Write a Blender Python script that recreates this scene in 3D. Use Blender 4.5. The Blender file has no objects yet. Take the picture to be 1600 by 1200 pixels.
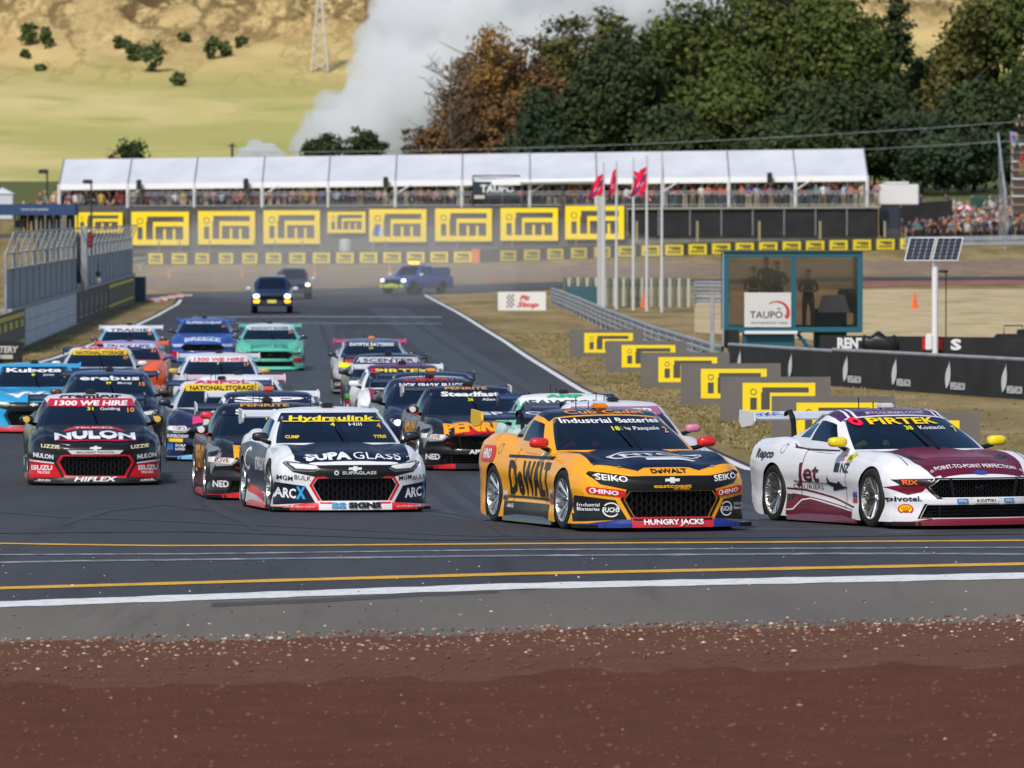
import bpy, bmesh, math, random
from mathutils import Vector, Matrix
from mathutils.bvhtree import BVHTree
from math import radians, sin, cos, tan, pi, sqrt
R = random.Random(7)
SC = bpy.context.scene
COL = SC.collection
# ------------------------------------------------------------------ camera
F = 9600.0            # focal length in photo pixels (photo is 1600 wide)
HZ = 370.0            # horizon row in the photo
CAMH = 3.5
cam_d = bpy.data.cameras.new('camera')
cam = bpy.data.objects.new('camera', cam_d)
COL.objects.link(cam)
SC.camera = cam
cam_d.sensor_width = 36.0
cam_d.lens = 36.0 * F / 1600.0
cam_d.clip_start = 0.5
cam_d.clip_end = 9000
cam.location = (0, 0, CAMH)
cam.rotation_euler = (radians(90) - math.atan((600 - HZ) / F), 0, 0)
cam_d.dof.use_dof = True
cam_d.dof.focus_distance = 68.0
cam_d.dof.aperture_fstop = 5.6
# ------------------------------------------------------------------ sky, sun, exposure
SUN_EL, SUN_AZ = 46.0, 203.0      # azimuth measured clockwise from +Y (view direction)
w = bpy.data.worlds.new('World')
SC.world = w
w.use_nodes = True
nt = w.node_tree
bg = nt.nodes['Background']
sky = nt.nodes.new('ShaderNodeTexSky')
sky.sky_type = 'NISHITA'
sky.sun_disc = False
sky.sun_elevation = radians(SUN_EL)
sky.sun_rotation = radians(SUN_AZ)
sky.air_density = 1.0
sky.dust_density = 0.7
sky.ozone_density = 1.0
nt.links.new(sky.outputs[0], bg.inputs[0])
bg.inputs[1].default_value = 0.085
sl = bpy.data.lights.new('sun', 'SUN')
sl.energy = 2.5
sl.angle = radians(7)
sl.color = (1.0, 0.93, 0.84)
sun = bpy.data.objects.new('sun', sl)
COL.objects.link(sun)
_d = Vector((sin(radians(SUN_AZ)) * cos(radians(SUN_EL)), cos(radians(SUN_AZ)) * cos(radians(SUN_EL)), sin(radians(SUN_EL))))
sun.rotation_euler = _d.to_track_quat('Z', 'Y').to_euler()
SC.view_settings.view_transform = 'Standard'
SC.view_settings.look = 'None'
SC.view_settings.gamma = 1.0
SC.view_settings.exposure = 0.5
SC.cycles.volume_bounces = 12
SC.cycles.max_bounces = 14
SC.cycles.transparent_max_bounces = 16

# ------------------------------------------------------------------ terrain profile
ZT = [(0, .30), (30, .30), (60, .30), (66, .30), (69, .27), (73, .16), (79, .0), (90, -.15), (110, -.24), (140, -.30), (185, -.27), (230, -.1),
      (274, .12), (343, .3), (400, 1.0), (440, 1.95), (458, 2.25), (465, 2.6), (486, 5.5), (520, 6.0), (700, 9.5), (1200, 15.5), (3000, 30), (9000, 40)]
def gz(Y, X=0.0):
    return gz0(Y) + .02 * max(-60, min(60, X)) * max(0.0, min(1.0, (Y - 375) / 65.0))
def gz0(Y):
    if Y <= ZT[0][0]: return ZT[0][1]
    for i in range(len(ZT) - 1):
        if Y <= ZT[i + 1][0]:
            (a, za), (b, zb) = ZT[i], ZT[i + 1]
            def sl_(k):
                if k <= 0 or k >= len(ZT) - 1: return 0.0
                d0 = (ZT[k][1] - ZT[k-1][1]) / (ZT[k][0] - ZT[k-1][0])
                d1 = (ZT[k+1][1] - ZT[k][1]) / (ZT[k+1][0] - ZT[k][0])
                return 0.0 if d0 * d1 <= 0 else 2 * d0 * d1 / (d0 + d1)
            h = b - a
            t = (Y - a) / h
            return ((2*t**3 - 3*t*t + 1) * za + (t**3 - 2*t*t + t) * h * sl_(i) + (-2*t**3 + 3*t*t) * zb + (t**3 - t*t) * h * sl_(i + 1))
    return ZT[-1][1]
def gp(px, py):
    """ground point seen at photo pixel"""
    lo, hi = 20.0, 480.0
    f = lambda Y: HZ + (CAMH - gz(Y, (px - 800) * Y / F)) * F / Y - py
    for _ in range(60):
        m = (lo + hi) / 2
        if f(m) > 0: lo = m
        else: hi = m
    X = (px - 800) * lo / F
    return Vector((X, lo, gz(lo, X)))
def at(px, py, Y):
    """point at photo pixel at depth Y"""
    return Vector(((px - 800) * Y / F, Y, CAMH - (py - HZ) * Y / F))
def pj(P):
    """photo pixel of a world point"""
    return (800 + F * P[0] / P[1], HZ + (CAMH - P[2]) * F / P[1])

# ------------------------------------------------------------------ materials
MC = {}
def newmat(name):
    m = bpy.data.materials.new(name)
    m.use_nodes = True
    return m, m.node_tree, m.node_tree.nodes['Principled BSDF']
def srgb(r, g, b):
    f = lambda c: (c / 255 / 12.92) if c / 255 <= .04045 else ((c / 255 + .055) / 1.055) ** 2.4
    return (f(r), f(g), f(b), 1)
def mat(col, rough=.5, metal=0., coat=0., spec=.5, emit=0.):
    """plain material, cached; col as sRGB 0-255 triple"""
    k = (tuple(col), rough, metal, coat, spec, emit)
    if k in MC: return MC[k]
    m, t, b = newmat('mat_%d_%d_%d' % tuple(col))
    c = srgb(*col)
    b.inputs['Base Color'].default_value = c
    b.inputs['Roughness'].default_value = rough
    b.inputs['Metallic'].default_value = metal
    b.inputs['Coat Weight'].default_value = coat
    b.inputs['Coat Roughness'].default_value = .08
    b.inputs['Specular IOR Level'].default_value = spec
    if emit:
        b.inputs['Emission Color'].default_value = c
        b.inputs['Emission Strength'].default_value = emit
    MC[k] = m
    return m
def paint(col, rough=.38, metal=0.0):
    """car paint: clear coat over colour with fine road grime on it"""
    k = ('paint', tuple(col), rough)
    if k in MC: return MC[k]
    m, t, b = newmat('paint_%d_%d_%d' % tuple(col))
    c = srgb(*col)
    tc = t.nodes.new('ShaderNodeTexCoord')
    n = t.nodes.new('ShaderNodeTexNoise')
    n.inputs['Scale'].default_value = 5.0
    n.inputs['Detail'].default_value = 7
    n.inputs['Roughness'].default_value = .7
    t.links.new(tc.outputs['Object'], n.inputs['Vector'])
    ramp = t.nodes.new('ShaderNodeValToRGB')
    ramp.color_ramp.elements[0].position = .45
    ramp.color_ramp.elements[0].color = (0, 0, 0, 1)
    ramp.color_ramp.elements[1].position = .85
    ramp.color_ramp.elements[1].color = (.10, .10, .10, 1)
    t.links.new(n.outputs['Fac'], ramp.inputs[0])
    mx = t.nodes.new('ShaderNodeMix')
    mx.data_type = 'RGBA'
    mx.inputs[6].default_value = c
    mx.inputs[7].default_value = (.12, .10, .08, 1)
    t.links.new(ramp.outputs[0], mx.inputs[0])
    t.links.new(mx.outputs[2], b.inputs['Base Color'])
    b.inputs['Roughness'].default_value = rough
    b.inputs['Metallic'].default_value = metal
    b.inputs['Coat Weight'].default_value = .45
    b.inputs['Coat Roughness'].default_value = .06
    MC[k] = m
    return m
def glassmat(name, tint, ior=1.6):
    """thin tinted glass: fresnel reflection over tinted transparency"""
    if name in MC: return MC[name]
    m = bpy.data.materials.new(name)
    m.use_nodes = True
    t = m.node_tree
    t.nodes.clear()
    o = t.nodes.new('ShaderNodeOutputMaterial')
    mx = t.nodes.new('ShaderNodeMixShader')
    tr = t.nodes.new('ShaderNodeBsdfTransparent')
    tr.inputs[0].default_value = tint
    gl = t.nodes.new('ShaderNodeBsdfGlossy')
    gl.inputs['Roughness'].default_value = .04
    gl.inputs['Color'].default_value = (.70, .85, 1.0, 1)
    fr = t.nodes.new('ShaderNodeFresnel')
    fr.inputs[0].default_value = ior
    t.links.new(fr.outputs[0], mx.inputs[0])
    t.links.new(tr.outputs[0], mx.inputs[1])
    t.links.new(gl.outputs[0], mx.inputs[2])
    t.links.new(mx.outputs[0], o.inputs[0])
    MC[name] = m
    return m
def noisemat(name, c1, c2, scale, rough=.8, c3=None, scale2=None, bump=0., bscale=None, lo=.35, hi=.65, stretch=None):
    """two or three colours mixed by object-space noise"""
    if name in MC: return MC[name]
    m, t, b = newmat(name)
    tc = t.nodes.new('ShaderNodeTexCoord')
    src = tc.outputs['Object']
    if stretch:
        mp = t.nodes.new('ShaderNodeMapping')
        mp.inputs['Scale'].default_value = stretch
        t.links.new(src, mp.inputs[0])
        src = mp.outputs[0]
    def layer(sc, c_in, col, lo, hi):
        n = t.nodes.new('ShaderNodeTexNoise')
        n.inputs['Scale'].default_value = sc
        n.inputs['Detail'].default_value = 8
        n.inputs['Roughness'].default_value = .65
        t.links.new(src, n.inputs['Vector'])
        mr = t.nodes.new('ShaderNodeMapRange')
        mr.inputs[1].default_value = lo
        mr.inputs[2].default_value = hi
        t.links.new(n.outputs['Fac'], mr.inputs[0])
        mx = t.nodes.new('ShaderNodeMix')
        mx.data_type = 'RGBA'
        t.links.new(mr.outputs[0], mx.inputs[0])
        if hasattr(c_in, 'is_linked'): t.links.new(c_in, mx.inputs[6])
        else: mx.inputs[6].default_value = c_in
        mx.inputs[7].default_value = col
        return mx.outputs[2]
    o = layer(scale, srgb(*c1), srgb(*c2), lo, hi)
    if c3: o = layer(scale2, o, srgb(*c3), lo, hi)
    t.links.new(o, b.inputs['Base Color'])
    b.inputs['Roughness'].default_value = rough
    if bump:
        n = t.nodes.new('ShaderNodeTexNoise')
        n.inputs['Scale'].default_value = bscale or scale * 4
        n.inputs['Detail'].default_value = 6
        t.links.new(src, n.inputs['Vector'])
        bp = t.nodes.new('ShaderNodeBump')
        bp.inputs['Strength'].default_value = bump
        bp.inputs['Distance'].default_value = .05
        t.links.new(n.outputs['Fac'], bp.inputs['Height'])
        t.links.new(bp.outputs[0], b.inputs['Normal'])
    MC[name] = m
    return m

# ------------------------------------------------------------------ mesh builder
class MB:
    def __init__(s):
        s.v = []; s.f = []; s.m = []
    def add(s, vs, fs, mi=0):
        o = len(s.v)
        s.v += [tuple(p) for p in vs]
        for f in fs:
            s.f.append(tuple(i + o for i in f)); s.m.append(mi)
        return s
    def box(s, c, size, mi=0, rot=None, taper=1.0):
        hx, hy, hz = size[0] / 2, size[1] / 2, size[2] / 2
        vs = []
        for z, k in ((-hz, 1.0), (hz, taper)):
            for x, y in ((-hx, -hy), (hx, -hy), (hx, hy), (-hx, hy)):
                vs.append(Vector((x * k, y * k, z)))
        if rot is not None: vs = [rot @ p for p in vs]
        vs = [p + Vector(c) for p in vs]
        return s.add(vs, [(3, 2, 1, 0), (4, 5, 6, 7), (0, 1, 5, 4), (1, 2, 6, 5), (2, 3, 7, 6), (3, 0, 4, 7)], mi)
    def rbox(s, c, size, b, mi=0, rot=None):
        """box with chamfered edges"""
        hx, hy, hz = size[0] / 2, size[1] / 2, size[2] / 2
        bm = bmesh.new()
        bmesh.ops.create_cube(bm, size=1)
        for p in bm.verts: p.co = Vector((p.co.x * size[0], p.co.y * size[1], p.co.z * size[2]))
        bmesh.ops.bevel(bm, geom=bm.edges[:], offset=b, segments=2, affect='EDGES')
        bm.verts.index_update()
        vs = [(rot @ p.co if rot is not None else p.co) + Vector(c) for p in bm.verts]
        s.add(vs, [[q.index for q in f.verts] for f in bm.faces], mi)
        bm.free()
        return s
    def tube(s, pts, r, n=8, mi=0, cap=True):
        pts = [Vector(p) for p in pts]
        rs = r if isinstance(r, (list, tuple)) else [r] * len(pts)
        vs = []; fs = []
        up = Vector((0, 0, 1))
        for i, p in enumerate(pts):
            d = (pts[min(i + 1, len(pts) - 1)] - pts[max(i - 1, 0)]).normalized()
            a = up if abs(d.dot(up)) < .95 else Vector((1, 0, 0))
            x = d.cross(a).normalized(); y = x.cross(d).normalized()
            for k in range(n):
                t = 2 * pi * k / n
                vs.append(p + (x * cos(t) + y * sin(t)) * rs[i])
        for i in range(len(pts) - 1):
            for k in range(n):
                a, b = i * n + k, i * n + (k + 1) % n
                fs.append((a, b, b + n, a + n))
        if cap:
            fs.append(tuple(range(n))[::-1]); fs.append(tuple(range((len(pts) - 1) * n, len(pts) * n)))
        return s.add(vs, fs, mi)
    def lathe(s, prof, n=24, mi=0, axis='x', c=(0, 0, 0), closed=False):
        """prof: (radius, along)"""
        vs = []; fs = []
        m = len(prof)
        for k in range(n):
            t = 2 * pi * k / n
            for r, a in prof:
                if axis == 'x': p = (a, r * cos(t), r * sin(t))
                elif axis == 'y': p = (r * sin(t), a, r * cos(t))
                else: p = (r * cos(t), r * sin(t), a)
                vs.append(Vector(p) + Vector(c))
        for k in range(n):
            k2 = (k + 1) % n
            for i in range(m - (0 if closed else 1)):
                j = (i + 1) % m
                fs.append((k * m + i, k2 * m + i, k2 * m + j, k * m + j))
        return s.add(vs, fs, mi)
    def prism(s, poly, a, b, axis='y', mi=0):
        """extrude 2d polygon between a and b along axis; poly in the two other axes"""
        n = len(poly)
        def P(u, v, t):
            return (u, t, v) if axis == 'y' else ((t, u, v) if axis == 'x' else (u, v, t))
        vs = [P(u, v, a) for u, v in poly] + [P(u, v, b) for u, v in poly]
        fs = [tuple(range(n)), tuple(range(2 * n - 1, n - 1, -1))]
        for i in range(n):
            j = (i + 1) % n
            fs.append((i, i + n, j + n, j))
        return s.add(vs, fs, mi)
    def sphere(s, c, r, mi=0, nu=12, nv=8):
        r = r if isinstance(r, (list, tuple)) else (r, r, r)
        vs = [(c[0], c[1], c[2] - r[2])]
        for j in range(1, nv):
            a = -pi / 2 + pi * j / nv
            for i in range(nu):
                t = 2 * pi * i / nu
                vs.append((c[0] + r[0] * cos(a) * cos(t), c[1] + r[1] * cos(a) * sin(t), c[2] + r[2] * sin(a)))
        vs.append((c[0], c[1], c[2] + r[2]))
        fs = []
        for i in range(nu):
            fs.append((0, 1 + (i + 1) % nu, 1 + i))
            fs.append((len(vs) - 1, 1 + (nv - 2) * nu + i, 1 + (nv - 2) * nu + (i + 1) % nu))
        for j in range(nv - 2):
            for i in range(nu):
                a = 1 + j * nu + i; b = 1 + j * nu + (i + 1) % nu
                fs.append((a, b, b + nu, a + nu))
        return s.add(vs, fs, mi)
    def pod(s, c, r, e, mi=0, nu=16, nv=10):
        """rounded-box pod (superellipsoid)"""
        q = MB().sphere((0, 0, 0), 1, 0, nu, nv)
        pw = lambda a: math.copysign(abs(a) ** e, a)
        return s.add([(c[0] + r[0] * pw(x), c[1] + r[1] * pw(y), c[2] + r[2] * pw(z)) for x, y, z in q.v], q.f, mi)
    def mesh(s, name, nm=1, smooth=35, fix=True):
        me = bpy.data.meshes.new(name)
        me.from_pydata([tuple(p) for p in s.v], [], s.f)
        for _ in range(nm): me.materials.append(None)
        me.polygons.foreach_set('material_index', s.m)
        if fix:
            bm = bmesh.new(); bm.from_mesh(me)
            bmesh.ops.recalc_face_normals(bm, faces=bm.faces[:])
            bm.to_mesh(me); bm.free()
        if smooth:
            me.polygons.foreach_set('use_smooth', [True] * len(me.polygons))
            me.set_sharp_from_angle(angle=radians(smooth))
        me.update()
        return me
def inst(name, me, mats, parent=None, loc=None, rot=None, scale=None):
    o = bpy.data.objects.new(name, me)
    COL.objects.link(o)
    for i, m in enumerate(mats):
        if i < len(o.material_slots):
            o.material_slots[i].link = 'OBJECT'
            o.material_slots[i].material = m
    if parent: o.parent = parent
    if loc is not None: o.location = loc
    if rot is not None: o.rotation_euler = rot
    if scale is not None: o.scale = scale if hasattr(scale, '__len__') else (scale,) * 3
    return o
def obj(name, mb, mats, parent=None, loc=None, rot=None, smooth=35, fix=True):
    mats = mats if isinstance(mats, (list, tuple)) else [mats]
    return inst(name, mb.mesh(name, len(mats), smooth, fix), mats, parent, loc, rot)
def tag(o, label, cat, group=None):
    o['label'] = label; o['category'] = cat
    if group: o['group'] = group
    return o
def kind(o, k):
    o['kind'] = k
    return o
def empty(name, loc=(0, 0, 0), rz=0.0):
    o = bpy.data.objects.new(name, None)
    COL.objects.link(o)
    o.location = loc
    o.rotation_euler = (0, 0, rz)
    return o

def outward(mb, c):
    """wind every face of an open sheet away from the point c"""
    c = Vector(c)
    for i, f in enumerate(mb.f):
        P = [Vector(mb.v[k]) for k in f]; n = (P[1] - P[0]).cross(P[2] - P[0])
        if n.length < 1e-12 and len(P) > 3: n = (P[2] - P[0]).cross(P[3] - P[0])
        if n.dot(P[0] - c) < 0: mb.f[i] = tuple(reversed(f))
    return mb
# ------------------------------------------------------------------ lettering and flat print
TXT = {}
def text2d(s, bold=0.0, shear=0.0, spacing=1.0):
    """unit text: verts 2d, tris; height of capitals = 1, left aligned at 0"""
    k = (s, bold, shear, spacing)
    if k in TXT: return TXT[k]
    cu = bpy.data.curves.new('txt', 'FONT')
    cu.body = s
    cu.size = 1.0
    cu.resolution_u = 2
    cu.offset = bold
    cu.shear = shear
    cu.space_character = spacing
    cu.fill_mode = 'FRONT'
    o = bpy.data.objects.new('txt', cu)
    me = bpy.data.meshes.new_from_object(o)
    vs = [(p.co.x, p.co.y) for p in me.vertices]
    fs = [tuple(p.vertices) for p in me.polygons]
    bpy.data.objects.remove(o); bpy.data.curves.remove(cu); bpy.data.meshes.remove(me)
    if not vs:
        TXT[k] = ([], [], 0); return TXT[k]
    x0 = min(p[0] for p in vs); x1 = max(p[0] for p in vs)
    H = .69
    vs = [((x - x0) / H, y / H) for x, y in vs]
    TXT[k] = (vs, fs, (x1 - x0) / H)
    return TXT[k]
def text_fit(s, cx, cz, width, height, bold=0.0, shear=0.0, rot=0.0, spacing=1.0, slope=0.0):
    """text scaled to width x capital height, centred on (cx, cz)"""
    vs, fs, L = text2d(s, bold, shear, spacing)
    if not fs: return [], []
    kx = width / L
    c, sn = cos(rot), sin(rot)
    out = []
    for x, y in vs:
        X = (x - L / 2) * kx; Z = (y - .5) * height + slope * X
        out.append((cx + X * c - Z * sn, cz + X * sn + Z * c))
    return out, fs
def circ(cx, cz, rx, rz=None, n=20):
    rz = rz or rx
    return [(cx + rx * cos(2 * pi * i / n), cz + rz * sin(2 * pi * i / n)) for i in range(n)]
def rrect(x0, z0, x1, z1, r, n=4):
    out = []
    for cx, cz, a in ((x1 - r, z1 - r, 0), (x0 + r, z1 - r, 90), (x0 + r, z0 + r, 180), (x1 - r, z0 + r, 270)):
        for i in range(n + 1):
            t = radians(a + 90 * i / n)
            out.append((cx + r * cos(t), cz + r * sin(t)))
    return out
def rect(x0, z0, x1, z1): return [(x0, z0), (x1, z0), (x1, z1), (x0, z1)]
def ring(cx, cz, r0, r1, n=24, k=1.0):
    """annulus as quads: returns verts, faces"""
    vs = []; fs = []
    for i in range(n):
        t = 2 * pi * i / n
        vs.append((cx + r0 * cos(t), cz + r0 * k * sin(t))); vs.append((cx + r1 * cos(t), cz + r1 * k * sin(t)))
    for i in range(n):
        a = 2 * i; b = 2 * ((i + 1) % n)
        fs.append((a, a + 1, b + 1, b))
    return vs, fs
def flat(mb, shape, o, ux, uz, mi, lift=0.0, nrm=None):
    """lay a 2d shape on a flat board: o origin, ux, uz unit axes"""
    if shape and isinstance(shape[0], tuple): shape = (shape, [tuple(range(len(shape)))])
    vs, fs = shape
    o = Vector(o); ux = Vector(ux); uz = Vector(uz)
    n = nrm if nrm is not None else ux.cross(uz)
    mb.add([o + ux * x + uz * z + n * lift for x, z in vs], fs, mi)

def sm(a, b, x):
    t = min(1, max(0, (x - a) / (b - a)))
    return t * t * (3 - 2 * t)
def tab(T, x):
    if x <= T[0][0]: return T[0][1]
    for (a, p), (b, q) in zip(T, T[1:]):
        if x <= b:
            t = (x - a) / (b - a)
            t = t * t * (3 - 2 * t) * .35 + t * .65
            return p + (q - p) * t
    return T[-1][1]
def lin(a, b, n): return [a + (b - a) * i / (n - 1) for i in range(n)]
# ================================================================== ground, track, hills
def rows(a, b):
    Y = a; out = [a]
    while Y < b:
        Y += 1.0 if Y < 130 else (2.0 if Y < 520 else (20 if Y < 1300 else 100))
        out.append(min(Y, b))
    return out
def groundmat():
    m, t, b = newmat('dry_grass_ground')
    tc = t.nodes.new('ShaderNodeTexCoord')
    def noise(scale, stretch=(1, 1, 1), det=8):
        mp = t.nodes.new('ShaderNodeMapping'); mp.inputs['Scale'].default_value = stretch
        t.links.new(tc.outputs['Object'], mp.inputs[0])
        n = t.nodes.new('ShaderNodeTexNoise'); n.inputs['Scale'].default_value = scale; n.inputs['Detail'].default_value = det; n.inputs['Roughness'].default_value = .7
        t.links.new(mp.outputs[0], n.inputs['Vector'])
        return n.outputs['Fac']
    def mix(f, a, c, lo, hi):
        mr = t.nodes.new('ShaderNodeMapRange'); mr.inputs[1].default_value = lo; mr.inputs[2].default_value = hi
        t.links.new(f, mr.inputs[0])
        mx = t.nodes.new('ShaderNodeMix'); mx.data_type = 'RGBA'
        t.links.new(mr.outputs[0], mx.inputs[0])
        if isinstance(a, tuple): mx.inputs[6].default_value = a
        else: t.links.new(a, mx.inputs[6])
        mx.inputs[7].default_value = c
        return mx.outputs[2]
    c = mix(noise(.35, (1, .22, 1)), srgb(116, 104, 64), srgb(160, 138, 102), .38, .62)
    c = mix(noise(2.5, (1, .35, 1)), c, srgb(92, 94, 48), .54, .76)
    c = mix(noise(9, (1, .3, 1)), c, srgb(186, 166, 124), .58, .8)
    # beyond the circuit: green paddock
    sx = t.nodes.new('ShaderNodeSeparateXYZ'); t.links.new(tc.outputs['Object'], sx.inputs[0])
    c = mix(sx.outputs['Y'], c, srgb(92, 98, 58), 486, 500)
    # straw-dry infield behind the barrier
    t.links.new(c, b.inputs['Base Color'])
    b.inputs['Roughness'].default_value = .95
    b.inputs['Specular IOR Level'].default_value = .1
    bp = t.nodes.new('ShaderNodeBump'); bp.inputs['Strength'].default_value = .6; bp.inputs['Distance'].default_value = .06
    t.links.new(noise(14, (1, .4, 1)), bp.inputs['Height']); t.links.new(bp.outputs[0], b.inputs['Normal'])
    return m
g = MB()
RY = rows(-60, 1300)
XS = [-2500, -600, -200, -60, -30, -10, 10, 30, 60, 200, 600, 2500]
for Y in RY:
    g.v += [(x, Y, gz(Y, x)) for x in XS]
nx = len(XS)
for i in range(len(RY) - 1):
    for j in range(nx - 1):
        g.f.append((i * nx + j, i * nx + j + 1, i * nx + nx + j + 1, i * nx + nx + j)); g.m.append(0)
kind(obj('ground', g, groundmat(), smooth=60), 'structure')
def band(name, Y0, Y1, lf, rf, m, lift, nxs=14):
    """strip of ground between left and right edge functions of Y"""
    mb = MB()
    ys = [y for y in RY if Y0 < y < Y1]; ys = [Y0] + ys + [Y1]
    for Y in ys:
        a, b = lf(Y), rf(Y)
        mb.v += [(a + (b - a) * k / nxs, Y, gz(Y, a + (b - a) * k / nxs) + lift) for k in range(nxs + 1)]
    for i in range(len(ys) - 1):
        for k in range(nxs):
            q = i * (nxs + 1) + k
            mb.f.append((q, q + 1, q + nxs + 2, q + nxs + 1)); mb.m.append(0)
    return kind(obj(name, mb, m, smooth=60), 'structure')
def asphalt(name, c1, c2, c3, rough=.75):
    m, t, b = newmat(name)
    tc = t.nodes.new('ShaderNodeTexCoord')
    def noise(scale, stretch, det=8):
        mp = t.nodes.new('ShaderNodeMapping'); mp.inputs['Scale'].default_value = stretch
        t.links.new(tc.outputs['Object'], mp.inputs[0])
        n = t.nodes.new('ShaderNodeTexNoise'); n.inputs['Scale'].default_value = scale; n.inputs['Detail'].default_value = det; n.inputs['Roughness'].default_value = .65
        t.links.new(mp.outputs[0], n.inputs['Vector'])
        return n.outputs['Fac']
    def mix(f, a, c, lo, hi):
        mr = t.nodes.new('ShaderNodeMapRange'); mr.inputs[1].default_value = lo; mr.inputs[2].default_value = hi
        t.links.new(f, mr.inputs[0])
        mx = t.nodes.new('ShaderNodeMix'); mx.data_type = 'RGBA'
        t.links.new(mr.outputs[0], mx.inputs[0])
        if isinstance(a, tuple): mx.inputs[6].default_value = a
        else: t.links.new(a, mx.inputs[6])
        mx.inputs[7].default_value = c
        return mx.outputs[2]
    c = mix(noise(.5, (.6, .12, 1)), srgb(*c1), srgb(*c2), .35, .65)
    c = mix(noise(1.4, (1.2, .06, 1)), c, srgb(*c3), .55, .75)
    c = mix(noise(60, (1, .4, 1), 3), c, srgb(*[min(255, int(q * 1.35)) for q in c2]), .55, .85)
    t.links.new(c, b.inputs['Base Color'])
    b.inputs['Roughness'].default_value = rough
    b.inputs['Specular IOR Level'].default_value = .35
    bp = t.nodes.new('ShaderNodeBump'); bp.inputs['Strength'].default_value = .25; bp.inputs['Distance'].default_value = .01
    t.links.new(noise(90, (1, 1, 1), 3), bp.inputs['Height']); t.links.new(bp.outputs[0], b.inputs['Normal'])
    return m
def curve1(T):
    def f(Y):
        if Y <= T[0][0]: return T[0][1]
        for (a, p), (b, q) in zip(T, T[1:]):
            if Y <= b: return p + (q - p) * (Y - a) / (b - a)
        return T[-1][1]
    return f
_re = [gp(x, y) for x, y in ((1192, 735), (1125, 706), (1040, 664), (975, 634), (920, 609), (860, 573), (800, 535), (742, 500), (700, 477), (670, 461))]
redge = curve1([(76, 90), (79, 40), (81, 22), (83, 13), (86, 8.6), (90, 5.9)] + [(p.y, p.x) for p in _re])
ledge = curve1([(50, -90), (110, -60), (125, -18), (150, -14.6), (190, -14.4), (230, -14.9), (266, -15.6), (300, -16.6), (345, -18.6), (352, -19)])
TRK = asphalt('track_asphalt', (49, 50, 55), (63, 64, 68), (38, 38, 42))
gr0 = curve1([(-60, gp(0, 1012).y)])
gl, gm_, gr = gp(0, 1011).y, gp(800, 986).y, gp(1600, 972).y
# asphalt run-off strip nearest the camera, then the racing surface
wl, wr = gp(0, 947).y, gp(1600, 903).y
def quadband(name, pts, m, lift):
    """convex ground patch from world points on the flat near area"""
    mb = MB(); mb.add([(x, y, gz(y, x) + lift) for x, y in pts], [tuple(range(len(pts)))])
    return kind(obj(name, mb, m, smooth=0), 'structure')
edge_near = lambda x: gm_ + (gr - gl) * x / (gr * 1 / 6.0 + gl / 6.0) * .5
k_w = (wr - wl) / ((1600) * 56 / F)
mid_w = (wl + wr) / 2
RUN = asphalt('runoff_asphalt', (88, 83, 77), (108, 101, 93), (72, 68, 64), .85)
rs = MB()
for i in range(41):
    x = -20 + i
    ye = mid_w + k_w * x
    rs.v += [(x, 38 + (ye - 38) * q / 6, gz(38 + (ye - 38) * q / 6) + .011) for q in range(7)]
for i in range(40):
    for q in range(6): rs.f.append((i * 7 + q, i * 7 + 7 + q, i * 7 + 8 + q, i * 7 + q + 1)); rs.m.append(0)
kind(obj('runoff_strip', rs, RUN, smooth=60), 'structure')
mb = MB()
ys = [y for y in RY if 58 <= y < 352] + [352]
band('track', 52, 352, ledge, redge, TRK, .008)
# far cross section of the circuit after the corner
def farband(name, top, bot, m, lift, n=40):
    """ground band between two pixel polylines (given left to right)"""
    ft = curve1([(p[0], p[1]) for p in top]); fb = curve1([(p[0], p[1]) for p in bot])
    mb = MB(); x0, x1 = top[0][0], top[-1][0]; K = 10
    for i in range(n + 1):
        px = x0 + (x1 - x0) * i / n
        for k in range(K + 1):
            p = gp(px, fb(px) + (ft(px) - fb(px)) * k / K)
            mb.v.append((p.x, p.y, p.z + lift))
    for i in range(n):
        for k in range(K):
            q = i * (K + 1) + k
            mb.f.append((q, q + K + 1, q + K + 2, q + 1)); mb.m.append(0)
    return kind(obj(name, mb, m, smooth=60), 'structure')
farband('far_track', [(215, 461), (500, 452), (640, 447), (940, 439), (1300, 434), (1700, 432)], [(215, 470), (420, 466), (640, 462), (940, 449), (1300, 440), (1700, 437)], TRK, .03)
DIRT = noisemat('bare_dirt', (132, 112, 90), (158, 136, 108), .3, .95, (112, 92, 74), 1.2, stretch=(1, .4, 1))
farband('dirt_verge', [(215, 431), (640, 424), (1000, 413), (1700, 404)], [(215, 452), (640, 443), (1000, 434), (1700, 428)], DIRT, .012)
REDD = noisemat('red_dirt', (126, 78, 64), (150, 100, 82), .5, .95, stretch=(1, .3, 1))
farband('red_verge', [(1330, 434.5), (1500, 432), (1700, 431)], [(1330, 449), (1500, 446), (1700, 445)], REDD, .02, 16)
farband('straw_field', [(1085, 456), (1400, 452), (1700, 452)], [(1085, 520), (1400, 540), (1700, 545)], noisemat('straw', (190, 168, 128), (160, 142, 98), .5, .95, (122, 120, 66), .8, lo=.5, hi=.75, stretch=(.6, .2, 1)), .012, 24)
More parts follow.
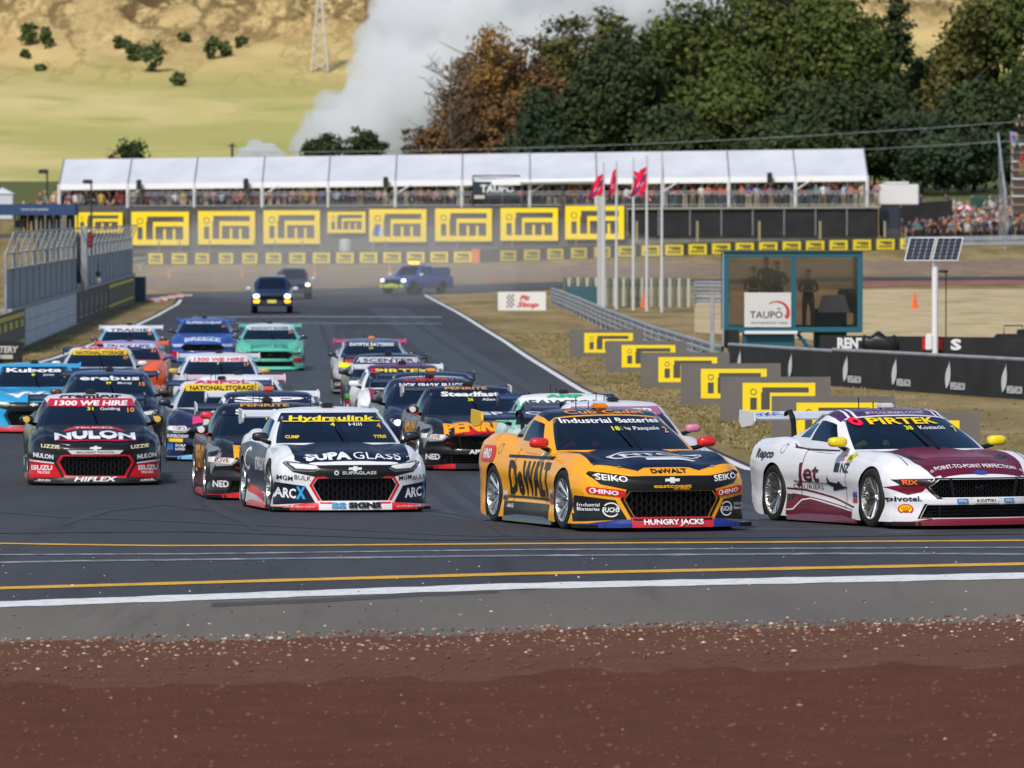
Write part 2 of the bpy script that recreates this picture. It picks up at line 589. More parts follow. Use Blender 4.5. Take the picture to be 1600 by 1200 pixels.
# gravel trap
def gravelmat(ca, cb, cc):
    m, t, b = newmat('scoria_gravel')
    tc = t.nodes.new('ShaderNodeTexCoord')
    v = t.nodes.new('ShaderNodeTexVoronoi'); v.inputs['Scale'].default_value = 38
    t.links.new(tc.outputs['Object'], v.inputs['Vector'])
    r = t.nodes.new('ShaderNodeValToRGB')
    e = r.color_ramp.elements
    e[0].position = 0; e[0].color = srgb(*ca); e[1].position = 1; e[1].color = srgb(*cc)
    x = r.color_ramp.elements.new(.93); x.color = srgb(*cb)
    sep = t.nodes.new('ShaderNodeSeparateColor'); t.links.new(v.outputs['Color'], sep.inputs[0])
    t.links.new(sep.outputs[0], r.inputs[0])
    n = t.nodes.new('ShaderNodeTexNoise'); n.inputs['Scale'].default_value = 2.2; n.inputs['Detail'].default_value = 9; n.inputs['Roughness'].default_value = .7
    t.links.new(tc.outputs['Object'], n.inputs['Vector'])
    mx = t.nodes.new('ShaderNodeMix'); mx.data_type = 'RGBA'; mx.blend_type = 'MULTIPLY'; mx.inputs[0].default_value = .55
    t.links.new(r.outputs[0], mx.inputs[6]); t.links.new(n.outputs['Fac'], mx.inputs[7])
    t.links.new(mx.outputs[2], b.inputs['Base Color'])
    b.inputs['Roughness'].default_value = .95; b.inputs['Specular IOR Level'].default_value = .1
    bp = t.nodes.new('ShaderNodeBump'); bp.inputs['Strength'].default_value = .8; bp.inputs['Distance'].default_value = .02
    t.links.new(v.outputs['Distance'], bp.inputs['Height']); t.links.new(bp.outputs[0], b.inputs['Normal'])
    return m
mb = MB(); n = 320
for i in range(n + 1):
    x = -24 + 48 * i / n
    ye = gm_ + (gr - gl) * x / (1600 * 50 / F) + .35 * sin(x * 2.1) * sin(x * .7 + 1) + R.uniform(-.15, .15)
    mb.v += [(x, 20, .31), (x, ye - 5.6 + .25 * sin(x * 5) + R.uniform(-.25, .25), .335), (x, ye - 4.6, .325), (x, ye - .6, .315), (x, ye, .302)]
for i in range(n):
    for k in range(4):
        q = i * 5 + k
        mb.f.append((q, q + 5, q + 6, q + 1)); mb.m.append(0 if k == 0 else 1)
kind(obj('gravel_trap', mb, [gravelmat((102, 62, 47), (114, 70, 54), (124, 79, 61)), gravelmat((112, 76, 60), (126, 88, 70), (142, 104, 84))], smooth=60), 'structure')
# loose stones
peb = MB()
ico = bmesh.new(); bmesh.ops.create_icosphere(ico, subdivisions=1, radius=1)
ico.verts.index_update()
IV = [v.co.copy() for v in ico.verts]; IF = [[q.index for q in f.verts] for f in ico.faces]; ico.free()
def stone(x, y, z, r, mi):
    sx, sy, sz = R.uniform(.7, 1.3), R.uniform(.7, 1.3), R.uniform(.45, .8); a = R.random() * 6
    peb.add([(x + r * (v.x * sx * cos(a) - v.y * sy * sin(a)), y + r * (v.x * sx * sin(a) + v.y * sy * cos(a)), z + r * v.z * sz) for v in IV], IF, mi)
for i in range(3000):
    y = R.uniform(36, gm_ + .3) if R.random() < .42 else gm_ - abs(R.gauss(0, 1.9)) + .25
    x = R.uniform(-.09, .09) * y
    ye = gm_ + (gr - gl) * x / (1600 * 50 / F)
    y += ye - gm_
    far = y > ye - 3.8
    stone(x, y, .318 if y > ye - 3.4 else .333, R.choice((.008, .010, .012, .014, .018, .024 if R.random() < .5 else .012)), 0 if R.random() < (.5 if far else .965) else (1 if R.random() < .85 else 2))
for i in range(140):
    y = R.uniform(gm_, 63); stone(R.uniform(-.09, .09) * y, y, .312, R.uniform(.006, .018), R.choice((1, 2, 3)))
kind(obj('loose_stones', peb, [mat((112, 70, 54), .95), mat((160, 128, 106), .9), mat((204, 186, 166), .9), mat((60, 56, 54), .9)], smooth=60), 'stuff')
# painted lines
WLINE = noisemat('white_line_paint', (226, 226, 226), (190, 190, 190), 3.0, .7, (140, 140, 140), 14, lo=.5, hi=.8)
YLINE = noisemat('yellow_line_paint', (224, 168, 32), (196, 140, 30), 3.0, .7, (120, 100, 50), 14, lo=.5, hi=.8)
FLINE = noisemat('worn_white_paint', (178, 182, 190), (110, 114, 122), 1.6, .7, (84, 86, 94), 6)
def ribbon_px(name, pts, th, m, lift):
    """line across the view: pixel points, thickness in pixels"""
    pts = list(pts)
    if name == 'painted_line':          # the lines run on past both sides of the view
        a, b, c, d = pts[0], pts[1], pts[-2], pts[-1]
        pts = [(a[0] - 800, a[1] - 800 * (b[1] - a[1]) / (b[0] - a[0]) * .5)] + pts + [(d[0] + 800, d[1] + 800 * (d[1] - c[1]) / (d[0] - c[0]) * .5)]
    mb = MB(); f = curve1(pts); x0, x1 = pts[0][0], pts[-1][0]; n = 140
    for i in range(n + 1):
        px = x0 + (x1 - x0) * i / n
        tt = th * (1 + .12 * sin(i * 1.3) * sin(i * .37))
        for s in (-.5, .5):
            p = gp(px, f(px) - s * tt); mb.v.append((p.x, p.y, p.z + lift))
    for i in range(n): mb.f.append((2 * i, 2 * i + 2, 2 * i + 3, 2 * i + 1)); mb.m.append(0)
    return kind(obj(name, mb, m, smooth=0), 'structure')
ribbon_px('painted_line', [(-60, 850), (120, 853), (250, 854.5), (500, 854), (800, 851.5), (1200, 849), (1660, 846)], 2.0, YLINE, .013)
ribbon_px('painted_line', [(-60, 869), (300, 867.5), (800, 861), (1660, 857)], 1.8, FLINE, .013)
ribbon_px('painted_line', [(-60, 882), (100, 879), (300, 876.5), (800, 870.5), (1300, 867), (1660, 868)], 2.6, FLINE, .013)
ribbon_px('painted_line', [(-60, 923), (800, 899), (1660, 882)], 4.2, YLINE, .013)
ribbon_px('painted_line', [(-60, 949.5), (800, 919), (1660, 901)], 9.5, WLINE, .016)
ribbon_px('tar_seam', [(330, 948), (500, 941), (650, 932), (780, 926)], 6, asphalt('tar', (62, 60, 58), (76, 73, 70), (54, 52, 51)), .0135)
ribbon_px('grid_line', [(300, 496), (480, 495), (690, 496)], 1.6, FLINE, .014)
ribbon_px('grid_line', [(290, 505), (690, 506)], 1.0, FLINE, .014)
def ribbon_y(name, fx, Y0, Y1, wd, m, lift):
    mb = MB(); ys = [Y0] + [y for y in RY if Y0 < y < Y1] + [Y1]
    for Y in ys:
        x = fx(Y); mb.v += [(x - wd / 2, Y, gz(Y) + lift), (x + wd / 2, Y, gz(Y) + lift)]
    for i in range(len(ys) - 1): mb.f.append((2 * i, 2 * i + 1, 2 * i + 3, 2 * i + 2)); mb.m.append(0)
    return kind(obj(name, mb, m, smooth=0), 'structure')
ribbon_y('edge_line', lambda Y: redge(Y) - .22, 79, 345, .17, WLINE, .013)
ribbon_y('edge_line', lambda Y: ledge(Y) + .25, 150, 345, .17, WLINE, .013)
def skid(pts, wd, lift, m=None):
    """rubber mark along pixel points on the track"""
    P = [gp(x, y) for x, y in pts]; Q = []
    for a, b in zip(P, P[1:]):
        n = max(1, int((b - a).length / 1.2)); Q += [a.lerp(b, k / n) for k in range(n)]
    Q.append(P[-1]); mb = MB()
    for i, p in enumerate(Q):
        d = (Q[min(i + 1, len(Q) - 1)] - Q[max(0, i - 1)]); d.z = 0; d.normalize(); nr = Vector((-d.y, d.x, 0)) * wd * .5 * (.35 + .65 * min(1, i / 4, (len(Q) - 1 - i) / 4))
        for s in (-1, 1):
            q = p + nr * s; mb.v.append((q.x, q.y, gz(q.y, q.x) + lift))
    for i in range(len(Q) - 1): mb.f.append((2 * i, 2 * i + 2, 2 * i + 3, 2 * i + 1)); mb.m.append(0)
    kind(obj('skid_mark', mb, m or SKID, smooth=0), 'structure')
RUBB = noisemat('rubbered_line', (41, 42, 46), (52, 53, 57), .8, .6, (60, 61, 65), 2.2, stretch=(1, .1, 1))
SKID = noisemat('rubber_mark', (36, 36, 39), (46, 46, 49), 2.0, .7, (56, 56, 59), 5.0)
skid(((470, 500), (500, 560), (560, 630), (660, 720), (800, 800), (980, 826), (1250, 832), (1660, 826)), 2.6, .0092, RUBB)
skid(((600, 480), (660, 520), (760, 590), (860, 670), (960, 750), (1100, 800), (1300, 815), (1660, 815)), 1.8, .0098, RUBB)
for k, (pts, wd) in enumerate(((((640, 500), (700, 540), (800, 600), (880, 650), (960, 720), (1040, 770), (1180, 800), (1400, 815)), .22), (((600, 500), (650, 545), (735, 605), (800, 660), (880, 740), (960, 790), (1100, 812), (1300, 822)), .22),
        (((520, 500), (545, 560), (590, 620), (660, 700), (740, 780), (840, 835)), .2), (((500, 505), (520, 560), (560, 620), (625, 700), (700, 785), (790, 838)), .2), (((-20, 800), (150, 812), (400, 822), (700, 838), (900, 842)), .35), (((100, 822), (160, 800), (260, 790), (330, 800)), .2),
        (((250, 690), (280, 730), (330, 790), (400, 830)), .2), (((-20, 835), (300, 832), (700, 845), (1200, 841), (1600, 836)), .4), (((672, 800), (720, 806), (760, 815)), .18))): skid(pts, wd, .0105 + .0004 * k)
# kerb at the far left of the corner
for i in range(9):
    p = gp(236 + i * 6.5, 471 - i * 1.1)
    mb = MB(); mb.rbox((0, 0, .03), (.26, 2.6, .09), .02)
    k = obj('kerb_block', mb, mat((196, 60, 50) if i % 2 else (226, 222, 216), .7), None, (p.x, p.y, p.z), (0, 0, .3)); kind(k, 'structure')

# ------------------------------------------------------------------ hills
from mathutils import noise as NZ
HT = [(1180, 12), (1300, 16.5), (1500, 31), (1700, 50), (1850, 64), (1950, 78), (2200, 108), (2600, 165), (3100, 200)]
hc = curve1(HT)
def hillz(X, Y):
    z = hc(Y)
    k = sm(1640, 1900, Y)
    z += k * (NZ.noise(Vector((X * .010, Y * .006, 0))) * 24 + (.5 - abs(NZ.noise(Vector((X * .028 + Y * .006, Y * .010, 3))))) * 20 + (.5 - abs(NZ.noise(Vector((X * .075 - Y * .01, Y * .022, 5))))) * 9 + NZ.noise(Vector((X * .2, Y * .08, 8))) * 2.0)
    r = abs(NZ.noise(Vector((X * .018 + .3, Y * .004, 7)))) 
    z += k * (10 - 34 * (.5 - min(.5, r)) * sm(1700, 2000, Y))
    z += (1 - k) * NZ.noise(Vector((X * .012, Y * .008, 9))) * 2.2 * sm(1200, 1300, Y)
    z += X * .004
    return z
hm = MB(); hx = lin(-420, 520, 300); hy = [1180 + 7 * i for i in range(200)]
for Y in hy: hm.v += [(X, Y, hillz(X, Y)) for X in hx]
for i in range(len(hy) - 1):
    for j in range(len(hx) - 1):
        q = i * len(hx) + j
        hm.f.append((q, q + 1, q + len(hx) + 1, q + len(hx))); hm.m.append(0)
def hillmat():
    m, t, b = newmat('dry_hill_grass')
    tc = t.nodes.new('ShaderNodeTexCoord')
    sx = t.nodes.new('ShaderNodeSeparateXYZ'); t.links.new(tc.outputs['Object'], sx.inputs[0])
    def noise(scale, stretch, det=8, rough=.6):
        mp = t.nodes.new('ShaderNodeMapping'); mp.inputs['Scale'].default_value = stretch
        t.links.new(tc.outputs['Object'], mp.inputs[0])
        n = t.nodes.new('ShaderNodeTexNoise'); n.inputs['Scale'].default_value = scale; n.inputs['Detail'].default_value = det; n.inputs['Roughness'].default_value = rough
        t.links.new(mp.outputs[0], n.inputs['Vector'])
        return n.outputs['Fac']
    def mr(f, lo, hi, a=0, c=1):
        r = t.nodes.new('ShaderNodeMapRange'); r.inputs[1].default_value = lo; r.inputs[2].default_value = hi; r.inputs[3].default_value = a; r.inputs[4].default_value = c
        t.links.new(f, r.inputs[0]); return r.outputs[0]
    def mix(f, a, c):
        mx = t.nodes.new('ShaderNodeMix'); mx.data_type = 'RGBA'; t.links.new(f, mx.inputs[0])
        for v, i in ((a, 6), (c, 7)):
            if isinstance(v, tuple): mx.inputs[i].default_value = v
            else: t.links.new(v, mx.inputs[i])
        return mx.outputs[2]
    green = mix(mr(noise(.02, (.6, .5, 1)), .42, .6), srgb(172, 168, 104), srgb(202, 186, 130))
    green = mix(mr(noise(.05, (.5, .4, 1)), .55, .7), green, srgb(156, 158, 92))
    straw = mix(mr(noise(.03, (1, .5, 1)), .4, .62), srgb(204, 178, 124), srgb(176, 150, 100))
    scrub = mix(mr(noise(.42, (1.0, .14, 1), 8, .7), .42, .56), srgb(206, 182, 130), srgb(116, 97, 64))
    scrub = mix(mr(noise(.035, (1, .3, 1), 6), .46, .66), scrub, srgb(190, 164, 112))
    rg = t.nodes.new('ShaderNodeMath'); rg.operation = 'SUBTRACT'; rg.inputs[1].default_value = .5; t.links.new(noise(.045, (1, .16, 1), 6, .6), rg.inputs[0])
    rb = t.nodes.new('ShaderNodeMath'); rb.operation = 'ABSOLUTE'; t.links.new(rg.outputs[0], rb.inputs[0])
    scrub = mix(mr(rb.outputs[0], .012, .05), srgb(112, 94, 64), scrub)
    straw = mix(mr(rb.outputs[0], .004, .025), srgb(160, 136, 90), straw)
    # warp the height bands a little
    ad = t.nodes.new('ShaderNodeMath'); ad.operation = 'MULTIPLY_ADD'; ad.inputs[1].default_value = 160; t.links.new(noise(.006, (1, 1, 1)), ad.inputs[0]); t.links.new(sx.outputs['Y'], ad.inputs[2])
    c = mix(mr(ad.outputs[0], 1670, 1850), green, straw)
    c = mix(mr(ad.outputs[0], 1830, 1900), c, scrub)
    t.links.new(c, b.inputs['Base Color']); b.inputs['Roughness'].default_value = 1; b.inputs['Specular IOR Level'].default_value = 0
    return m
kind(obj('hills', hm, hillmat(), smooth=60), 'structure')
def hp(px, py):
    """hill point under a photo pixel"""
    Y = 1190.0
    while Y < 2680:
        if pj((0, Y, hillz((px - 800) * Y / F, Y)))[1] <= py: break
        Y += 4
    X = (px - 800) * Y / F
    return Vector((X, Y, hillz(X, Y)))
# ================================================================== race cars
def lattice(us, vs, ws, P, mi):
    """box-surface lattice; P(u,v,w)->xyz; mi(patch,u,v,w)->material index or None to leave the face out"""
    mb = MB(); idx = {}
    I, J, K = len(us) - 1, len(vs) - 1, len(ws) - 1
    def V(i, j, k):
        if (i, j, k) not in idx:
            idx[(i, j, k)] = len(mb.v)
            mb.v.append(tuple(P(us[i], vs[j], ws[k])))
        return idx[(i, j, k)]
    def face(patch, q, u, v, w):
        m = mi(patch, u, v, w)
        if m is None: return
        mb.f.append(tuple(V(*p) for p in q)); mb.m.append(m)
    for i in range(I):
        um = (us[i] + us[i + 1]) / 2
        for j in range(J):
            vm = (vs[j] + vs[j + 1]) / 2
            face('bottom', [(i, j, 0), (i, j + 1, 0), (i + 1, j + 1, 0), (i + 1, j, 0)], um, vm, 0)
            face('top', [(i, j, K), (i + 1, j, K), (i + 1, j + 1, K), (i, j + 1, K)], um, vm, 1)
        for k in range(K):
            wm = (ws[k] + ws[k + 1]) / 2
            face('left', [(i, 0, k), (i + 1, 0, k), (i + 1, 0, k + 1), (i, 0, k + 1)], um, -1, wm)
            face('right', [(i, J, k), (i, J, k + 1), (i + 1, J, k + 1), (i + 1, J, k)], um, 1, wm)
    for j in range(J):
        vm = (vs[j] + vs[j + 1]) / 2
        for k in range(K):
            wm = (ws[k] + ws[k + 1]) / 2
            face('front', [(0, j, k), (0, j, k + 1), (0, j + 1, k + 1), (0, j + 1, k)], 0, vm, wm)
            face('rear', [(I, j, k), (I, j + 1, k), (I, j + 1, k + 1), (I, j, k + 1)], 1, vm, wm)
    return mb
FA, RA = -1.47, 1.33        # axles
FRONT, REAR = -2.42, 2.40
TR = .340                   # tyre radius
def car_shape(T):
    """body, cabin and panes of one model; T 'c' (coupe with band grille) or 'm' (coupe with six-sided grille)"""
    cm = T == 'c'
    rd = 1.0 if cm else 0.0
    ZC = [(-2.42, .605 if cm else .585), (-2.28, .672 if cm else .645), (-2.1, .728 if cm else .705), (-1.8, .772 if cm else .755), (-1.4, .800 if cm else .79), (-.9, .842), (-.4, .87), (.3, .89), (1.0, .92 + .02 * rd), (1.6, .945 + .05 * rd), (2.1, .96 + .055 * rd), (2.42, .95 + .055 * rd)]
    WY = [(-2.42, .885), (-2.1, .935), (-1.8, .965), (-1.47, .978), (-1.0, .955), (-.5, .925), (.2, .918), (.75, .945), (1.33, .978), (1.8, .955), (2.42, .87)]
    GW = [(0, .0), (.12, -.002), (.3, -.018), (.5, -.012), (.62, 0), (.75, -.008), (.86, -.03), (.93, -.048), (.975, -.068), (1, -.095)]
    def ztop(y, v):
        a = abs(v)
        z = tab(ZC, y)
        front = 1 - sm(-1.1, -.5, y)
        if cm:
            z += front * sm(-2.4, -1.9, y) * (.038 * (1 - sm(.24, .52, a)))
            z += (1 - sm(-2.35, -2.0, y)) * .055 * sm(.3, .9, a)
        else:
            z += front * sm(-2.4, -1.9, y) * (.026 * (1 - sm(.30, .60, a)))
            z += (1 - sm(-2.35, -2.0, y)) * .015 * sm(.4, .9, a)
        z += .058 * math.exp(-((y - FA) / .50) ** 2) * math.exp(-((a - .82) / .17) ** 2)
        z += .055 * math.exp(-((y - RA) / .55) ** 2) * math.exp(-((a - .85) / .16) ** 2)
        z -= (.050 - .02 * (1 - sm(-2.4, -2.0, y))) * sm(.88, 1.0, a) ** 1.5
        return z
    def P(u, v, w):
        y0 = FRONT + u * (REAR - FRONT)
        a = abs(v)
        fr = max(0, 1 - (y0 - FRONT) / 1.0) ** 1.6
        sb = (.33 if cm else .40) * a ** 3.0
        lean = (.03 * (1 - w) + .05 * sm(.80, 1.0, w) ** 3) if cm else (.03 * (1 - w) + .035 * sm(.5, .62, w) - .03 * sm(.62, .9, w) + .08 * sm(.9, 1, w))
        y = y0 + fr * (sb + lean)
        rr = max(0, 1 - (REAR - y0) / .6) ** 1.5
        y -= rr * (.16 * a ** 3 + .06 * (1 - sm(0, .4, w)))
        W = tab(WY, y0) + tab(GW, w)
        # door hollow and rear haunch
        W -= .020 * math.exp(-((y0 + .1) / .8) ** 2) * math.exp(-((w - .38) / .16) ** 2)
        x = v * W
        zt = ztop(y0, v)
        zb = .085 + .13 * sm(1.65, 2.4, y0)
        z = zb + w * (zt - zb)
        if w < 1 and u == 0:
            # corner panels sit back a little from the slanted pillars beside the grille
            pk = sm(.50, .56, abs(x) + .30 * (.30 - z)) * sm(.10, .14, z) * (1 - sm(.36, .41, z)) * (1 - sm(.9, .99, a))
            y += .0 * pk
        return (x, y, z)
    us = [0, .004, .012, .025] + lin(.04, .13, 6) + lin(.15, .92, 40) + [.94, .96, .975, .988, .996, 1]
    vh = lin(0, .9, 16)[1:] + [.93, .96, .98, .993, 1]
    vs = [-a for a in vh[::-1]] + [0] + vh
    ws = lin(0, .85, 20) + [.88, .91, .935, .955, .975, .99, 1]
    def mi(p, u, v, w):
        y = FRONT + u * (REAR - FRONT)
        if p == 'top' and -.72 < y < 1.5 and abs(v) < .74: return 1
        if p == 'bottom': return 1
        return 0
    body = lattice(us, vs, ws, P, mi)
    # ---- cabin
    def G(u, v, w):
        a = abs(v)
        yf0 = -.97 + .33 * a ** 2.2; yf1 = (.02 if cm else -.02) + .12 * a ** 2
        yr0 = 2.02 - .25 * a ** 2; yr1 = (1.02 if cm else .90) - .1 * a ** 2
        bulge = sin(pi * w)
        yf = yf0 + (yf1 - yf0) * w - .03 * bulge
        yr = yr0 + (yr1 - yr0) * w + .03 * bulge
        y = yf + (yr - yf) * u
        w0 = tab([(0, .825), (.2, .850), (.5, .850), (.75, .81), (1, .72)], u)
        w1 = tab([(0, .640), (.25, .672), (.5, .670), (.75, .63), (1, .56)], u)
        x = v * (w0 + (w1 - w0) * w ** 1.15 + .018 * bulge)
        zr = tab([(0, 1.262), (.2, 1.312), (.45, 1.335), (.7, 1.320), (1, 1.255)] if cm else [(0, 1.252), (.2, 1.305), (.4, 1.328), (.65, 1.310), (1, 1.235)], u)
        zr += -.045 * a ** 2.5 - .035 * sm(.9, 1, a)
        z0 = .80 + .08 * u
        return (x, y, z0 + (zr - z0) * w)
    gus = [0, .015, .03] + lin(.06, .94, 23) + [.97, .985, 1]
    gvh = lin(0, .9, 10)[1:] + [.935, .97, 1]
    gvs = [-a for a in gvh[::-1]] + [0] + gvh
    gws = [0, .08, .16, .24, .30] + lin(.37, .80, 7) + [.86, .90, .94, .97, 1]
    lo, hi = .235, .88
    U = lambda u, a, b: a - .001 < u < b + .001
    def pane(p, u, v, w):
        if p == 'front' and abs(v) < .935 and .16 < w < .975: return 'windscreen'
        if p == 'rear' and abs(v) < .9 and .2 < w < .94: return 'rear_window'
        if p in ('left', 'right') and .30 < w < .86 and U(u, .10, .50): return 'side_window'
        if p in ('left', 'right') and .37 < w < .80 and U(u, .54, .74): return 'quarter_window'
    def gm(p, u, v, w):
        if p == 'bottom': return None
        if pane(p, u, v, w): return None
        if p == 'top': return 1
        return 0
    cabin = lattice(gus, gvs, gws, G, gm)
    panes = {}
    for key, pp in (('windscreen', ('front',)), ('rear_window', ('rear',)), ('side_window', ('left',)), ('side_window.r', ('right',)), ('quarter_window', ('left',)), ('quarter_window.r', ('right',))):
        nm = key.split('.')[0]
        panes[key] = lattice(gus, gvs, gws, G, lambda p, u, v, w: 0 if (p in pp and pane(p, u, v, w) == nm) else None)
    return body, cabin, panes
GRILLE_C = [(-.455, .445), (.455, .445), (.515, .36), (.40, .150), (-.40, .150), (-.515, .36)]
GRILLE_M = [(-.50, .555), (.50, .555), (.60, .47), (.50, .355), (-.50, .355), (-.60, .47)]
INTAKE_M = [(-.62, .275), (.62, .275), (.68, .13), (-.68, .13)]
def boolean(me, cutter):
    a = bpy.data.objects.new('a', me); COL.objects.link(a)
    b = bpy.data.objects.new('b', cutter); COL.objects.link(b)
    md = a.modifiers.new('b', 'BOOLEAN')
    md.operation = 'DIFFERENCE'; md.object = b; md.solver = 'EXACT'
    try: md.material_mode = 'INDEX'
    except Exception: pass
    dg = bpy.context.evaluated_depsgraph_get()
    dg.update()
    out = bpy.data.meshes.new_from_object(a.evaluated_get(dg))
    bpy.data.objects.remove(a); bpy.data.objects.remove(b)
    return out
def inpoly(p, x, z):
    c = False
    for (x0, z0), (x1, z1) in zip(p, p[1:] + p[:1]):
        if (z0 > z) != (z1 > z) and x < (x1 - x0) * (z - z0) / (z1 - z0) + x0: c = not c
    return c
def hexgrid(poly, y, r, th, depth):
    """honeycomb bars clipped to a polygon"""
    mb = MB()
    xs = [p[0] for p in poly]; zs = [p[1] for p in poly]
    dx, dz = r * 2.1, r * .95
    row = 0; z = min(zs) - dz
    while z < max(zs) + dz:
        x = min(xs) - dx + (dx / 2 if row % 2 else 0)
        while x < max(xs) + dx:
            h = [(x - dx * .36, z), (x - dx * .2, z + dz), (x + dx * .2, z + dz), (x + dx * .36, z)]
            for (a, b), (c, d) in zip(h, h[1:] + [(x + dx * .64, z)]):
                if inpoly(poly, (a + c) / 2, (b + d) / 2):
                    L = sqrt((c - a) ** 2 + (d - b) ** 2)
                    mb.box(((a + c) / 2, y, (b + d) / 2), (L + th * .5, depth, th), 0, Matrix.Rotation(-math.atan2(d - b, c - a), 3, 'Y'))
            x += dx
        z += dz; row += 1
    return mb
def make_wheel():
    W = .285
    ty = MB().lathe([(.238, -W/2 + .025), (.262, -W/2 + .006), (.300, -W/2 + .002), (.325, -W/2 + .016), (.337, -W/2 + .045), (.340, -.05), (.340, .05),
                     (.337, W/2 - .045), (.325, W/2 - .016), (.300, W/2 - .002), (.262, W/2 - .006), (.238, W/2 - .025), (.225, 0)], 36, 0, 'x', closed=True)
    rim = MB().lathe([(.238, -W/2 + .02), (.246, -W/2 + .012), (.244, -W/2 + .004), (.232, -W/2 + .006), (.222, -W/2 + .03), (.215, .05), (.238, W/2 - .02), (.22, W/2 - .02), (.0, .06)], 36, 0, 'x')
    xo = -W / 2 + .03
    for k in range(10):
        for dd in (-.10, .10):
            t = 2 * pi * k / 10 + dd * .9; t0 = 2 * pi * k / 10 + dd * .35
            p0 = Vector((xo + .055, .045 * cos(t0), .045 * sin(t0))); p1 = Vector((xo + .015, .15 * cos((t + t0) / 2), .15 * sin((t + t0) / 2))); p2 = Vector((xo - .012, .232 * cos(t), .232 * sin(t)))
            rim.tube([p0, p1, p2], [.013, .0095, .011], 5)
    rim.lathe([(.0, xo + .03), (.03, xo + .03), (.036, xo + .045), (.062, xo + .055), (.066, xo + .075)], 16, 0, 'x')
    rim.lathe([(.0, xo - .005), (.020, xo - .002), (.024, xo + .03)], 6, 1, 'x')
    disc = MB().lathe([(.0, .0), (.19, .0), (.19, .03), (.0, .03)], 28, 0, 'x')
    return ty.mesh('tyre', 1, 40), rim.mesh('rim', 2, 40), disc.mesh('brake_disc', 1, 40)
TYRE, RIM, DISC = make_wheel()
def make_proto(T):
    cm = T == 'c'
    body, cabin, panes = car_shape(T)
    cut = MB()
    for y in (FA, RA):
        for s in (-1, 1):
            cut.lathe([(.0, s * .62), (.354, s * .62), (.354, s * 1.2), (.0, s * 1.2)], 40, 1, 'x', (0, y, TR + .004))
    if cm: cut.prism(GRILLE_C, -3.0, -2.27, 'y', 1)
    else:
        cut.prism(GRILLE_M, -3.0, -2.25, 'y', 1); cut.prism(INTAKE_M, -3.0, -2.20, 'y', 1)
    bm_ = body.mesh('body', 2, 0)
    cm_ = cut.mesh('cut', 2, 0)
    bo = boolean(bm_, cm_)
    bo.name = 'body'
    bo.polygons.foreach_set('use_smooth', [True] * len(bo.polygons))
    bo.set_sharp_from_angle(angle=radians(32))
    while len(bo.materials) < 2: bo.materials.append(None)
    parts = [('body', bo, ('paint', 'black'), None)]
    parts.append(('cabin', cabin.mesh('cabin', 2, 40), ('pillar', 'roof'), None))
    tri = MB(); tri.add(*[(cabin.v), (cabin.f)])
    for k, p in panes.items():
        nm = k.split('.')[0]
        used = sorted({i for f in p.f for i in f}); mp = {o: n for n, o in enumerate(used)}
        q = MB(); q.add([p.v[i] for i in used], [tuple(mp[i] for i in f) for f in p.f])
        tri.add(q.v, q.f)
        # give each pane a real thickness
        me = outward(q, (0, .5, .9)).mesh(nm, 1, 40, fix=False)
        parts.append((nm, me, ('glass' if nm == 'windscreen' else 'sideglass',), None))
    # splitter: flat lip following the nose in plan
    n = 25; a = []
    for i in range(n):
        v = -1 + 2 * i / (n - 1)
        a.append((v * (.935 + .03), FRONT + .02 + (.31 if cm else .37) * abs(v) ** 3 - .055))
    sp = MB()
    back = [(.97, -1.87), (-.97, -1.87)]
    sp.prism(a + back, .045, .085, 'z', 0)
    parts.append(('splitter', sp.mesh('splitter', 1, 30), ('black',), None))
    # upright lip above the splitter, three painted sections
    for nm, v0, v1, role in (('lip_end', -1, -.47, 'lipside'), ('lip_centre', -.47, .47, 'lipmid'), ('lip_end', .47, 1, 'lipside')):
        L = MB(); m = 12
        pts = []
        for i in range(m + 1):
            v = v0 + (v1 - v0) * i / m
            pts.append((v * .958, FRONT + .02 + (.31 if cm else .37) * abs(v) ** 3 - .058))
        h0, h1 = .048, ((.160 if v0 == -.47 else .135) if cm else .12)
        for i, (x, y) in enumerate(pts):
            hh = h1 if v0 == -.47 else h1 - .045 * sm(.5, 1.0, abs(x) / .958)
            L.v += [(x, y, h0), (x, y, h0 + .045), (x, y + .028, hh), (x, y + .09, hh + .004), (x, y + .09, h0)]
        for i in range(m):
            for k in range(5):
                k2 = (k + 1) % 5
                L.f.append((i * 5 + k, i * 5 + k2, i * 5 + 5 + k2, i * 5 + 5 + k)); L.m.append(0)
        L.f.append((0, 1, 2, 3, 4)); L.f.append(tuple(m * 5 + k for k in (4, 3, 2, 1, 0))); L.m += [0, 0]
        parts.append((nm, L.mesh(nm, 1, 30), (role,), None)); tri.add(L.v, L.f)
    # grille inserts
    if cm:
        g = hexgrid(GRILLE_C, -2.325, .052, .015, .04)
        parts.append(('grille', g.mesh('grille', 1, 0), ('dark',), None))
    else:
        g = hexgrid(GRILLE_M, -2.30, .030, .009, .03)
        for s in (-1, 1): g.box((s * .37, -2.33, .455), (.028, .06, .21), 0, Matrix.Rotation(s * .18, 3, 'Y'))
        parts.append(('grille', g.mesh('grille', 1, 0), ('dark',), None))
        g2 = MB()
        for i in range(3): g2.box((0, -2.27, .165 + .038 * i), (1.24 + .05 * (1 - i), .03, .010))
        for s in (-1, 1): g2.box((s * .50, -2.29, .205), (.02, .05, .13))
        parts.append(('lower_grille', g2.mesh('lower_grille', 1, 0), ('dark',), None))
    # side skirts
    for s in (-1, 1):
        k = MB()
        k.prism([(s * .88, .045), (s * .968, .045), (s * .965, .080), (s * .935, .125), (s * .88, .125)], FA + .40, RA - .42, 'y')
        parts.append(('side_skirt', k.mesh('side_skirt', 1, 30), ('skirt',), None))
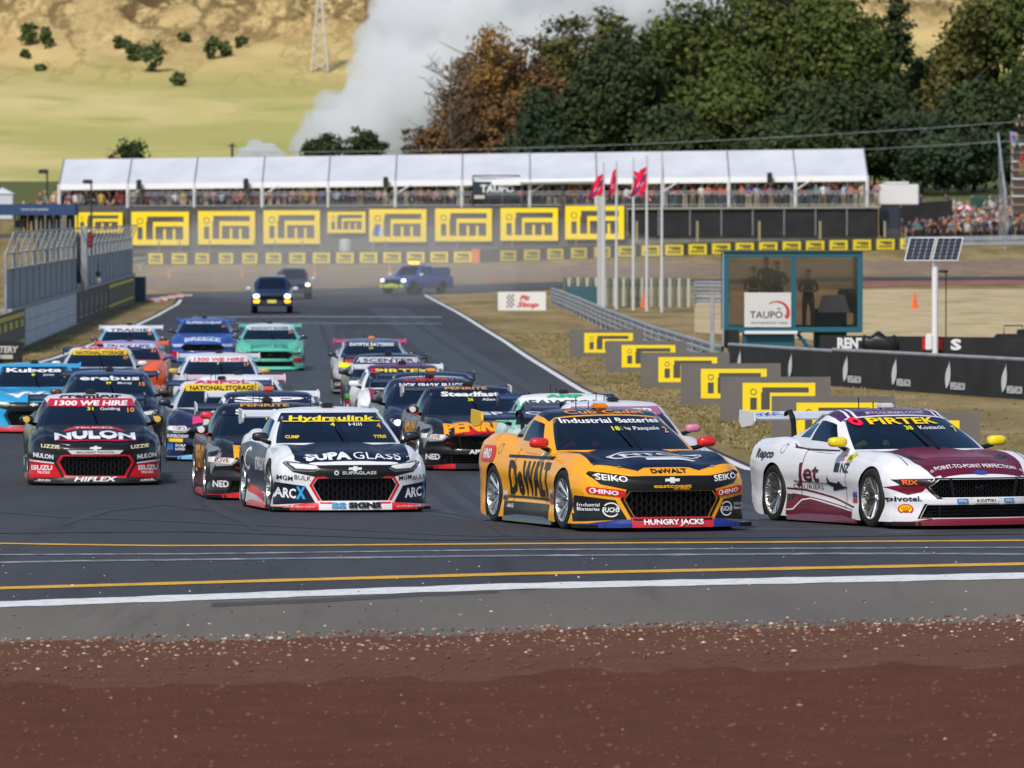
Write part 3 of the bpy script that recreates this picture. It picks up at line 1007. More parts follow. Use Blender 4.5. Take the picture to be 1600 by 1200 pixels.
    # mirrors
    for s in (-1, 1):
        m = MB()
        m.pod((s * .955, -.56, .955), (.104, .078, .058), .65)
        parts.append(('mirror', m.mesh('mirror', 1, 50), ('mirror',), None))
        m = MB()
        m.tube([(s * .80, -.42, .87), (s * .86, -.48, .885), (s * .92, -.55, .915)], [.03, .026, .03], 8)
        parts.append(('mirror_arm', m.mesh('mirror_arm', 1, 50), ('black',), 'mirror'))
    # rear wing
    wing = MB()
    prof = [(2.14, 1.195), (2.18, 1.175), (2.30, 1.180), (2.42, 1.215), (2.50, 1.275), (2.41, 1.245), (2.30, 1.222), (2.20, 1.216)]
    wing.prism(prof, -.86, .86, 'x')
    parts.append(('rear_wing', wing.mesh('rear_wing', 1, 40), ('wing',), None)); tri.add(wing.v, wing.f)
    for s in (-1, 1):
        e = MB(); e.prism([(2.08, 1.270), (2.52, 1.300), (2.54, 1.160), (2.45, 1.090), (2.14, 1.120), (2.08, 1.170)], s * .86, s * .885, 'x')
        parts.append(('end_plate', e.mesh('end_plate', 1, 30), ('endplate',), 'rear_wing'))
        e = MB(); e.prism([(1.94, 0.900), (2.08, 0.900), (2.10, 1.140), (2.18, 1.250), (2.30, 1.270), (2.32, 1.215), (2.24, 1.280), (2.12, 1.300), (2.02, 1.220)], s * .40, s * .42, 'x')
        parts.append(('wing_stand', e.mesh('wing_stand', 1, 30), ('black',), 'rear_wing'))
    # roof camera pod, aerials, wiper
    m = MB(); m.rbox((.0, .35, 1.35), (.15, .20, .07), .02)
    parts.append(('roof_camera', m.mesh('roof_camera', 1, 40), ('pod',), None))
    for x, y, h in ((-.10, .45, .09), (-.17, .70, .14)):
        m = MB(); m.tube([(x, y, 1.31), (x, y, 1.31 + h)], .006, 6)
        parts.append(('aerial', m.mesh('aerial', 1, 40), ('black',), None))
    m = MB(); m.tube([(.10, -.93, .875), (.05, -.55, 1.07), (.01, -.30, 1.185)], [.012, .012, .008], 6)
    parts.append(('wiper', m.mesh('wiper', 1, 40), ('black',), None))
    # cage, seat, dash inside
    m = MB()
    for s in (-1, 1):
        m.tube([(s * .72, -.45, .85), (s * .60, .05, 1.18), (s * .58, .75, 1.24), (s * .66, .95, .85)], .02, 6)
        m.tube([(s * .58, .75, 1.24), (s * .55, 1.6, .93)], .018, 6)
    m.tube([(-.58, .75, 1.24), (.58, .75, 1.24)], .02, 6); m.tube([(-.60, .05, 1.18), (.60, .05, 1.18)], .02, 6)
    m.tube([(-.58, .75, 1.24), (.66, .95, .85)], .018, 6)
    parts.append(('roll_cage', m.mesh('roll_cage', 1, 40), ('cage',), None))
    m = MB(); m.rbox((0, -.30, .86), (1.06, .26, .10), .03); m.rbox((-.30, .62, .98), (.46, .14, .30), .05); m.rbox((-.52, .50, 1.03), (.06, .25, .20), .02); m.rbox((-.08, .50, 1.03), (.06, .25, .20), .02)
    parts.append(('seat', m.mesh('seat', 1, 40), ('dark',), None))
    # body triangles for laying print on the surface
    tri.add([tuple(p.co) for p in bo.vertices], [tuple(p.vertices) for p in bo.polygons])
    # lamps, placed on the surface
    bvh = BVHTree.FromPolygons([Vector(p) for p in tri.v], tri.f)
    return {'parts': parts, 'bvh': bvh, 'T': T}
VIEWS = {'front': (Vector((1, 0, 0)), Vector((0, 0, 1)), Vector((0, 1, 0))),
         'top': (Vector((1, 0, 0)), Vector((0, 1, 0)), Vector((0, 0, -1))),
         'left': (Vector((0, -1, 0)), Vector((0, 0, 1)), Vector((1, 0, 0))),
         'right': (Vector((0, 1, 0)), Vector((0, 0, 1)), Vector((-1, 0, 0)))}
def project(mb, bvh, view, shape, mi, lift, cell=.09, maxdepth=None, mindot=.12):
    cells = {'front': (cell, cell * .5), 'top': (cell * .6, cell), 'left': (cell, cell * .7), 'right': (cell, cell * .7)}[view]
    """wrap a 2d shape on the body surface seen along a view axis"""
    if not shape: return
    if isinstance(shape[0], tuple): shape = (shape, [tuple(range(len(shape)))])
    vs, fs = shape
    if not fs: return
    U, Vv, D = VIEWS[view]
    bm = bmesh.new()
    bv = [bm.verts.new((x, z, 0)) for x, z in vs]
    for f in fs:
        try: bm.faces.new([bv[i] for i in f])
        except ValueError: pass
    xs = [p[0] for p in vs]; zs = [p[1] for p in vs]
    big = [f for f in bm.faces if len(f.verts) > 4]
    if big: bmesh.ops.triangulate(bm, faces=big)
    for axis, lo, hi in ((0, min(xs), max(xs)), (1, min(zs), max(zs))):
        n = int((hi - lo) / cells[axis])
        for i in range(n):
            c = lo + (hi - lo) * (i + 1) / (n + 1)
            co = (c, 0, 0) if axis == 0 else (0, c, 0)
            no = (1, 0, 0) if axis == 0 else (0, 1, 0)
            bmesh.ops.bisect_plane(bm, geom=bm.verts[:] + bm.edges[:] + bm.faces[:], plane_co=co, plane_no=no)
    if view == 'front':
        for c in [s * (.795 + .0125 * i) for s in (-1, 1) for i in range(15)]:
            if min(xs) < c < max(xs): bmesh.ops.bisect_plane(bm, geom=bm.verts[:] + bm.edges[:] + bm.faces[:], plane_co=(c, 0, 0), plane_no=(1, 0, 0))
    bm.verts.index_update()
    pos = []
    for p in bm.verts:
        o = U * p.co.x + Vv * p.co.y - D * 5.0
        h, nrm, fi, dist = bvh.ray_cast(o, D, 12)
        if h is None: pos.append(None); continue
        if nrm.dot(D) > 0: nrm = -nrm
        if (view == 'front' and p.co.y < .70 and h.y > -1.8) or (view in ('left', 'right') and p.co.y < .95 and abs(h.x) < .74) or (view == 'top' and h.z < .57): pos.append(None); continue
        if nrm.dot(D) > -mindot or (maxdepth is not None and dist - 5 > maxdepth): pos.append(None); continue
        nn = (nrm - D * .6).normalized()
        pos.append(h + nn * lift)
    base = len(mb.v); mp = {}
    for i, p in enumerate(pos):
        if p is not None: mp[i] = len(mb.v); mb.v.append(tuple(p))
    for f in bm.faces:
        ids = [q.index for q in f.verts]
        if any(pos[i] is None for i in ids): continue
        P = [pos[i] for i in ids]
        dd = [p.dot(D) for p in P]
        sp = max((p - P[0]).length for p in P)
        if max(dd) - min(dd) > (.30 if view != 'front' else .5): continue
        mb.f.append(tuple(mp[i] for i in ids)); mb.m.append(mi)
    bm.free()
class Livery:
    """flat print on one car, one mesh per named graphic"""
    def __init__(s, proto, cell=.09):
        s.p = proto; s.g = []; s.cell = cell
    def put(s, part, view, shape, col, layer=1, rough=.35, maxdepth=None, emit=0.):
        mb = MB()
        project(mb, s.p['bvh'], view, shape, 0, .003 * layer + .001, s.cell, maxdepth)
        s.g.append((part, mb, mat(col, .42, 0, .12, .3, emit)))
    def text(s, part, view, t, cx, cz, wd, h, col, layer=2, bold=.02, shear=0., rot=0., slope=0., spacing=1.0):
        s.put(part, view, text_fit(t, cx, cz, wd, h, bold, shear, rot, spacing, slope), col, layer)
    def build(s, root):
        for nm, mb, m in s.g:
            if mb.f: obj(nm, mb, m, root, smooth=60, fix=False)
GLASS = glassmat('windscreen_glass', (.26, .34, .46, 1), 2.2)
SIDEG = glassmat('side_glass', (.45, .47, .50, 1))
BLACK = mat((16, 16, 18), .5, 0, 0, .25)
DARK = mat((18, 18, 20), .45, 0, 0, .3)
RUBBER = mat((24, 24, 25), .75)
RIMM = mat((214, 214, 212), .28, 1.0)
NUT = mat((96, 92, 90), .35, .8)
DISCM = mat((110, 105, 100), .4, .8)
PROTO = {'c': make_proto('c'), 'm': make_proto('m')}
CARS = {}
def car(T, name, px, py, yaw, label, paintc, roof=None, pillar=None, mirror=(25, 25, 28), lipmid=None, lipside=None, skirt=(25, 25, 28), wing=None, endplate=None, pod=(25, 25, 28), rim=None, steer=0., Y=None, detail=True):
    """px, py: photo pixel of the middle of the nose on the ground"""
    p = PROTO[T]
    g = gp(px, py) if Y is None else Vector(((px - 800) * Y / F, Y, gz(Y)))
    yw = radians(yaw)
    h = Vector((sin(yw), -cos(yw), 0))
    c = g - h * 2.40
    fz = gz((c + h * -FA).y); rz = gz((c - h * RA).y)
    pitch = math.atan2(fz - rz, RA - FA)
    root = empty('race_car', (c.x, c.y, rz + (fz - rz) * RA / (RA - FA)))
    root.rotation_euler = (-pitch, 0, yw)
    root.scale = (1.02, 1.0, .985)
    tag(root, label, 'race car', 'race cars bunched on the track')
    roof = roof or paintc; pillar = pillar or paintc
    M = {'paint': paint(paintc), 'roof': paint(roof), 'pillar': paint(pillar), 'black': BLACK, 'dark': DARK, 'glass': GLASS, 'sideglass': SIDEG,
         'mirror': paint(mirror), 'lipmid': paint(lipmid or paintc), 'lipside': paint(lipside or lipmid or paintc), 'skirt': paint(skirt),
         'wing': paint(wing or paintc), 'endplate': paint(endplate or wing or paintc), 'pod': mat(pod, .4), 'cage': mat((120, 120, 125), .4)}
    last = {}
    for nm, me, roles, par in p['parts']:
        o = inst(nm, me, [M[r] for r in roles], last.get(par, root) if par else root)
        last[nm] = o
    for y in (FA, RA):
        for s in (-1, 1):
            wl = inst('wheel', RIM, [rim or RIMM, NUT], root, (s * .822, y, TR), (R.random() * 6, 0, (pi if s > 0 else 0) + (steer if y < 0 else 0)))
            inst('tyre', TYRE, [RUBBER], wl)
            if detail: inst('brake_disc', DISC, [DISCM], wl, (.03, 0, 0))
    L = Livery(p, .045 if detail else .08)
    CARS[name] = root
    return root, L
# ---- common pieces of print -------------------------------------------------------
def bowtie(cx, cz, w):
    h = w * .36
    return ([(cx - w * .5, cz - h * .22), (cx - w * .17, cz - h * .22), (cx - w * .17, cz - h * .5), (cx + w * .13, cz - h * .5), (cx + w * .13, cz - h * .22), (cx + w * .44, cz - h * .22),
             (cx + w * .5, cz + h * .22), (cx + w * .17, cz + h * .22), (cx + w * .17, cz + h * .5), (cx - w * .13, cz + h * .5), (cx - w * .13, cz + h * .22), (cx - w * .44, cz + h * .22)],
            [(0, 1, 10, 11), (1, 2, 3, 4, 7, 8, 9, 10), (4, 5, 6, 7)])
def ringpoly(a, b):
    b = [(x * 1.012, z + (.003 if z > .3 else -.003)) for x, z in b]
    n = len(a)
    return a + b, [(i, (i + 1) % n, n + (i + 1) % n, n + i) for i in range(n)]
def mir(poly): return [(-x, z) for x, z in poly][::-1]
BAND_C = [(-.85, .640), (-.81, .668), (-.45, .612), (.45, .612), (.81, .668), (.85, .640), (.74, .525), (.47, .462), (-.47, .462), (-.74, .525)]
SURR_C = [(-.49, .47), (.49, .47), (.555, .36), (.43, .125), (-.43, .125), (-.555, .36)]
LAMP_C = [(-.83, .640), (-.80, .663), (-.46, .610), (-.42, .565), (-.50, .530), (-.74, .545)]
CORNER_C = [(-.97, .385), (-.93, .40), (-.60, .35), (-.485, .142), (-.97, .112)]
LAMP_M = [(-.90, .555), (-.55, .562), (-.63, .49), (-.82, .475)]
def hood(L, col, pts, part='bonnet_graphic', layer=1):
    L.put(part, 'top', pts, col, layer)
def front_c(L, surround=(22, 22, 24), corner=(24, 24, 26), lamp=True, band=(20, 20, 22)):
    L.put('nose_band', 'front', BAND_C, band, 1)
    L.put('grille_surround', 'front', ringpoly(SURR_C, GRILLE_C), surround, 1)
    L.put('bow_emblem', 'front', bowtie(0, .565, .17), (205, 205, 205), 3)
    for s in (0, 1):
        f = (lambda q: q) if s == 0 else mir
        if corner: L.put('corner_panel', 'front', f(CORNER_C), corner, 1)
        if lamp: L.put('headlight', 'front', f(LAMP_C), (170, 172, 172), 2)
        if lamp: L.put('headlight', 'front', f([(x * .96 - .02, z * .9 + .06) for x, z in LAMP_C]), (60, 62, 66), 3)
        if lamp: L.put('headlight', 'front', f([(x * .8 - .11, z * .55 + .27) for x, z in LAMP_C]), (215, 216, 214), 4)
def front_m(L, corner=None, lampcol=(14, 14, 16), surround=(18, 18, 20), strip=True):
    L.put('grille_surround', 'front', ringpoly([(x * 1.06, .455 + (z - .455) * 1.16) for x, z in GRILLE_M], GRILLE_M), surround, 1)
    L.put('intake_surround', 'front', ringpoly([(x * 1.04, .20 + (z - .20) * 1.14) for x, z in INTAKE_M], INTAKE_M), surround, 1)
    for s in (0, 1):
        f = (lambda q: q) if s == 0 else mir
        L.put('headlight', 'front', f(LAMP_M), lampcol, 2)
        if strip: L.put('headlight', 'front', f([(-.86, .556), (-.62, .55), (-.64, .535), (-.84, .54)]), (210, 212, 214), 3)
    # running horse emblem
    hx, hz = 0.0, .455
    L.put('horse_emblem', 'front', ([(hx - .085, hz + .015), (hx - .02, hz + .022), (hx + .04, hz + .034), (hx + .085, hz + .028), (hx + .07, hz + .012), (hx + .03, hz + .008), (hx + .02, hz - .03), (hx + .01, hz - .005), (hx - .03, hz - .005), (hx - .06, hz - .028), (hx - .05, hz + .002)],
          [(0, 1, 10), (1, 2, 5, 8, 10), (2, 3, 4, 5), (5, 6, 7, 8), (8, 9, 10)]), (200, 200, 200), 3)
def screen(L, top, txt, tcol, z0=1.140, z1=1.250, sub=None, subcol=(225, 225, 225), num=None, numcol=(235, 150, 90), centre=None, h=.070, wd=1.06, bold=.03, shear=0., strip=True, up=None, upcol=(240, 240, 240), z=None):
    """sun strip with lettering over the top of the windscreen; heights as on the glass"""
    if strip: L.put('windscreen_banner', 'front', [(-.600, z1 + .004), (.600, z1 + .004), (.668, z0), (-.668, z0)], top, 1)
    L.text('windscreen_lettering', 'front', txt, 0, z if z else (z0 + .012 + h / 2), wd, h, tcol, 3, bold, shear)
    if up: L.text('roof_lettering', 'front', up, 0, z1 + .034, .80, .032, upcol, 3, .02)
    if centre: L.text('windscreen_lettering', 'front', centre, -.02, z0 - .038, .035 * len(centre) + .02, .042, (225, 235, 40), 3, .02)
    if sub: L.text('windscreen_lettering', 'front', sub, .27, z0 - .038, .042 * len(sub), .038, subcol, 3, .01)
    if num: L.text('windscreen_lettering', 'front', num, .575, z0 - .058, .052 * len(num), .062, numcol, 3, .02)
# ------------------------------------------------------------------ the field
NAVY = (9, 23, 52); WHITE = (232, 232, 234); RED = (205, 26, 32); YEL = (240, 205, 20); BLK = (20, 20, 22); LBLU = (60, 160, 220)
HOODP = [(-.60, -2.27), (.60, -2.27), (.71, -2.12), (.72, -1.2), (.70, -.80), (-.70, -.80), (-.72, -1.2), (-.71, -2.12)]
def shutlines(L):
    """door, bonnet and panel gaps as thin dark lines"""
    for vw, s in (('left', 1), ('right', -1)):
        for pts in ([(-.60, .22), (-.588, .22), (-.512, .88), (-.524, .88)], [(.72, .22), (.732, .22), (.742, .84), (.730, .84)], [(-.6, .215), (.73, .215), (.73, .225), (-.6, .225)]):
            L.put('shut_line', vw, [(x * s, z) for x, z in pts][::s], BLK, 1)
    for s in (-1, 1):
        L.put('bonnet_vent', 'top', [(s * x, y) for x, y in ((.44, -1.75), (.58, -1.70), (.56, -1.50), (.46, -1.55))][::s], (10, 10, 12), 3)
    for s in (-1, 1):
        for x, y in ((.52, -2.16), (.60, -1.0)): L.put('bonnet_pin', 'top', circ(s * x, y, .022, .022, 10), (150, 150, 152), 4)
    for vw, s in (('left', 1), ('right', -1)):
        for k, (u, z, c) in enumerate(((1.02, .40, (200, 200, 204)), (1.02, .34, (60, 90, 160)), (1.02, .28, (190, 50, 50)), (-.86, .34, (210, 210, 212)), (-.86, .28, (40, 42, 50)))):
            L.put('small_sticker', vw, rect(s * u - .07, z, s * u + .07, z + .045), c, 3)
        L.put('fuel_flap', vw, ring(-1.12 * s, .86, .050, .056, 18), BLK, 2)
    L.put('shut_line', 'top', [(-.715, -1.95), (-.708, -1.95), (-.735, -.9), (-.742, -.9)], BLK, 3)
    L.put('shut_line', 'top', [(.708, -1.95), (.715, -1.95), (.742, -.9), (.735, -.9)], BLK, 3)
def wing_text(r, t, cx, wd, col):
    m = MB(); u = Vector((0, .28, .052)).normalized()
    flat(m, text_fit(t, cx, .14, wd, .16, .02), (0, 2.20, 1.222), (1, 0, 0), u, 0, .004); obj('wing_lettering', m, mat(col, .42, 0, .12, .3), r, smooth=0, fix=False)
def pill(L, part, vw, cx, cz, wd, h, col, txt, tcol, slope=0., bold=.03, tw=.8, shear=0.):
    q = rrect(-wd / 2, -h / 2, wd / 2, h / 2, h * .45)
    L.put(part, vw, [(cx + x, cz + z + slope * x) for x, z in q], col, 2)
    L.text(part, vw, txt, cx, cz, wd * tw, h * .55, tcol, 4, bold, shear, slope=slope)
# ---- yellow and navy leader
r, L = car('c', 'yellow', 1051, 832, 15.8, 'yellow race car with navy bonnet, red mirrors and big black door lettering', (246, 166, 0), roof=NAVY, pillar=(246, 166, 0), mirror=(208, 26, 24),
           lipmid=(205, 22, 34), lipside=(20, 46, 130), wing=(14, 32, 74), endplate=(238, 190, 16), pod=(230, 130, 24), skirt=(26, 26, 28))
front_c(L, surround=(18, 18, 20), corner=(22, 24, 28), lamp=False)
shutlines(L)
hood(L, NAVY, [(-.76, -2.0), (-.34, -2.25), (-.26, -2.18), (.26, -2.18), (.34, -2.25), (.76, -2.0), (.76, -1.3), (.73, -.78), (-.73, -.78), (-.76, -1.3)])
L.text('bonnet_lettering', 'front', 'DeWALT', 0, .662, .40, .042, BLK, 3, .035)
vs, fs = ring(.05, -1.55, .46, .53, 32, .62); L.put('bonnet_lettering', 'top', (vs, fs), (225, 228, 232), 3)
L.text('bonnet_lettering', 'top', 'NTCL', .05, -1.55, .74, .26, (225, 228, 232), 3, .03)
L.put('bonnet_lettering', 'top', [(-.15, -1.98), (.35, -1.98), (.42, -1.89), (-.15, -1.89)], (225, 228, 232), 3)
for s in (-1, 1):
    L.text('lamp_lettering', 'front', 'SEIKO', s * .63, .592, .30, .058, WHITE, 3, .018, slope=s * .10)
    pill(L, 'nose_sticker', 'front', s * .685, .440, .37, .078, (208, 24, 30), 'HINO', WHITE, s * .13, .04, .62)
    vs, fs = ring(s * .685 - .125, .440 - s * s * .0 - .016 * s, .020, .029, 16); L.put('nose_sticker', 'front', (vs, fs), WHITE, 4)
    L.text('corner_lettering', 'front', 'Industrial', s * .83, .300, .17, .036, WHITE, 3, .012)
    L.text('corner_lettering', 'front', 'Batteries', s * .83, .252, .17, .036, WHITE, 3, .012)
    L.text('corner_lettering', 'front', 'FUCHS', s * .64, .245, .16, .050, WHITE, 3, .03, .1)
    vs, fs = ring(s * .64, .245, .068, .082, 20); L.put('corner_lettering', 'front', (vs[:18] + vs[18:], fs[:8] + fs[10:18]), WHITE, 3)
L.text('nose_lettering', 'front', 'eastcoast', 0, .505, .42, .040, (240, 170, 20), 3, .03)
L.text('nose_lettering', 'front', 'car rentals', .10, .474, .18, .022, (240, 170, 20), 3, .01)
L.text('lip_lettering', 'front', 'HUNGRY JACKS', 0, .108, .66, .050, WHITE, 6, .035)
screen(L, NAVY, 'Industrial Batteries', WHITE, z=1.190, wd=1.12, h=.052, bold=.02, strip=False, centre='18', sub='De Pasquale', num='2', numcol=(230, 150, 130))
L.text('roof_lettering', 'front', 'Cub Cadet', 0, 1.283, .90, .036, (225, 150, 70), 3, .02)
for vw, sg in (('left', 1), ('right', -1)):
    L.text('door_lettering', vw, 'DeWALT', .10 * sg, .545, 1.62, .36, BLK, 2, .035, slope=-.0)
    L.put('door_lettering', vw, rect(-.78 if sg > 0 else -.9, .770, .9 if sg > 0 else .78, .800), (26, 26, 28), 2)
    L.put('door_lettering', vw, rect(-.78 if sg > 0 else -.9, .310, .9 if sg > 0 else .78, .338), (26, 26, 28), 2)
    L.put('sill_panel', vw, rect(-.9, .10, .9, .27), BLK, 1)
    pill(L, 'quarter_sticker', vw, -1.55 * sg, .80, .62, .19, (206, 30, 36), 'HINO', WHITE, 0, .04, .62)
    L.put('door_sticker', vw, rect(.44 * sg - .12, .80, .44 * sg + .02, .838), (232, 232, 236), 2)
    L.put('door_sticker', vw, rect(.44 * sg + .03, .80, .44 * sg + .16, .838), (190, 190, 30), 2)
    L.text('sill_lettering', vw, 'AKG', -.66 * sg, .22, .22, .04, WHITE, 3, .02)
L.build(r)
wing_text(r, 'SP TOOLS', -.2, 1.25, WHITE)
# ---- white and maroon, nearest
MAR = (96, 14, 42)
r, L = car('m', 'jet', 1541, 828, 20, 'white race car with maroon bonnet and sills, yellow mirrors, at the right edge', (226, 226, 230), roof=(70, 34, 84), mirror=(236, 208, 16),
           lipmid=(120, 14, 36), skirt=MAR, wing=(214, 216, 226), endplate=(222, 222, 226), pod=(210, 205, 205))
front_m(L, surround=(20, 20, 22), strip=False); shutlines(L)
hood(L, MAR, [(-.52, -2.285), (.52, -2.285), (.62, -1.9), (.70, -.80), (-.70, -.80), (-.62, -1.9)])
hood(L, (130, 14, 44), [(-.45, -1.75), (.45, -1.75), (.40, -1.3), (-.40, -1.3)], layer=2)
L.text('bonnet_lettering', 'top', 'POINT-TO-POINT PERFECTION', 0, -2.12, .95, .075, (225, 225, 228), 3, .015)
L.put('oval_badge', 'top', circ(0, -2.27, .085, .035), (40, 70, 150), 4)
for s in (-1, 1):
    L.put('nose_flash', 'front', [(s * x, z) for x, z in ((.95, .47), (.56, .56), (.66, .42), (.78, .385))][::s], (112, 14, 40), 1)
    L.text('corner_lettering', 'front', 'pivotel.', s * .80, .345, .26, .05, (30, 30, 60), 3, .025)
    L.put('shell_sticker', 'front', [(s * .80 + .062 * sin(t), .228 - .058 * cos(t) + (.02 if abs(t) < .5 else 0)) for t in [k * pi / 9 - pi for k in range(18)]], (205, 40, 24), 2)
    L.put('shell_sticker', 'front', [(s * .80 + .050 * sin(t), .229 - .046 * cos(t) + (.02 if abs(t) < .5 else 0)) for t in [k * pi / 9 - pi for k in range(18)]], (244, 196, 20), 3)
    for k in range(-2, 3):
        L.put('shell_sticker', 'front', [(s * .80 - .003 + k * .006, .195), (s * .80 + .003 + k * .006, .195), (s * .80 + .004 + k * .018, .262 - abs(k) * .006), (s * .80 - .002 + k * .018, .262 - abs(k) * .006)], (205, 40, 24), 4)
    L.text('lamp_lettering', 'front', 'RIX', s * .76, .523, .12, .045, (236, 100, 30), 4, .03)
    L.put('bar_sticker', 'front', rect(s * .27 - .06, .295, s * .27 + .06, .34), (40, 130, 200), 6)
    L.text('bar_sticker', 'front', 'PPG', s * .27, .317, .08, .026, WHITE, 7, .02)
L.put('bar_sticker', 'front', rect(-.14, .29, .14, .342), (228, 228, 224), 6)
L.text('bar_sticker', 'front', 'KOSTIKI', 0, .317, .22, .03, BLK, 7, .015)
screen(L, (14, 30, 70), 'PIRTEK', YEL, z=1.180, wd=.82, h=.068, strip=False, centre='38', sub='Kostecki', num='7', numcol=(235, 205, 60), bold=.03)
vs, fs = ring(-.53, 1.175, .022, .064, 18, .72); L.put('windscreen_lettering', 'front', (vs, fs), (226, 26, 60), 3)
L.text('roof_lettering', 'front', 'JETCOURIERS.CO.NZ', 0, 1.270, .70, .022, (220, 200, 225), 3, .01)
for s in (-1, 1):
    for k in (0, 1): L.put('roof_stripe', 'top', [(s * (.47 + .07 * k), .0), (s * (.50 + .07 * k), .0), (s * (.48 + .07 * k), 1.0), (s * (.45 + .07 * k), 1.0)][::s], (225, 225, 230), 2)
for vw, sg in (('left', 1), ('right', -1)):
    f = (lambda p: p) if sg > 0 else (lambda p: [(-x, z) for x, z in p][::-1])
    L.put('sill_panel', vw, f([(-.95, .10), (.95, .10), (.95, .20), (.2, .27), (-.5, .33), (-.95, .36)]), (100, 12, 42), 1)
    L.put('sill_panel', vw, f([(-.95, .395), (-.5, .385), (.3, .31), (1.0, .215), (1.0, .235), (.3, .33), (-.5, .405), (-.95, .415)]), (100, 12, 42), 1)
    L.put('sill_panel', vw, f([(-.93, .15), (-.75, .16), (-.55, .27), (-.35, .29), (.95, .175), (.95, .19), (-.35, .305), (-.56, .285), (-.77, .175), (-.93, .165)]), (225, 220, 225), 2)
    L.text('door_lettering', vw, 'Jet', -.38 * sg, .60, .60, .20, MAR, 2, .022)
    L.put('door_lettering', vw, f([(-.76, .487), (.22, .47), (.22, .48), (-.76, .497)]), (30, 24, 44), 2)
    L.text('door_lettering', vw, 'COURIERS', -.38 * sg, .435, .80, .055, (70, 66, 80), 2, -.005)
    L.put('jet_silhouette', vw, (f([(.15, .475), (.17, .57), (.23, .50), (.45, .485), (.50, .515), (.62, .46), (.80, .445), (.60, .425), (.30, .40), (.32, .445)]), [tuple(range(10))]), (26, 20, 42), 2)
    L.text('door_lettering', vw, 'NZ', .68 * sg, .665, .27, .10, (24, 24, 34), 2, .03)
    L.put('door_lettering', vw, rect(.43 * sg - .07, .615, .43 * sg + .07, .715), (24, 24, 34), 2)
    L.text('quarter_lettering', vw, 'Repco', -1.62 * sg, .80, .60, .10, (28, 30, 40), 2, .03, .25)
    L.put('door_sticker', vw, rect(.76 * sg - .08, .73, .76 * sg + .08, .82), (200, 190, 30), 2)
    L.text('door_sticker', vw, 'iTm', .76 * sg, .775, .10, .05, BLK, 3, .02)
    L.text('door_sticker', vw, 'S', .56 * sg, .775, .09, .06, (190, 40, 60), 3, .03, .3)
    L.put('belt_line', vw, f([(-1.0, .93), (-.85, .885), (-.5, .868), (.35, .862), (.35, .848), (-.5, .85), (-.87, .87)]), (70, 24, 60), 2)
L.build(r)
wing_text(r, 'DXC', -.62, .36, (40, 60, 150)); wing_text(r, 'DXC', .5, .36, (40, 60, 150))
# ---- white and navy number four
r, L = car('c', 'supa', 555, 802, 9, 'white race car with navy bonnet, yellow windscreen lettering and red lip', (226, 228, 232), roof=(228, 230, 234), mirror=(22, 22, 26), lipmid=(224, 224, 226), lipside=(214, 34, 36),
           wing=(222, 224, 228), skirt=(200, 40, 50), pod=(20, 26, 44))
front_c(L, surround=(208, 30, 42), corner=(16, 24, 44)); shutlines(L)
L.put('grille_surround', 'front', rect(-.34, .448, .34, .475), BLK, 2)
L.put('grille_surround', 'front', rect(-.26, .122, .26, .147), (226, 228, 232), 2)
hood(L, NAVY, HOODP)
L.text('bonnet_lettering', 'top', 'SUPA', -.30, -2.13, .56, .20, WHITE, 3, .05)
L.text('bonnet_lettering', 'top', 'GLASS', .30, -2.13, .58, .20, WHITE, 3, .0)
L.text('nose_lettering', 'front', 'SUPAGLASS', .05, .515, .42, .036, (210, 212, 216), 3, .02)
vs, fs = ring(-.23, .515, .015, .03, 14); L.put('nose_lettering', 'front', (vs, fs), (210, 212, 216), 3)
for s in (-1, 1):
    L.text('nose_sticker', 'front', 'MGM', s * .73 - .10, .455, .17, .055, (24, 24, 34), 2, .015, slope=s * .12)
    L.text('nose_sticker', 'front', 'BULK', s * .73 + .10, .455, .19, .055, (24, 24, 34), 2, .0, slope=s * .12)
    L.text('corner_lettering', 'front', 'ARC', s * .78 - .04, .265, .23, .115, WHITE, 3, .03, slope=s * .1)
    L.text('corner_lettering', 'front', 'X', s * .78 + .13, .265, .11, .14, (50, 160, 220), 3, .05)
    L.text('lip_lettering', 'front', 'SOUTHERN SIGNS', s * .68, .085, .36, .018, (235, 190, 190), 6, .0)
L.text('lip_lettering', 'front', 'SS', -.21, .108, .18, .058, (40, 150, 215), 6, .04)
L.text('lip_lettering', 'front', 'SIGNS', .11, .108, .40, .058, BLK, 6, .06)
screen(L, (12, 26, 56), 'Hydraulink', (246, 222, 30), wd=1.08, h=.060, bold=.03, shear=.12, centre='4', sub='Hill', num='4', numcol=(236, 150, 60))
L.put('windscreen_banner', 'front', [(-.62, 1.137), (.62, 1.137), (.618, 1.147), (-.618, 1.147)], (246, 222, 30), 3)
for s in (-1, 1): L.text('windscreen_lettering', 'front', 'TYRIS' if s > 0 else 'CUMP', s * .55, .945, .17, .036, (236, 206, 30), 3, .03)
for vw, sg in (('left', 1), ('right', -1)):
    f = (lambda p: p) if sg > 0 else (lambda p: [(-x, z) for x, z in p][::-1])
    L.put('door_graphic', vw, f([(-1.9, .25), (.9, .25), (1.0, .55), (.5, .80), (-1.0, .88), (-2.0, .80)]), (60, 66, 84), 1)
    L.text('door_lettering', vw, 'C', -.9 * sg, .66, .40, .30, (235, 236, 240), 2, .0)
    L.text('door_lettering', vw, 'SUPAGLASS', .25 * sg, .60, 1.1, .16, (235, 236, 240), 2, .02)
    L.put('door_graphic', vw, f([(-.9, .23), (.95, .12), (.95, .20), (-.9, .33)]), (206, 30, 44), 2)
L.build(r)
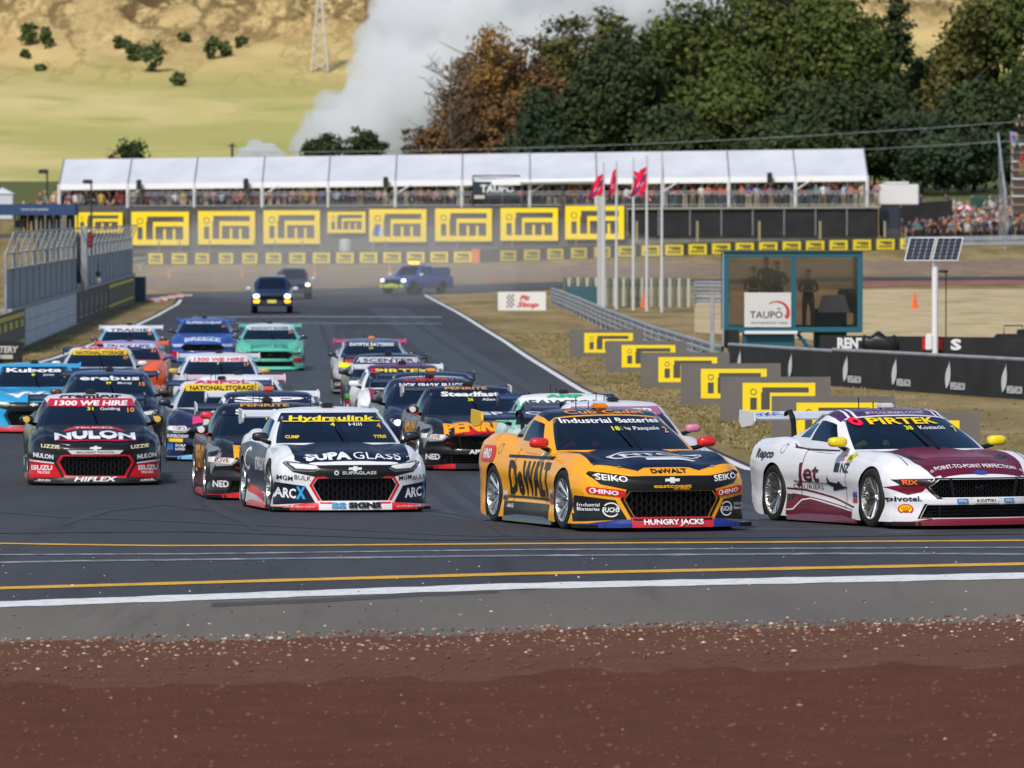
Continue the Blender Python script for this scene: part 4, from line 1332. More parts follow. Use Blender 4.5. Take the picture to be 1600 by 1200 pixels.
# ---- black, red and gold pair
def penrite(name, px, py, yaw, label, sub, centre):
    r, L = car('m', name, px, py, yaw, label, (22, 22, 26), roof=(16, 20, 40), mirror=(24, 22, 24), lipmid=(24, 22, 24), lipside=(190, 24, 34), wing=(24, 26, 40), endplate=(200, 204, 208), skirt=(180, 30, 40), pod=(24, 24, 30))
    front_m(L, lampcol=(150, 150, 150)); shutlines(L)
    L.text('bonnet_lettering', 'top', 'PENRITE', .0, -2.05, 1.20, .34, (240, 160, 20), 3, .06)
    hood(L, (196, 22, 30), [(-.50, -2.33), (-.25, -2.33), (-.05, -2.18), (.5, -2.3), (.3, -2.33), (.62, -2.12), (-.42, -2.15)], layer=2)
    for s in (-1, 1):
        L.put('nose_sticker', 'front', [(s * x, z) for x, z in ((.93, .60), (.58, .575), (.64, .50), (.92, .53))][::s], (210, 206, 200), 4)
        L.text('nose_sticker', 'front', 'LOVE', s * .76, .552, .18, .045, (120, 30, 36), 5, .01)
        L.text('corner_lettering', 'front', 'NED', s * .77, .235, .20, .085, (215, 215, 218), 3, .03)
        L.put('nose_flash', 'front', [(s * x, z) for x, z in ((.50, .50), (.40, .40), (.44, .36), (.60, .46))][::s], (190, 24, 30), 3)
    L.text('nose_lettering', 'front', 'APT', -.12, .315, .24, .055, WHITE, 6, .04)
    screen(L, (12, 16, 36), 'Steadfast', WHITE, wd=.92, h=.066, bold=.035, sub=sub, centre=centre)
    L.text('roof_lettering', 'front', 'PENRITE', -.05, 1.275, .66, .036, (210, 150, 70), 3, .03)
    for vw, sg in (('left', 1), ('right', -1)):
        f = (lambda p: p) if sg > 0 else (lambda p: [(-x, z) for x, z in p][::-1])
        L.put('fender_graphic', vw, f([(.95, .40), (1.2, .78), (2.0, .72), (2.1, .60), (1.95, .35), (1.9, .70)]), (120, 124, 130), 1)
        L.text('door_lettering', vw, 'PENRITE', -.1 * sg, .56, 1.5, .28, (220, 150, 24), 2, .05)
        L.put('mirror_badge', vw, rect(.5 * sg - .05, .7, .5 * sg + .05, .8), RED, 2)
    L.build(r)
    for s in (-1, 1):
        m = MB(); m.lathe([(.0, -.648), (.048, -.645), (.05, -.635)], 14, 0, 'y', (s * .955, 0, .955)); obj('mirror_badge', m, [mat((220, 214, 212), .4)], r)
        m = MB(); m.box((s * .935, -.56, .892), (.16, .10, .02)); obj('mirror_trim', m, [mat((205, 24, 32), .4)], r)
penrite('penrite_left', 438, 783, 6, 'black race car with gold bonnet lettering partly hidden behind the navy-bonneted white car', 'Payne', '19')
penrite('penrite_mid', 757, 737, 6, 'black race car with gold bonnet lettering, partly hidden behind the yellow car', 'Allen', '26')
# ---- red and black number ten
r, L = car('c', 'nulon', 149, 760, 5.5, 'black and red race car with red windscreen banner at the left front', (18, 24, 40), roof=(214, 214, 220), pillar=(30, 34, 48), mirror=(24, 24, 28), lipmid=(22, 22, 26), lipside=(26, 24, 28), wing=(24, 26, 40), skirt=(190, 24, 32))
front_c(L, surround=(212, 24, 36), corner=(206, 22, 30), lamp=False); shutlines(L)
hood(L, (14, 18, 34), HOODP)
L.text('bonnet_lettering', 'top', 'NULON', 0, -2.02, 1.16, .32, (222, 224, 230), 3, .05)
hood(L, (206, 22, 40), [(-.60, -2.22), (-.3, -2.26), (.3, -2.26), (.60, -2.22), (.3, -2.235), (-.3, -2.235)], layer=3)
L.put('bonnet_banner', 'top', [(-.46, -1.62), (.46, -1.62), (.36, -1.2), (-.36, -1.2)], (200, 24, 40), 3)
L.text('bonnet_banner', 'top', 'TRUCKS', 0, -1.42, .56, .24, WHITE, 4, .02)
L.put('nose_banner', 'front', [(-.40, .535), (.40, .535), (.34, .478), (-.34, .478)], (214, 212, 212), 4)
L.text('nose_banner', 'front', 'BALLARAT TOYOTA', 0, .507, .54, .026, (90, 20, 24), 5, .02)
for s in (-1, 1):
    L.text('lamp_lettering', 'front', 'LIZZIE' if s < 0 else 'LIZZIE', s * .64, .590, .26, .045, (226, 216, 180), 3, .02, slope=s * .08)
    L.text('nose_sticker', 'front', 'NULON', s * .74, .450, .28, .062, (225, 226, 230), 2, .035, slope=s * .12)
    L.put('corner_edge', 'front', [(s * x, z) for x, z in ((.95, .395), (.60, .355), (.585, .335), (.95, .37))][::s], (222, 222, 226), 3)
    L.text('corner_lettering', 'front', 'ISUZU', s * .76, .275, .29, .066, WHITE, 3, .035)
    L.text('corner_lettering', 'front', 'TRUCKS', s * .74, .205, .18, .036, WHITE, 3, .02)
    L.text('lip_lettering', 'front', 'AIRDEX', s * .75, .085, .24, .02, (200, 200, 204), 6, .02)
L.text('lip_lettering', 'front', 'HIFLEX', 0, .108, .62, .060, (226, 226, 230), 6, .03, .25)
screen(L, (204, 24, 44), '1300 WE HIRE', WHITE, wd=1.08, h=.066, bold=.04, shear=.15, centre='31', sub='Golding', num='10', numcol=(236, 150, 50))
L.text('roof_lettering', 'front', 'PremiAir', 0, 1.290, .92, .05, (24, 28, 44), 3, .04)
L.build(r)
for s in (-1, 1):
    m = MB(); m.lathe([(.0, -.648), (.048, -.645), (.05, -.635)], 14, 0, 'y', (s * .955, 0, .955)); obj('mirror_badge', m, [mat((222, 180, 60), .4)], r)
# ---- the rest of the pack, simpler print
def pack(T, name, px, py, yaw, label, base, banner=None, btxt='', bcol=WHITE, nose=None, hoodtxt='', hcol=WHITE, hoodc=None, num=None, centre=None, sub=None, corner=(24, 24, 28), lamp=True, ctxt=None, ccol=WHITE, uptxt=None, upcol=WHITE, Y=None, extra=None, surround=BLK, bold=.04, shear=0., lampcol=(150, 152, 155), **kw):
    r, L = car(T, name, px, py, yaw, label, base, Y=Y, detail=False, **kw)
    if T == 'c': front_c(L, surround=surround, corner=corner, lamp=lamp)
    else:
        front_m(L, lampcol=lampcol)
        if corner:
            for s in (-1, 1): L.put('corner_panel', 'front', [(s * x, z) for x, z in ((.95, .37), (.62, .33), (.70, .14), (.95, .14))][::s], corner, 1)
    if hoodc: hood(L, hoodc, HOODP)
    if hoodtxt: L.text('bonnet_lettering', 'top', hoodtxt, 0, -2.03, 1.05, .28, hcol, 3, bold)
    if ctxt:
        for s in (-1, 1): L.text('corner_lettering', 'front', ctxt, s * .78, .26, .27, .07, ccol, 3, .03)
    if btxt: screen(L, banner or NAVY, btxt, bcol, strip=banner is not None, num=num, centre=centre, sub=sub, bold=bold * .7, shear=shear)
    if uptxt: L.text('roof_lettering', 'front', uptxt, 0, 1.285, .9, .045, upcol, 3, .03)
    if extra: extra(L)
    L.build(r)
    return r
pack('c', 'ngk', 690, 716, 5, 'plain dark navy race car with white windscreen lettering and glowing headlight', (16, 24, 50), btxt='NGK SPARK PLUGS', num=None, uptxt='SUBWAY', upcol=(200, 40, 60), roof=(18, 24, 46), lipmid=(24, 26, 32),
     extra=lambda L: L.put('lit_lamp', 'front', circ(-.70, .60, .05, .04, 14), (226, 230, 255), 6, emit=5.0))
pack('m', 'navyroof', 688, 700, 4, 'race car with navy roof and silver pillars behind the plain navy car', (150, 160, 180), roof=(20, 28, 54), pillar=(190, 196, 206), Y=108.5, wing=(26, 30, 50), pod=(230, 150, 60))
pack('m', 'pirtek2', 640, 678, 4, 'white race car with yellow windscreen lettering on a plum roof strip', (228, 226, 228), roof=(84, 50, 90), banner=(24, 26, 60), btxt='PIRTEK', bcol=(244, 208, 30), hoodc=(150, 30, 60), mirror=(230, 230, 232), corner=(198, 26, 40), ctxt='RYCO', Y=116.5, wing=(220, 222, 226),
     extra=lambda L: L.put('windscreen_lettering', 'front', ring(-.56, 1.185, .02, .058, 14, .7), (224, 30, 60), 4))
pack('c', 'blackcentre', 613, 652, 3, 'black race car with pale windscreen banner and red and green nose stickers', (20, 22, 26), banner=(196, 196, 206), btxt='SCENTER', bcol=(60, 60, 80), num='33', mirror=(30, 30, 32), Y=128, lipmid=(30, 30, 32), corner=(190, 24, 34), ctxt='RYCO',
     extra=lambda L: L.put('nose_flash', 'front', [(-.95, .52), (-.70, .50), (-.72, .40), (-.95, .42)], (90, 190, 50), 2))
pack('c', 'yellowred', 584, 617, 2.5, 'silver race car with yellow and red bonnet patches, rearmost of the centre line', (176, 178, 184), roof=(90, 100, 130), banner=(40, 50, 80), btxt='SWYFTX BATTERIES', hoodc=(206, 46, 54), mirror=(30, 30, 34), lipmid=(110, 112, 150), corner=(34, 30, 34), ctxt='GRU', ccol=(226, 190, 180), wing=(190, 60, 100), pod=(230, 140, 60), centre='10',
     extra=lambda L: (L.put('nose_flash', 'front', [(-.80, .80), (-.45, .74), (-.46, .66), (-.82, .66)], (228, 224, 40), 4), L.put('nose_flash', 'front', [(.45, .74), (.80, .80), (.82, .66), (.5, .66)], (228, 224, 40), 4)))
pack('m', 'fawtol', 898, 757, 3, 'white race car with green roof emblem, its roof showing behind the yellow car', (200, 226, 214), roof=(228, 232, 230), pillar=(120, 190, 160), banner=(226, 230, 228), btxt='FAWTOL', bcol=(60, 70, 80), mirror=(120, 200, 170), wing=(20, 36, 84), Y=90,
     extra=lambda L: L.text('roof_lettering', 'front', 'AMP', .0, 1.285, .55, .035, (40, 180, 130), 4, .06))
pack('c', 'pinkroof', 1012, 786, 9, 'race car with pink and white roof and pink mirror, hidden behind the yellow car', (218, 210, 216), roof=(220, 220, 226), pillar=(224, 204, 214), mirror=(206, 120, 150), banner=(176, 96, 130), btxt='PAYTER', Y=83.5, wing=(60, 50, 80))
pack('c', 'kubota', 52, 678, 4, 'bright sky blue race car at the left edge of the pack', (40, 160, 214), banner=(18, 34, 60), btxt='Kubota', bcol=(236, 238, 240), hoodtxt='We', centre='8', sub='Jones', num='8', lipmid=(196, 40, 60), mirror=(60, 64, 70), corner=(60, 170, 216), bold=.05,
     extra=lambda L: [L.put('headlight', 'front', [(s * x, z) for x, z in ((.84, .60), (.48, .57), (.50, .555), (.83, .58))][::s], (190, 230, 150), 6) for s in (-1, 1)])
pack('c', 'erebus', 172, 695, 4, 'dark navy race car with silver shoulders and white round-lettered windscreen strip', (26, 34, 56), roof=(60, 76, 110), btxt='erebus', bcol=(226, 228, 234), banner=(16, 28, 54), num='15', centre='99', sub='Murray', mirror=(90, 60, 50), Y=109.5, lipmid=(40, 44, 60), hoodc=(18, 24, 44))
pack('m', 'storage_left', 152, 632, 2.5, 'navy race car with yellow windscreen strip, white roof and white mirrors, far left line', (20, 26, 66), roof=(222, 210, 214), pillar=(196, 198, 206), banner=(224, 190, 40), btxt='NATIONAL STORAGE', bcol=(40, 34, 20), hoodtxt='BULL', hcol=(214, 60, 110), num='20', mirror=(222, 222, 226), Y=137, uptxt='AMPOL', upcol=(210, 40, 60))
pack('c', 'orange', 197, 617, 2, 'bright orange race car half hidden behind the navy car with white mirrors', (228, 92, 34), roof=(150, 130, 180), pillar=(216, 90, 60), btxt='TRUCK UTIL', banner=(196, 196, 216), bcol=(50, 50, 80), num='31', mirror=(110, 80, 150), hoodc=(230, 96, 50), ctxt='CUB', corner=(224, 84, 30), Y=145)
pack('m', 'tradie', 198, 582, 2, 'pale blue race car with white roof, rearmost by the left grass', (120, 190, 220), roof=(228, 228, 234), banner=(216, 218, 226), btxt='TRADIE', bcol=(60, 60, 66), num='50', mirror=(90, 64, 60), wing=(226, 226, 232), Y=170)
pack('m', 'blue', 316, 567, 1.5, 'royal blue race car at the back with pale bonnet lettering', (40, 78, 158), roof=(74, 106, 176), banner=(36, 60, 124), btxt='SUPERCHEAP', bcol=(200, 208, 224), hoodtxt='BREEZE', hcol=(190, 204, 226), num='21', mirror=(60, 50, 60), lipmid=(30, 130, 190), corner=(180, 40, 50), lampcol=(196, 200, 214))
pack('m', 'mint', 421, 580, 2, 'mint green race car at the back with white roof', (92, 186, 160), roof=(200, 214, 214), banner=(186, 200, 206), btxt='SNOWY RIVER', bcol=(60, 80, 90), hoodtxt='SNOWY RIVER', hcol=(40, 130, 120), num='21', mirror=(40, 60, 66), lipmid=(90, 205, 175), corner=None, lampcol=(60, 80, 84),
     extra=lambda L: [L.put('nose_sticker', 'front', rect(s * .78 - .12, .25, s * .78 + .12, .38), (186, 50, 50), 3) for s in (-1, 1)])
pack('c', 'seventeen', 343, 650, 3, 'white race car with red and white windscreen banner and gold mirrors, mid pack', (206, 208, 216), roof=(210, 212, 222), banner=(222, 220, 226), btxt='1300 WE HIRE', bcol=(206, 40, 60), num='17', mirror=(196, 160, 70), hoodc=(40, 46, 70), centre='7', corner=(200, 40, 50), Y=129, shear=.1)
pack('m', 'thrifty', 378, 708, 4, 'white race car with red script on its windscreen strip, roof showing mid pack', (228, 228, 230), roof=(226, 226, 230), banner=(226, 226, 230), btxt='Thrifty', bcol=(206, 30, 60), num='9', mirror=(200, 40, 50), Y=105.8, bold=.02, shear=.2, corner=(210, 60, 70), wing=(224, 190, 196))
pack('m', 'storage', 352, 722, 4, 'dark navy race car with yellow windscreen strip and stacked nose stickers', (22, 26, 62), roof=(222, 206, 214), pillar=(190, 194, 206), banner=(226, 190, 30), btxt='NATIONAL STORAGE', bcol=(36, 30, 20), hoodtxt='RB', hcol=(216, 60, 110), mirror=(20, 26, 60), lipmid=(120, 180, 220), corner=(22, 26, 62), uptxt='AMPOL', upcol=(206, 40, 70), wing=(36, 40, 80),
     extra=lambda L: (L.put('nose_sticker', 'front', rrect(-.92, .52, -.62, .59, .03), (220, 216, 214), 4), L.text('nose_sticker', 'front', 'WURTH', -.74, .555, .2, .035, BLK, 5, .02), L.text('nose_sticker', 'front', 'SUPERCHEAP', -.76, .43, .34, .05, WHITE, 4, .03), L.put('nose_sticker', 'front', rect(-.90, .33, -.68, .385), (230, 190, 40), 4), L.put('nose_sticker', 'front', rect(-.92, .20, -.83, .30), (40, 110, 200), 4), L.text('nose_sticker', 'front', 'DURA', -.71, .275, .17, .04, WHITE, 4, .03), L.text('nose_sticker', 'front', 'LOCK', -.71, .215, .17, .04, WHITE, 4, .03)))
pack('m', 'whitestripe', 432, 748, 5, 'white race car with navy roof stripe between two dark cars, mostly hidden', (220, 222, 228), roof=(34, 40, 70), pillar=(220, 222, 228), btxt='SP', banner=(20, 28, 56), mirror=(206, 32, 40), Y=92.3, wing=(222, 224, 230), pod=(224, 90, 40))
# drivers of the nearest cars
def driver(cname, helm, suit, label):
    c = CARS[cname]
    o = MB()
    o.sphere((-.30, .40, 1.085), (.135, .155, .145), 0, 18, 12)
    vis = MB().sphere((-.30, .395, 1.085), (.139, .159, .139), 0, 24, 14)
    o.add(vis.v, [f for f in vis.f if all(vis.v[i][1] < .33 and 1.06 < vis.v[i][2] < 1.13 for i in f)], 1)
    o.tube([(-.30, .44, .72), (-.30, .46, .85), (-.30, .45, .93), (-.30, .42, .98)], [.17, .19, .12, .07], 12, 2)
    for s in (-1, 1): o.tube([(-.30 + s * .18, .45, .88), (-.30 + s * .22, .20, .80), (-.30 + s * .13, -.08, .93)], [.065, .055, .04], 8, 2)
    r = obj('person', o, [mat(helm, .25, 0, .8), mat((20, 24, 30), .1), mat(suit, .8)])
    r.matrix_world = c.matrix_world.copy()
    r.location = c.location; r.rotation_euler = c.rotation_euler; r.scale = c.scale
    tag(r, label, 'person', 'drivers seated in the race cars')
driver('yellow', (190, 60, 60), (200, 60, 40), 'driver in red helmet seated in the yellow race car')
driver('jet', (200, 204, 206), (210, 214, 40), 'driver in silver helmet seated in the white and maroon car')
driver('supa', (70, 90, 190), (40, 40, 60), 'driver in blue helmet seated in the white navy-bonneted car')
driver('nulon', (70, 130, 190), (40, 40, 60), 'driver in pale blue helmet seated in the black and red car')
driver('penrite_mid', (200, 60, 60), (30, 30, 34), 'driver in dark suit seated in the black car behind the yellow one')
# ================================================================== trackside boards, barriers, stands
GREYB = noisemat('grey_board', (100, 95, 91), (110, 105, 101), 1.5, .75); BOARDY = mat((244, 214, 12), .6); BOARDD = mat((78, 74, 72), .7); DKWALL = noisemat('dark_wall', (74, 73, 72), (86, 85, 83), 1.5, .8)
GALV = mat((150, 154, 158), .45, .6); STEEL = noisemat('galvanised', (132, 137, 142), (158, 162, 166), 2.0, .5); WHT = mat((222, 222, 224), .5); BLKC = noisemat('black_cloth', (26, 27, 29), (40, 41, 44), 1.0, .9)
def itm_logo(w, h):
    """yellow panel with dark lettering: list of (shape, dark?) in 0..w, 0..h"""
    X = lambda a: a * w; Z = lambda a: a * h
    out = [(rect(0, 0, w, h), 0)]
    dark = [rect(X(.105), Z(.17), X(.195), Z(.54)),                      # stem of the i
            rect(X(.27), Z(.70), X(.91), Z(.86)),                       # long bar of the T
            rect(X(.255), Z(.17), X(.375), Z(.70)),                     # stem of the T
            rect(X(.42), Z(.17), X(.555), Z(.56)), rect(X(.60), Z(.17), X(.72), Z(.48)), rect(X(.765), Z(.17), X(.90), Z(.48)), rect(X(.555), Z(.48), X(.90), Z(.56))]
    out += [(d, 1) for d in dark]
    out.append((ring(X(.15), Z(.72), h * .075, h * .10, 18), 1))
    return out
def board(name, o, w, h, panel, mats, label=None, cat='advertising board', group=None, thick=.05, rz=0., parts=None):
    """upright flat panel with print; o bottom-left-front corner"""
    root = empty(name, o, rz)
    b = MB(); b.box((w / 2, thick / 2, h / 2), (w, thick, h)); obj('panel', b, panel, root, smooth=0)
    return root
def lay(root, nm, shapes, mats, ox=0., oz=0., lift=.006):
    """print shapes on a board; each entry (shape, material index)"""
    groups = {}
    for k, (sh, mi) in enumerate(shapes):
        m = groups.setdefault(mi, MB())
        flat(m, sh, (ox, 0, oz), (1, 0, 0), (0, 0, 1), 0, lift + .004 * mi)
    for mi, m in groups.items(): obj(nm if mi else nm + '_ground', m, mats[mi], root, smooth=0, fix=False)
def ordw(n):
    a = ['zeroth', 'first', 'second', 'third', 'fourth', 'fifth', 'sixth', 'seventh', 'eighth', 'ninth', 'tenth', 'eleventh', 'twelfth', 'thirteenth', 'fourteenth', 'fifteenth', 'sixteenth', 'seventeenth', 'eighteenth', 'nineteenth']
    return a[n] if n < 20 else {2: 'twentieth', 3: 'thirtieth'}[n // 10] if n % 10 == 0 else {2: 'twenty ', 3: 'thirty '}[n // 10] + a[n % 10]
# ---- the seven boards standing on the right-hand verge
BX = [(890, 1005, 514, 558), (946, 1073, 532, 582), (1001, 1140, 550, 606), (1064, 1220, 567, 633), (1126, 1298, 588, 660), (1206, 1399, 618, 697), (1300, 1532, 643, 742)]
NTH = ['farthest', 'second farthest', 'third farthest', 'middle', 'third nearest', 'second nearest', 'nearest']
for i, (x0, x1, y0, y1) in enumerate(BX):
    p = gp(x0, y1); s = F / p.y
    w, h = (x1 - x0) / s, (y1 - y0) / s
    r = board('trackside_board', (p.x, p.y, p.z - .01), w, h, GREYB, None)
    lw = w * .66
    lay(r, 'logo', itm_logo(lw, h * .70), [BOARDY, BOARDD], w * .20, h * .17)
    for k in (.06, .94):
        m = MB(); m.box((w * k, .12, h * .45), (.05, .05, h * .9)); m.box((w * k, .28, .03), (.05, .36, .05)); obj('stand', m, GALV, r, smooth=0)
    tag(r, 'grey board with yellow panel logo on the right verge, %s of seven' % NTH[i], 'advertising board', 'grey and yellow boards in a row on the verge')
# ---- armco and fern banner on the right
def armco(pts, label, h=.85, group=None, posts=4.0, rails=2):
    root = empty('guard_rail', (pts[0][0], pts[0][1], pts[0][2]))
    o = Vector(pts[0])
    P = [Vector(p) - o for p in pts]
    prof = [(0, 0), (.05, .03), (.05, .09), (0, .13), (0, .17), (.05, .21), (.05, .27), (0, .30), (-.02, .30), (-.02, 0)]
    for rl in range(rails):
        m = MB(); n = len(prof)
        zz = h - .31 - rl * .36
        for i, q in enumerate(P):
            d = (P[min(i + 1, len(P) - 1)] - P[max(i - 1, 0)]).normalized(); nr = Vector((d.y, -d.x, 0)); 
            if nr.y > 0: nr = -nr
            for a, z in prof: m.v.append(tuple(q + nr * a + Vector((0, 0, zz + z))))
        for i in range(len(P) - 1):
            for k in range(n): k2 = (k + 1) % n; m.f.append((i * n + k, i * n + k2, i * n + n + k2, i * n + n + k)); m.m.append(0)
        obj('rail', m, STEEL, root)
    for a, b in zip(P, P[1:]):
        L = (b - a).length; n = max(1, int(L / posts))
        for k in range(n):
            q = a + (b - a) * (k / n)
            m = MB(); m.box((q.x, q.y + .10, q.z + h * .46), (.12, .10, h * .95)); obj('post', m, STEEL, root, smooth=0)
    tag(root, label, 'guard rail', group)
    return root
G3 = lambda x, y: (x, y, gz(y, x))
armco([G3(1.95, 300), G3(2.7, 270), G3(3.6, 235), G3(4.6, 200), G3(5.7, 166)], 'steel guard rail running along the right verge behind the boards')
# banner wall
A, B, Cc = Vector(G3(5.8, 165.5)), Vector(G3(8.1, 156)), Vector(G3(13.2, 139))
def fern_shape(cx, z0, h):
    """silver fern leaf, curved, with a feathered edge"""
    out = []; n = 9
    L = []; Rr = []
    for i in range(n + 1):
        t = i / n
        x = cx - .10 * h + .34 * h * t + .10 * h * sin(t * 3)
        z = z0 + h * t
        wd = h * .34 * sin(pi * min(1, t * 1.05 + .02)) * (1.1 - .5 * t)
        L.append((x - wd, z + wd * .3)); Rr.append((x + wd * .5, z - wd * .3))
    vs = L + Rr
    fs = [(i, n + 1 + i, n + 2 + i, i + 1) for i in range(n)]
    return vs, fs
def banner_wall(a, b, name, label, h, ferns, txt=True):
    d = b - a; L = sqrt(d.x ** 2 + d.y ** 2); rz = math.atan2(d.y, d.x)
    root = empty(name, a, rz)
    dz = d.z
    m = MB(); m.box((L / 2, .08, h / 2), (L, .12, h)); obj('panel', m, BLKC, root, smooth=0)
    m = MB(); m.tube([(0, .05, h + .03), (L, .05, h + .03)], .045, 8); obj('rail', m, STEEL, root)
    for k in ferns:
        x = L * k
        f = MB(); flat(f, fern_shape(x, h * .16, h * .76), (0, 0, 0), (1, 0, 0), (0, 0, 1), 0, -.018); obj('fern_mark', f, mat((206, 208, 210), .5), root, smooth=0, fix=False)
        if txt:
            f = MB(); flat(f, text_fit('NEWZEALAND.COM', x + .70, h * .24, .98, .16, .04), (0, 0, 0), (1, 0, 0), (0, 0, 1), 0, -.018); obj('lettering', f, mat((214, 216, 218), .5), root, smooth=0, fix=False)
    tag(root, label, 'banner')
    return root
def fixl(r):
    for c in r.children:
        if c.name.startswith(('fern', 'lett')): c.location.y = -.03
fixl(banner_wall(A, B, 'banner_barrier', 'black banner with silver ferns, short far section left of the bend', .86, [.12, .62], False))
fixl(banner_wall(B, Cc, 'banner_barrier', 'long black banner barrier with five silver ferns at the right', .90, [.06, .26, .47, .68, .90]))
# second black board line behind it
a = Vector(G3(8.3, 166)); b = Vector(G3(15.5, 160))
r = empty('banner_barrier', a, math.atan2(b.y - a.y, b.x - a.x)); L = (b - a).length
m = MB(); m.box((L / 2, .08, .60), (L, .12, 1.06)); obj('panel', m, BLKC, r, smooth=0)
for t, x, wd, c in (('RENT', 1.1, .95, (220, 220, 222)), ('S', 4.55, .35, (224, 224, 226))):
    f = MB(); flat(f, text_fit(t, x, .93, wd, .26, .05), (0, -.01, 0), (1, 0, 0), (0, 0, 1), 0, .006); obj('lettering', f, mat(c, .5), r, smooth=0, fix=False)
f = MB(); flat(f, rect(3.45, .78, 4.1, 1.08), (0, -.01, 0), (1, 0, 0), (0, 0, 1), 0, .006); obj('red_patch', f, mat((206, 30, 34), .5), r, smooth=0, fix=False)
tag(r, 'black board with white letters and a red patch behind the fern banner', 'banner')
m = MB(); m.rbox((0, 0, .2), (1.3, .5, .4), .05); m.rbox((.2, 0, .45), (.5, .35, .14), .03); m.tube([(-.4, 0, .4), (-.4, 0, .62), (.1, 0, .62), (.1, 0, .4)], .02, 6)
tag(obj('equipment_case', m, mat((22, 22, 24), .6), None, at(1592, 545, 164)), 'black equipment case on the far barrier at the right edge', 'case')
# ---- marshal cabin with people
TEAL = mat((28, 92, 108), .45); TEALD = mat((20, 66, 76), .5)
KY = 172.0; ks = F / KY
def KP(px, py, dy=0.): return at(px, py, KY + dy)
kroot = empty('marshal_cabin', (KP(1238, 370).x, KY, gz(KY)))
ko = kroot.location
def kbox(nm, x0, y0, x1, y1, d0, d1, m, rb=0.0):
    a = KP(x0, y1); b = KP(x1, y0)
    mb = MB(); c = ((a.x + b.x) / 2 - ko.x, (d0 + d1) / 2, (a.z + b.z) / 2 - ko.z); sz = (b.x - a.x, d1 - d0, b.z - a.z)
    mb.rbox(c, sz, rb) if rb else mb.box(c, sz)
    return obj(nm, mb, m, kroot, smooth=30 if rb else 0)
for nm, x0, y0, x1, y1 in (('frame_top', 1130, 394, 1348, 402), ('frame_bottom', 1130, 511, 1348, 519), ('frame_post', 1130, 402, 1139, 511), ('frame_post', 1236, 402, 1244, 511), ('frame_post', 1340, 402, 1348, 511)):
    kbox(nm, x0, y0, x1, y1, 0, .14, TEAL, .012)
for x0, x1 in ((1131, 1138), (1340, 1347)): kbox('frame_post', x0, 402, x1, 511, 2.1, 2.24, TEAL, .012)
kbox('frame_top', 1131, 395, 1347, 402, 2.1, 2.24, TEAL)
kbox('frame_bottom', 1131, 509, 1347, 516, 2.1, 2.24, TEAL)
kbox('roof', 1128, 391, 1350, 394, -.05, 2.3, mat((60, 70, 74), .6))
kbox('floor', 1132, 514, 1346, 519.5, .14, 2.1, TEALD)
pane = glassmat('smoky_pane', (.80, .76, .72, 1))
kbox('pane', 1139, 402, 1236, 511, .06, .07, pane); kbox('pane', 1244, 402, 1340, 511, .06, .07, pane)
kbox('pane', 1139, 403, 1340, 509, 2.16, 2.17, glassmat('back_pane', (.72, .68, .64, 1)))
kbox('base_box', 1163, 519.5, 1242, 575, .1, 1.4, TEAL, .02)
kbox('bin', 1276, 483, 1326, 575, .9, 1.9, mat((18, 74, 66), .6), .03)
kbox('shelf', 1163, 517, 1246, 522, -.12, .02, WHT, .01)
m = MB(); a = KP(1246, 520) - ko; b = KP(1290, 575) - ko
for dx in (0, .5): m.tube([(a.x + dx * .0, .2 + dx, a.z), (b.x, .2 + dx, b.z)], .05, 6)
for k in range(5): q = a.lerp(b, k / 5); m.box((q.x, .45, q.z), (.25, .6, .03))
obj('stair', m, TEAL, kroot)
tag(kroot, 'teal framed marshal cabin with smoky glass panes behind the banner', 'cabin')
# banner inside
m = MB(); a = KP(1163, 511) - ko; b = KP(1236, 457) - ko
wb, hb = b.x - a.x, b.z - a.z
bn = empty('hanging_banner', (KP(1163, 511).x, KY - .035, KP(1163, 511).z))
m = MB(); m.box((wb / 2, 0.01, hb / 2), (wb, .02, hb)); obj('sheet', m, mat((206, 204, 202), .7), bn, smooth=0)
m = MB(); flat(m, text_fit('TAUPO', wb * .47, hb * .36, wb * .70, .19, .01), (0, 0, 0), (1, 0, 0), (0, 0, 1), 0, .008); flat(m, rect(wb * .70, hb * .52, wb * .78, hb * .545), (0, 0, 0), (1, 0, 0), (0, 0, 1), 0, .008)
obj('lettering', m, mat((60, 60, 64), .6), bn, smooth=0, fix=False)
m = MB(); flat(m, text_fit('MOTORSPORT PARK', wb * .54, hb * .12, wb * .80, .07, .0), (0, 0, 0), (1, 0, 0), (0, 0, 1), 0, .008); obj('lettering', m, mat((90, 90, 94), .6), bn, smooth=0, fix=False)
m = MB(); pts = []
for i in range(15):
    t = radians(130 - 165 * i / 14); rr = .10 * i / 14 + .02
    c = (wb * .70, hb * .42)
    pts.append(((c[0] + .36 * cos(t), c[1] + .33 * sin(t)), (c[0] + (.36 - rr) * cos(t), c[1] + (.33 - rr) * sin(t))))
for (p, q), (p2, q2) in list(zip(pts, pts[1:])): flat(m, [p, p2, q2, q], (0, 0, 0), (1, 0, 0), (0, 0, 1), 0, .008)
obj('swoosh', m, mat((186, 60, 40), .6), bn, smooth=0, fix=False)
tag(bn, 'white banner with grey lettering and red arc on the teal cabin', 'banner')
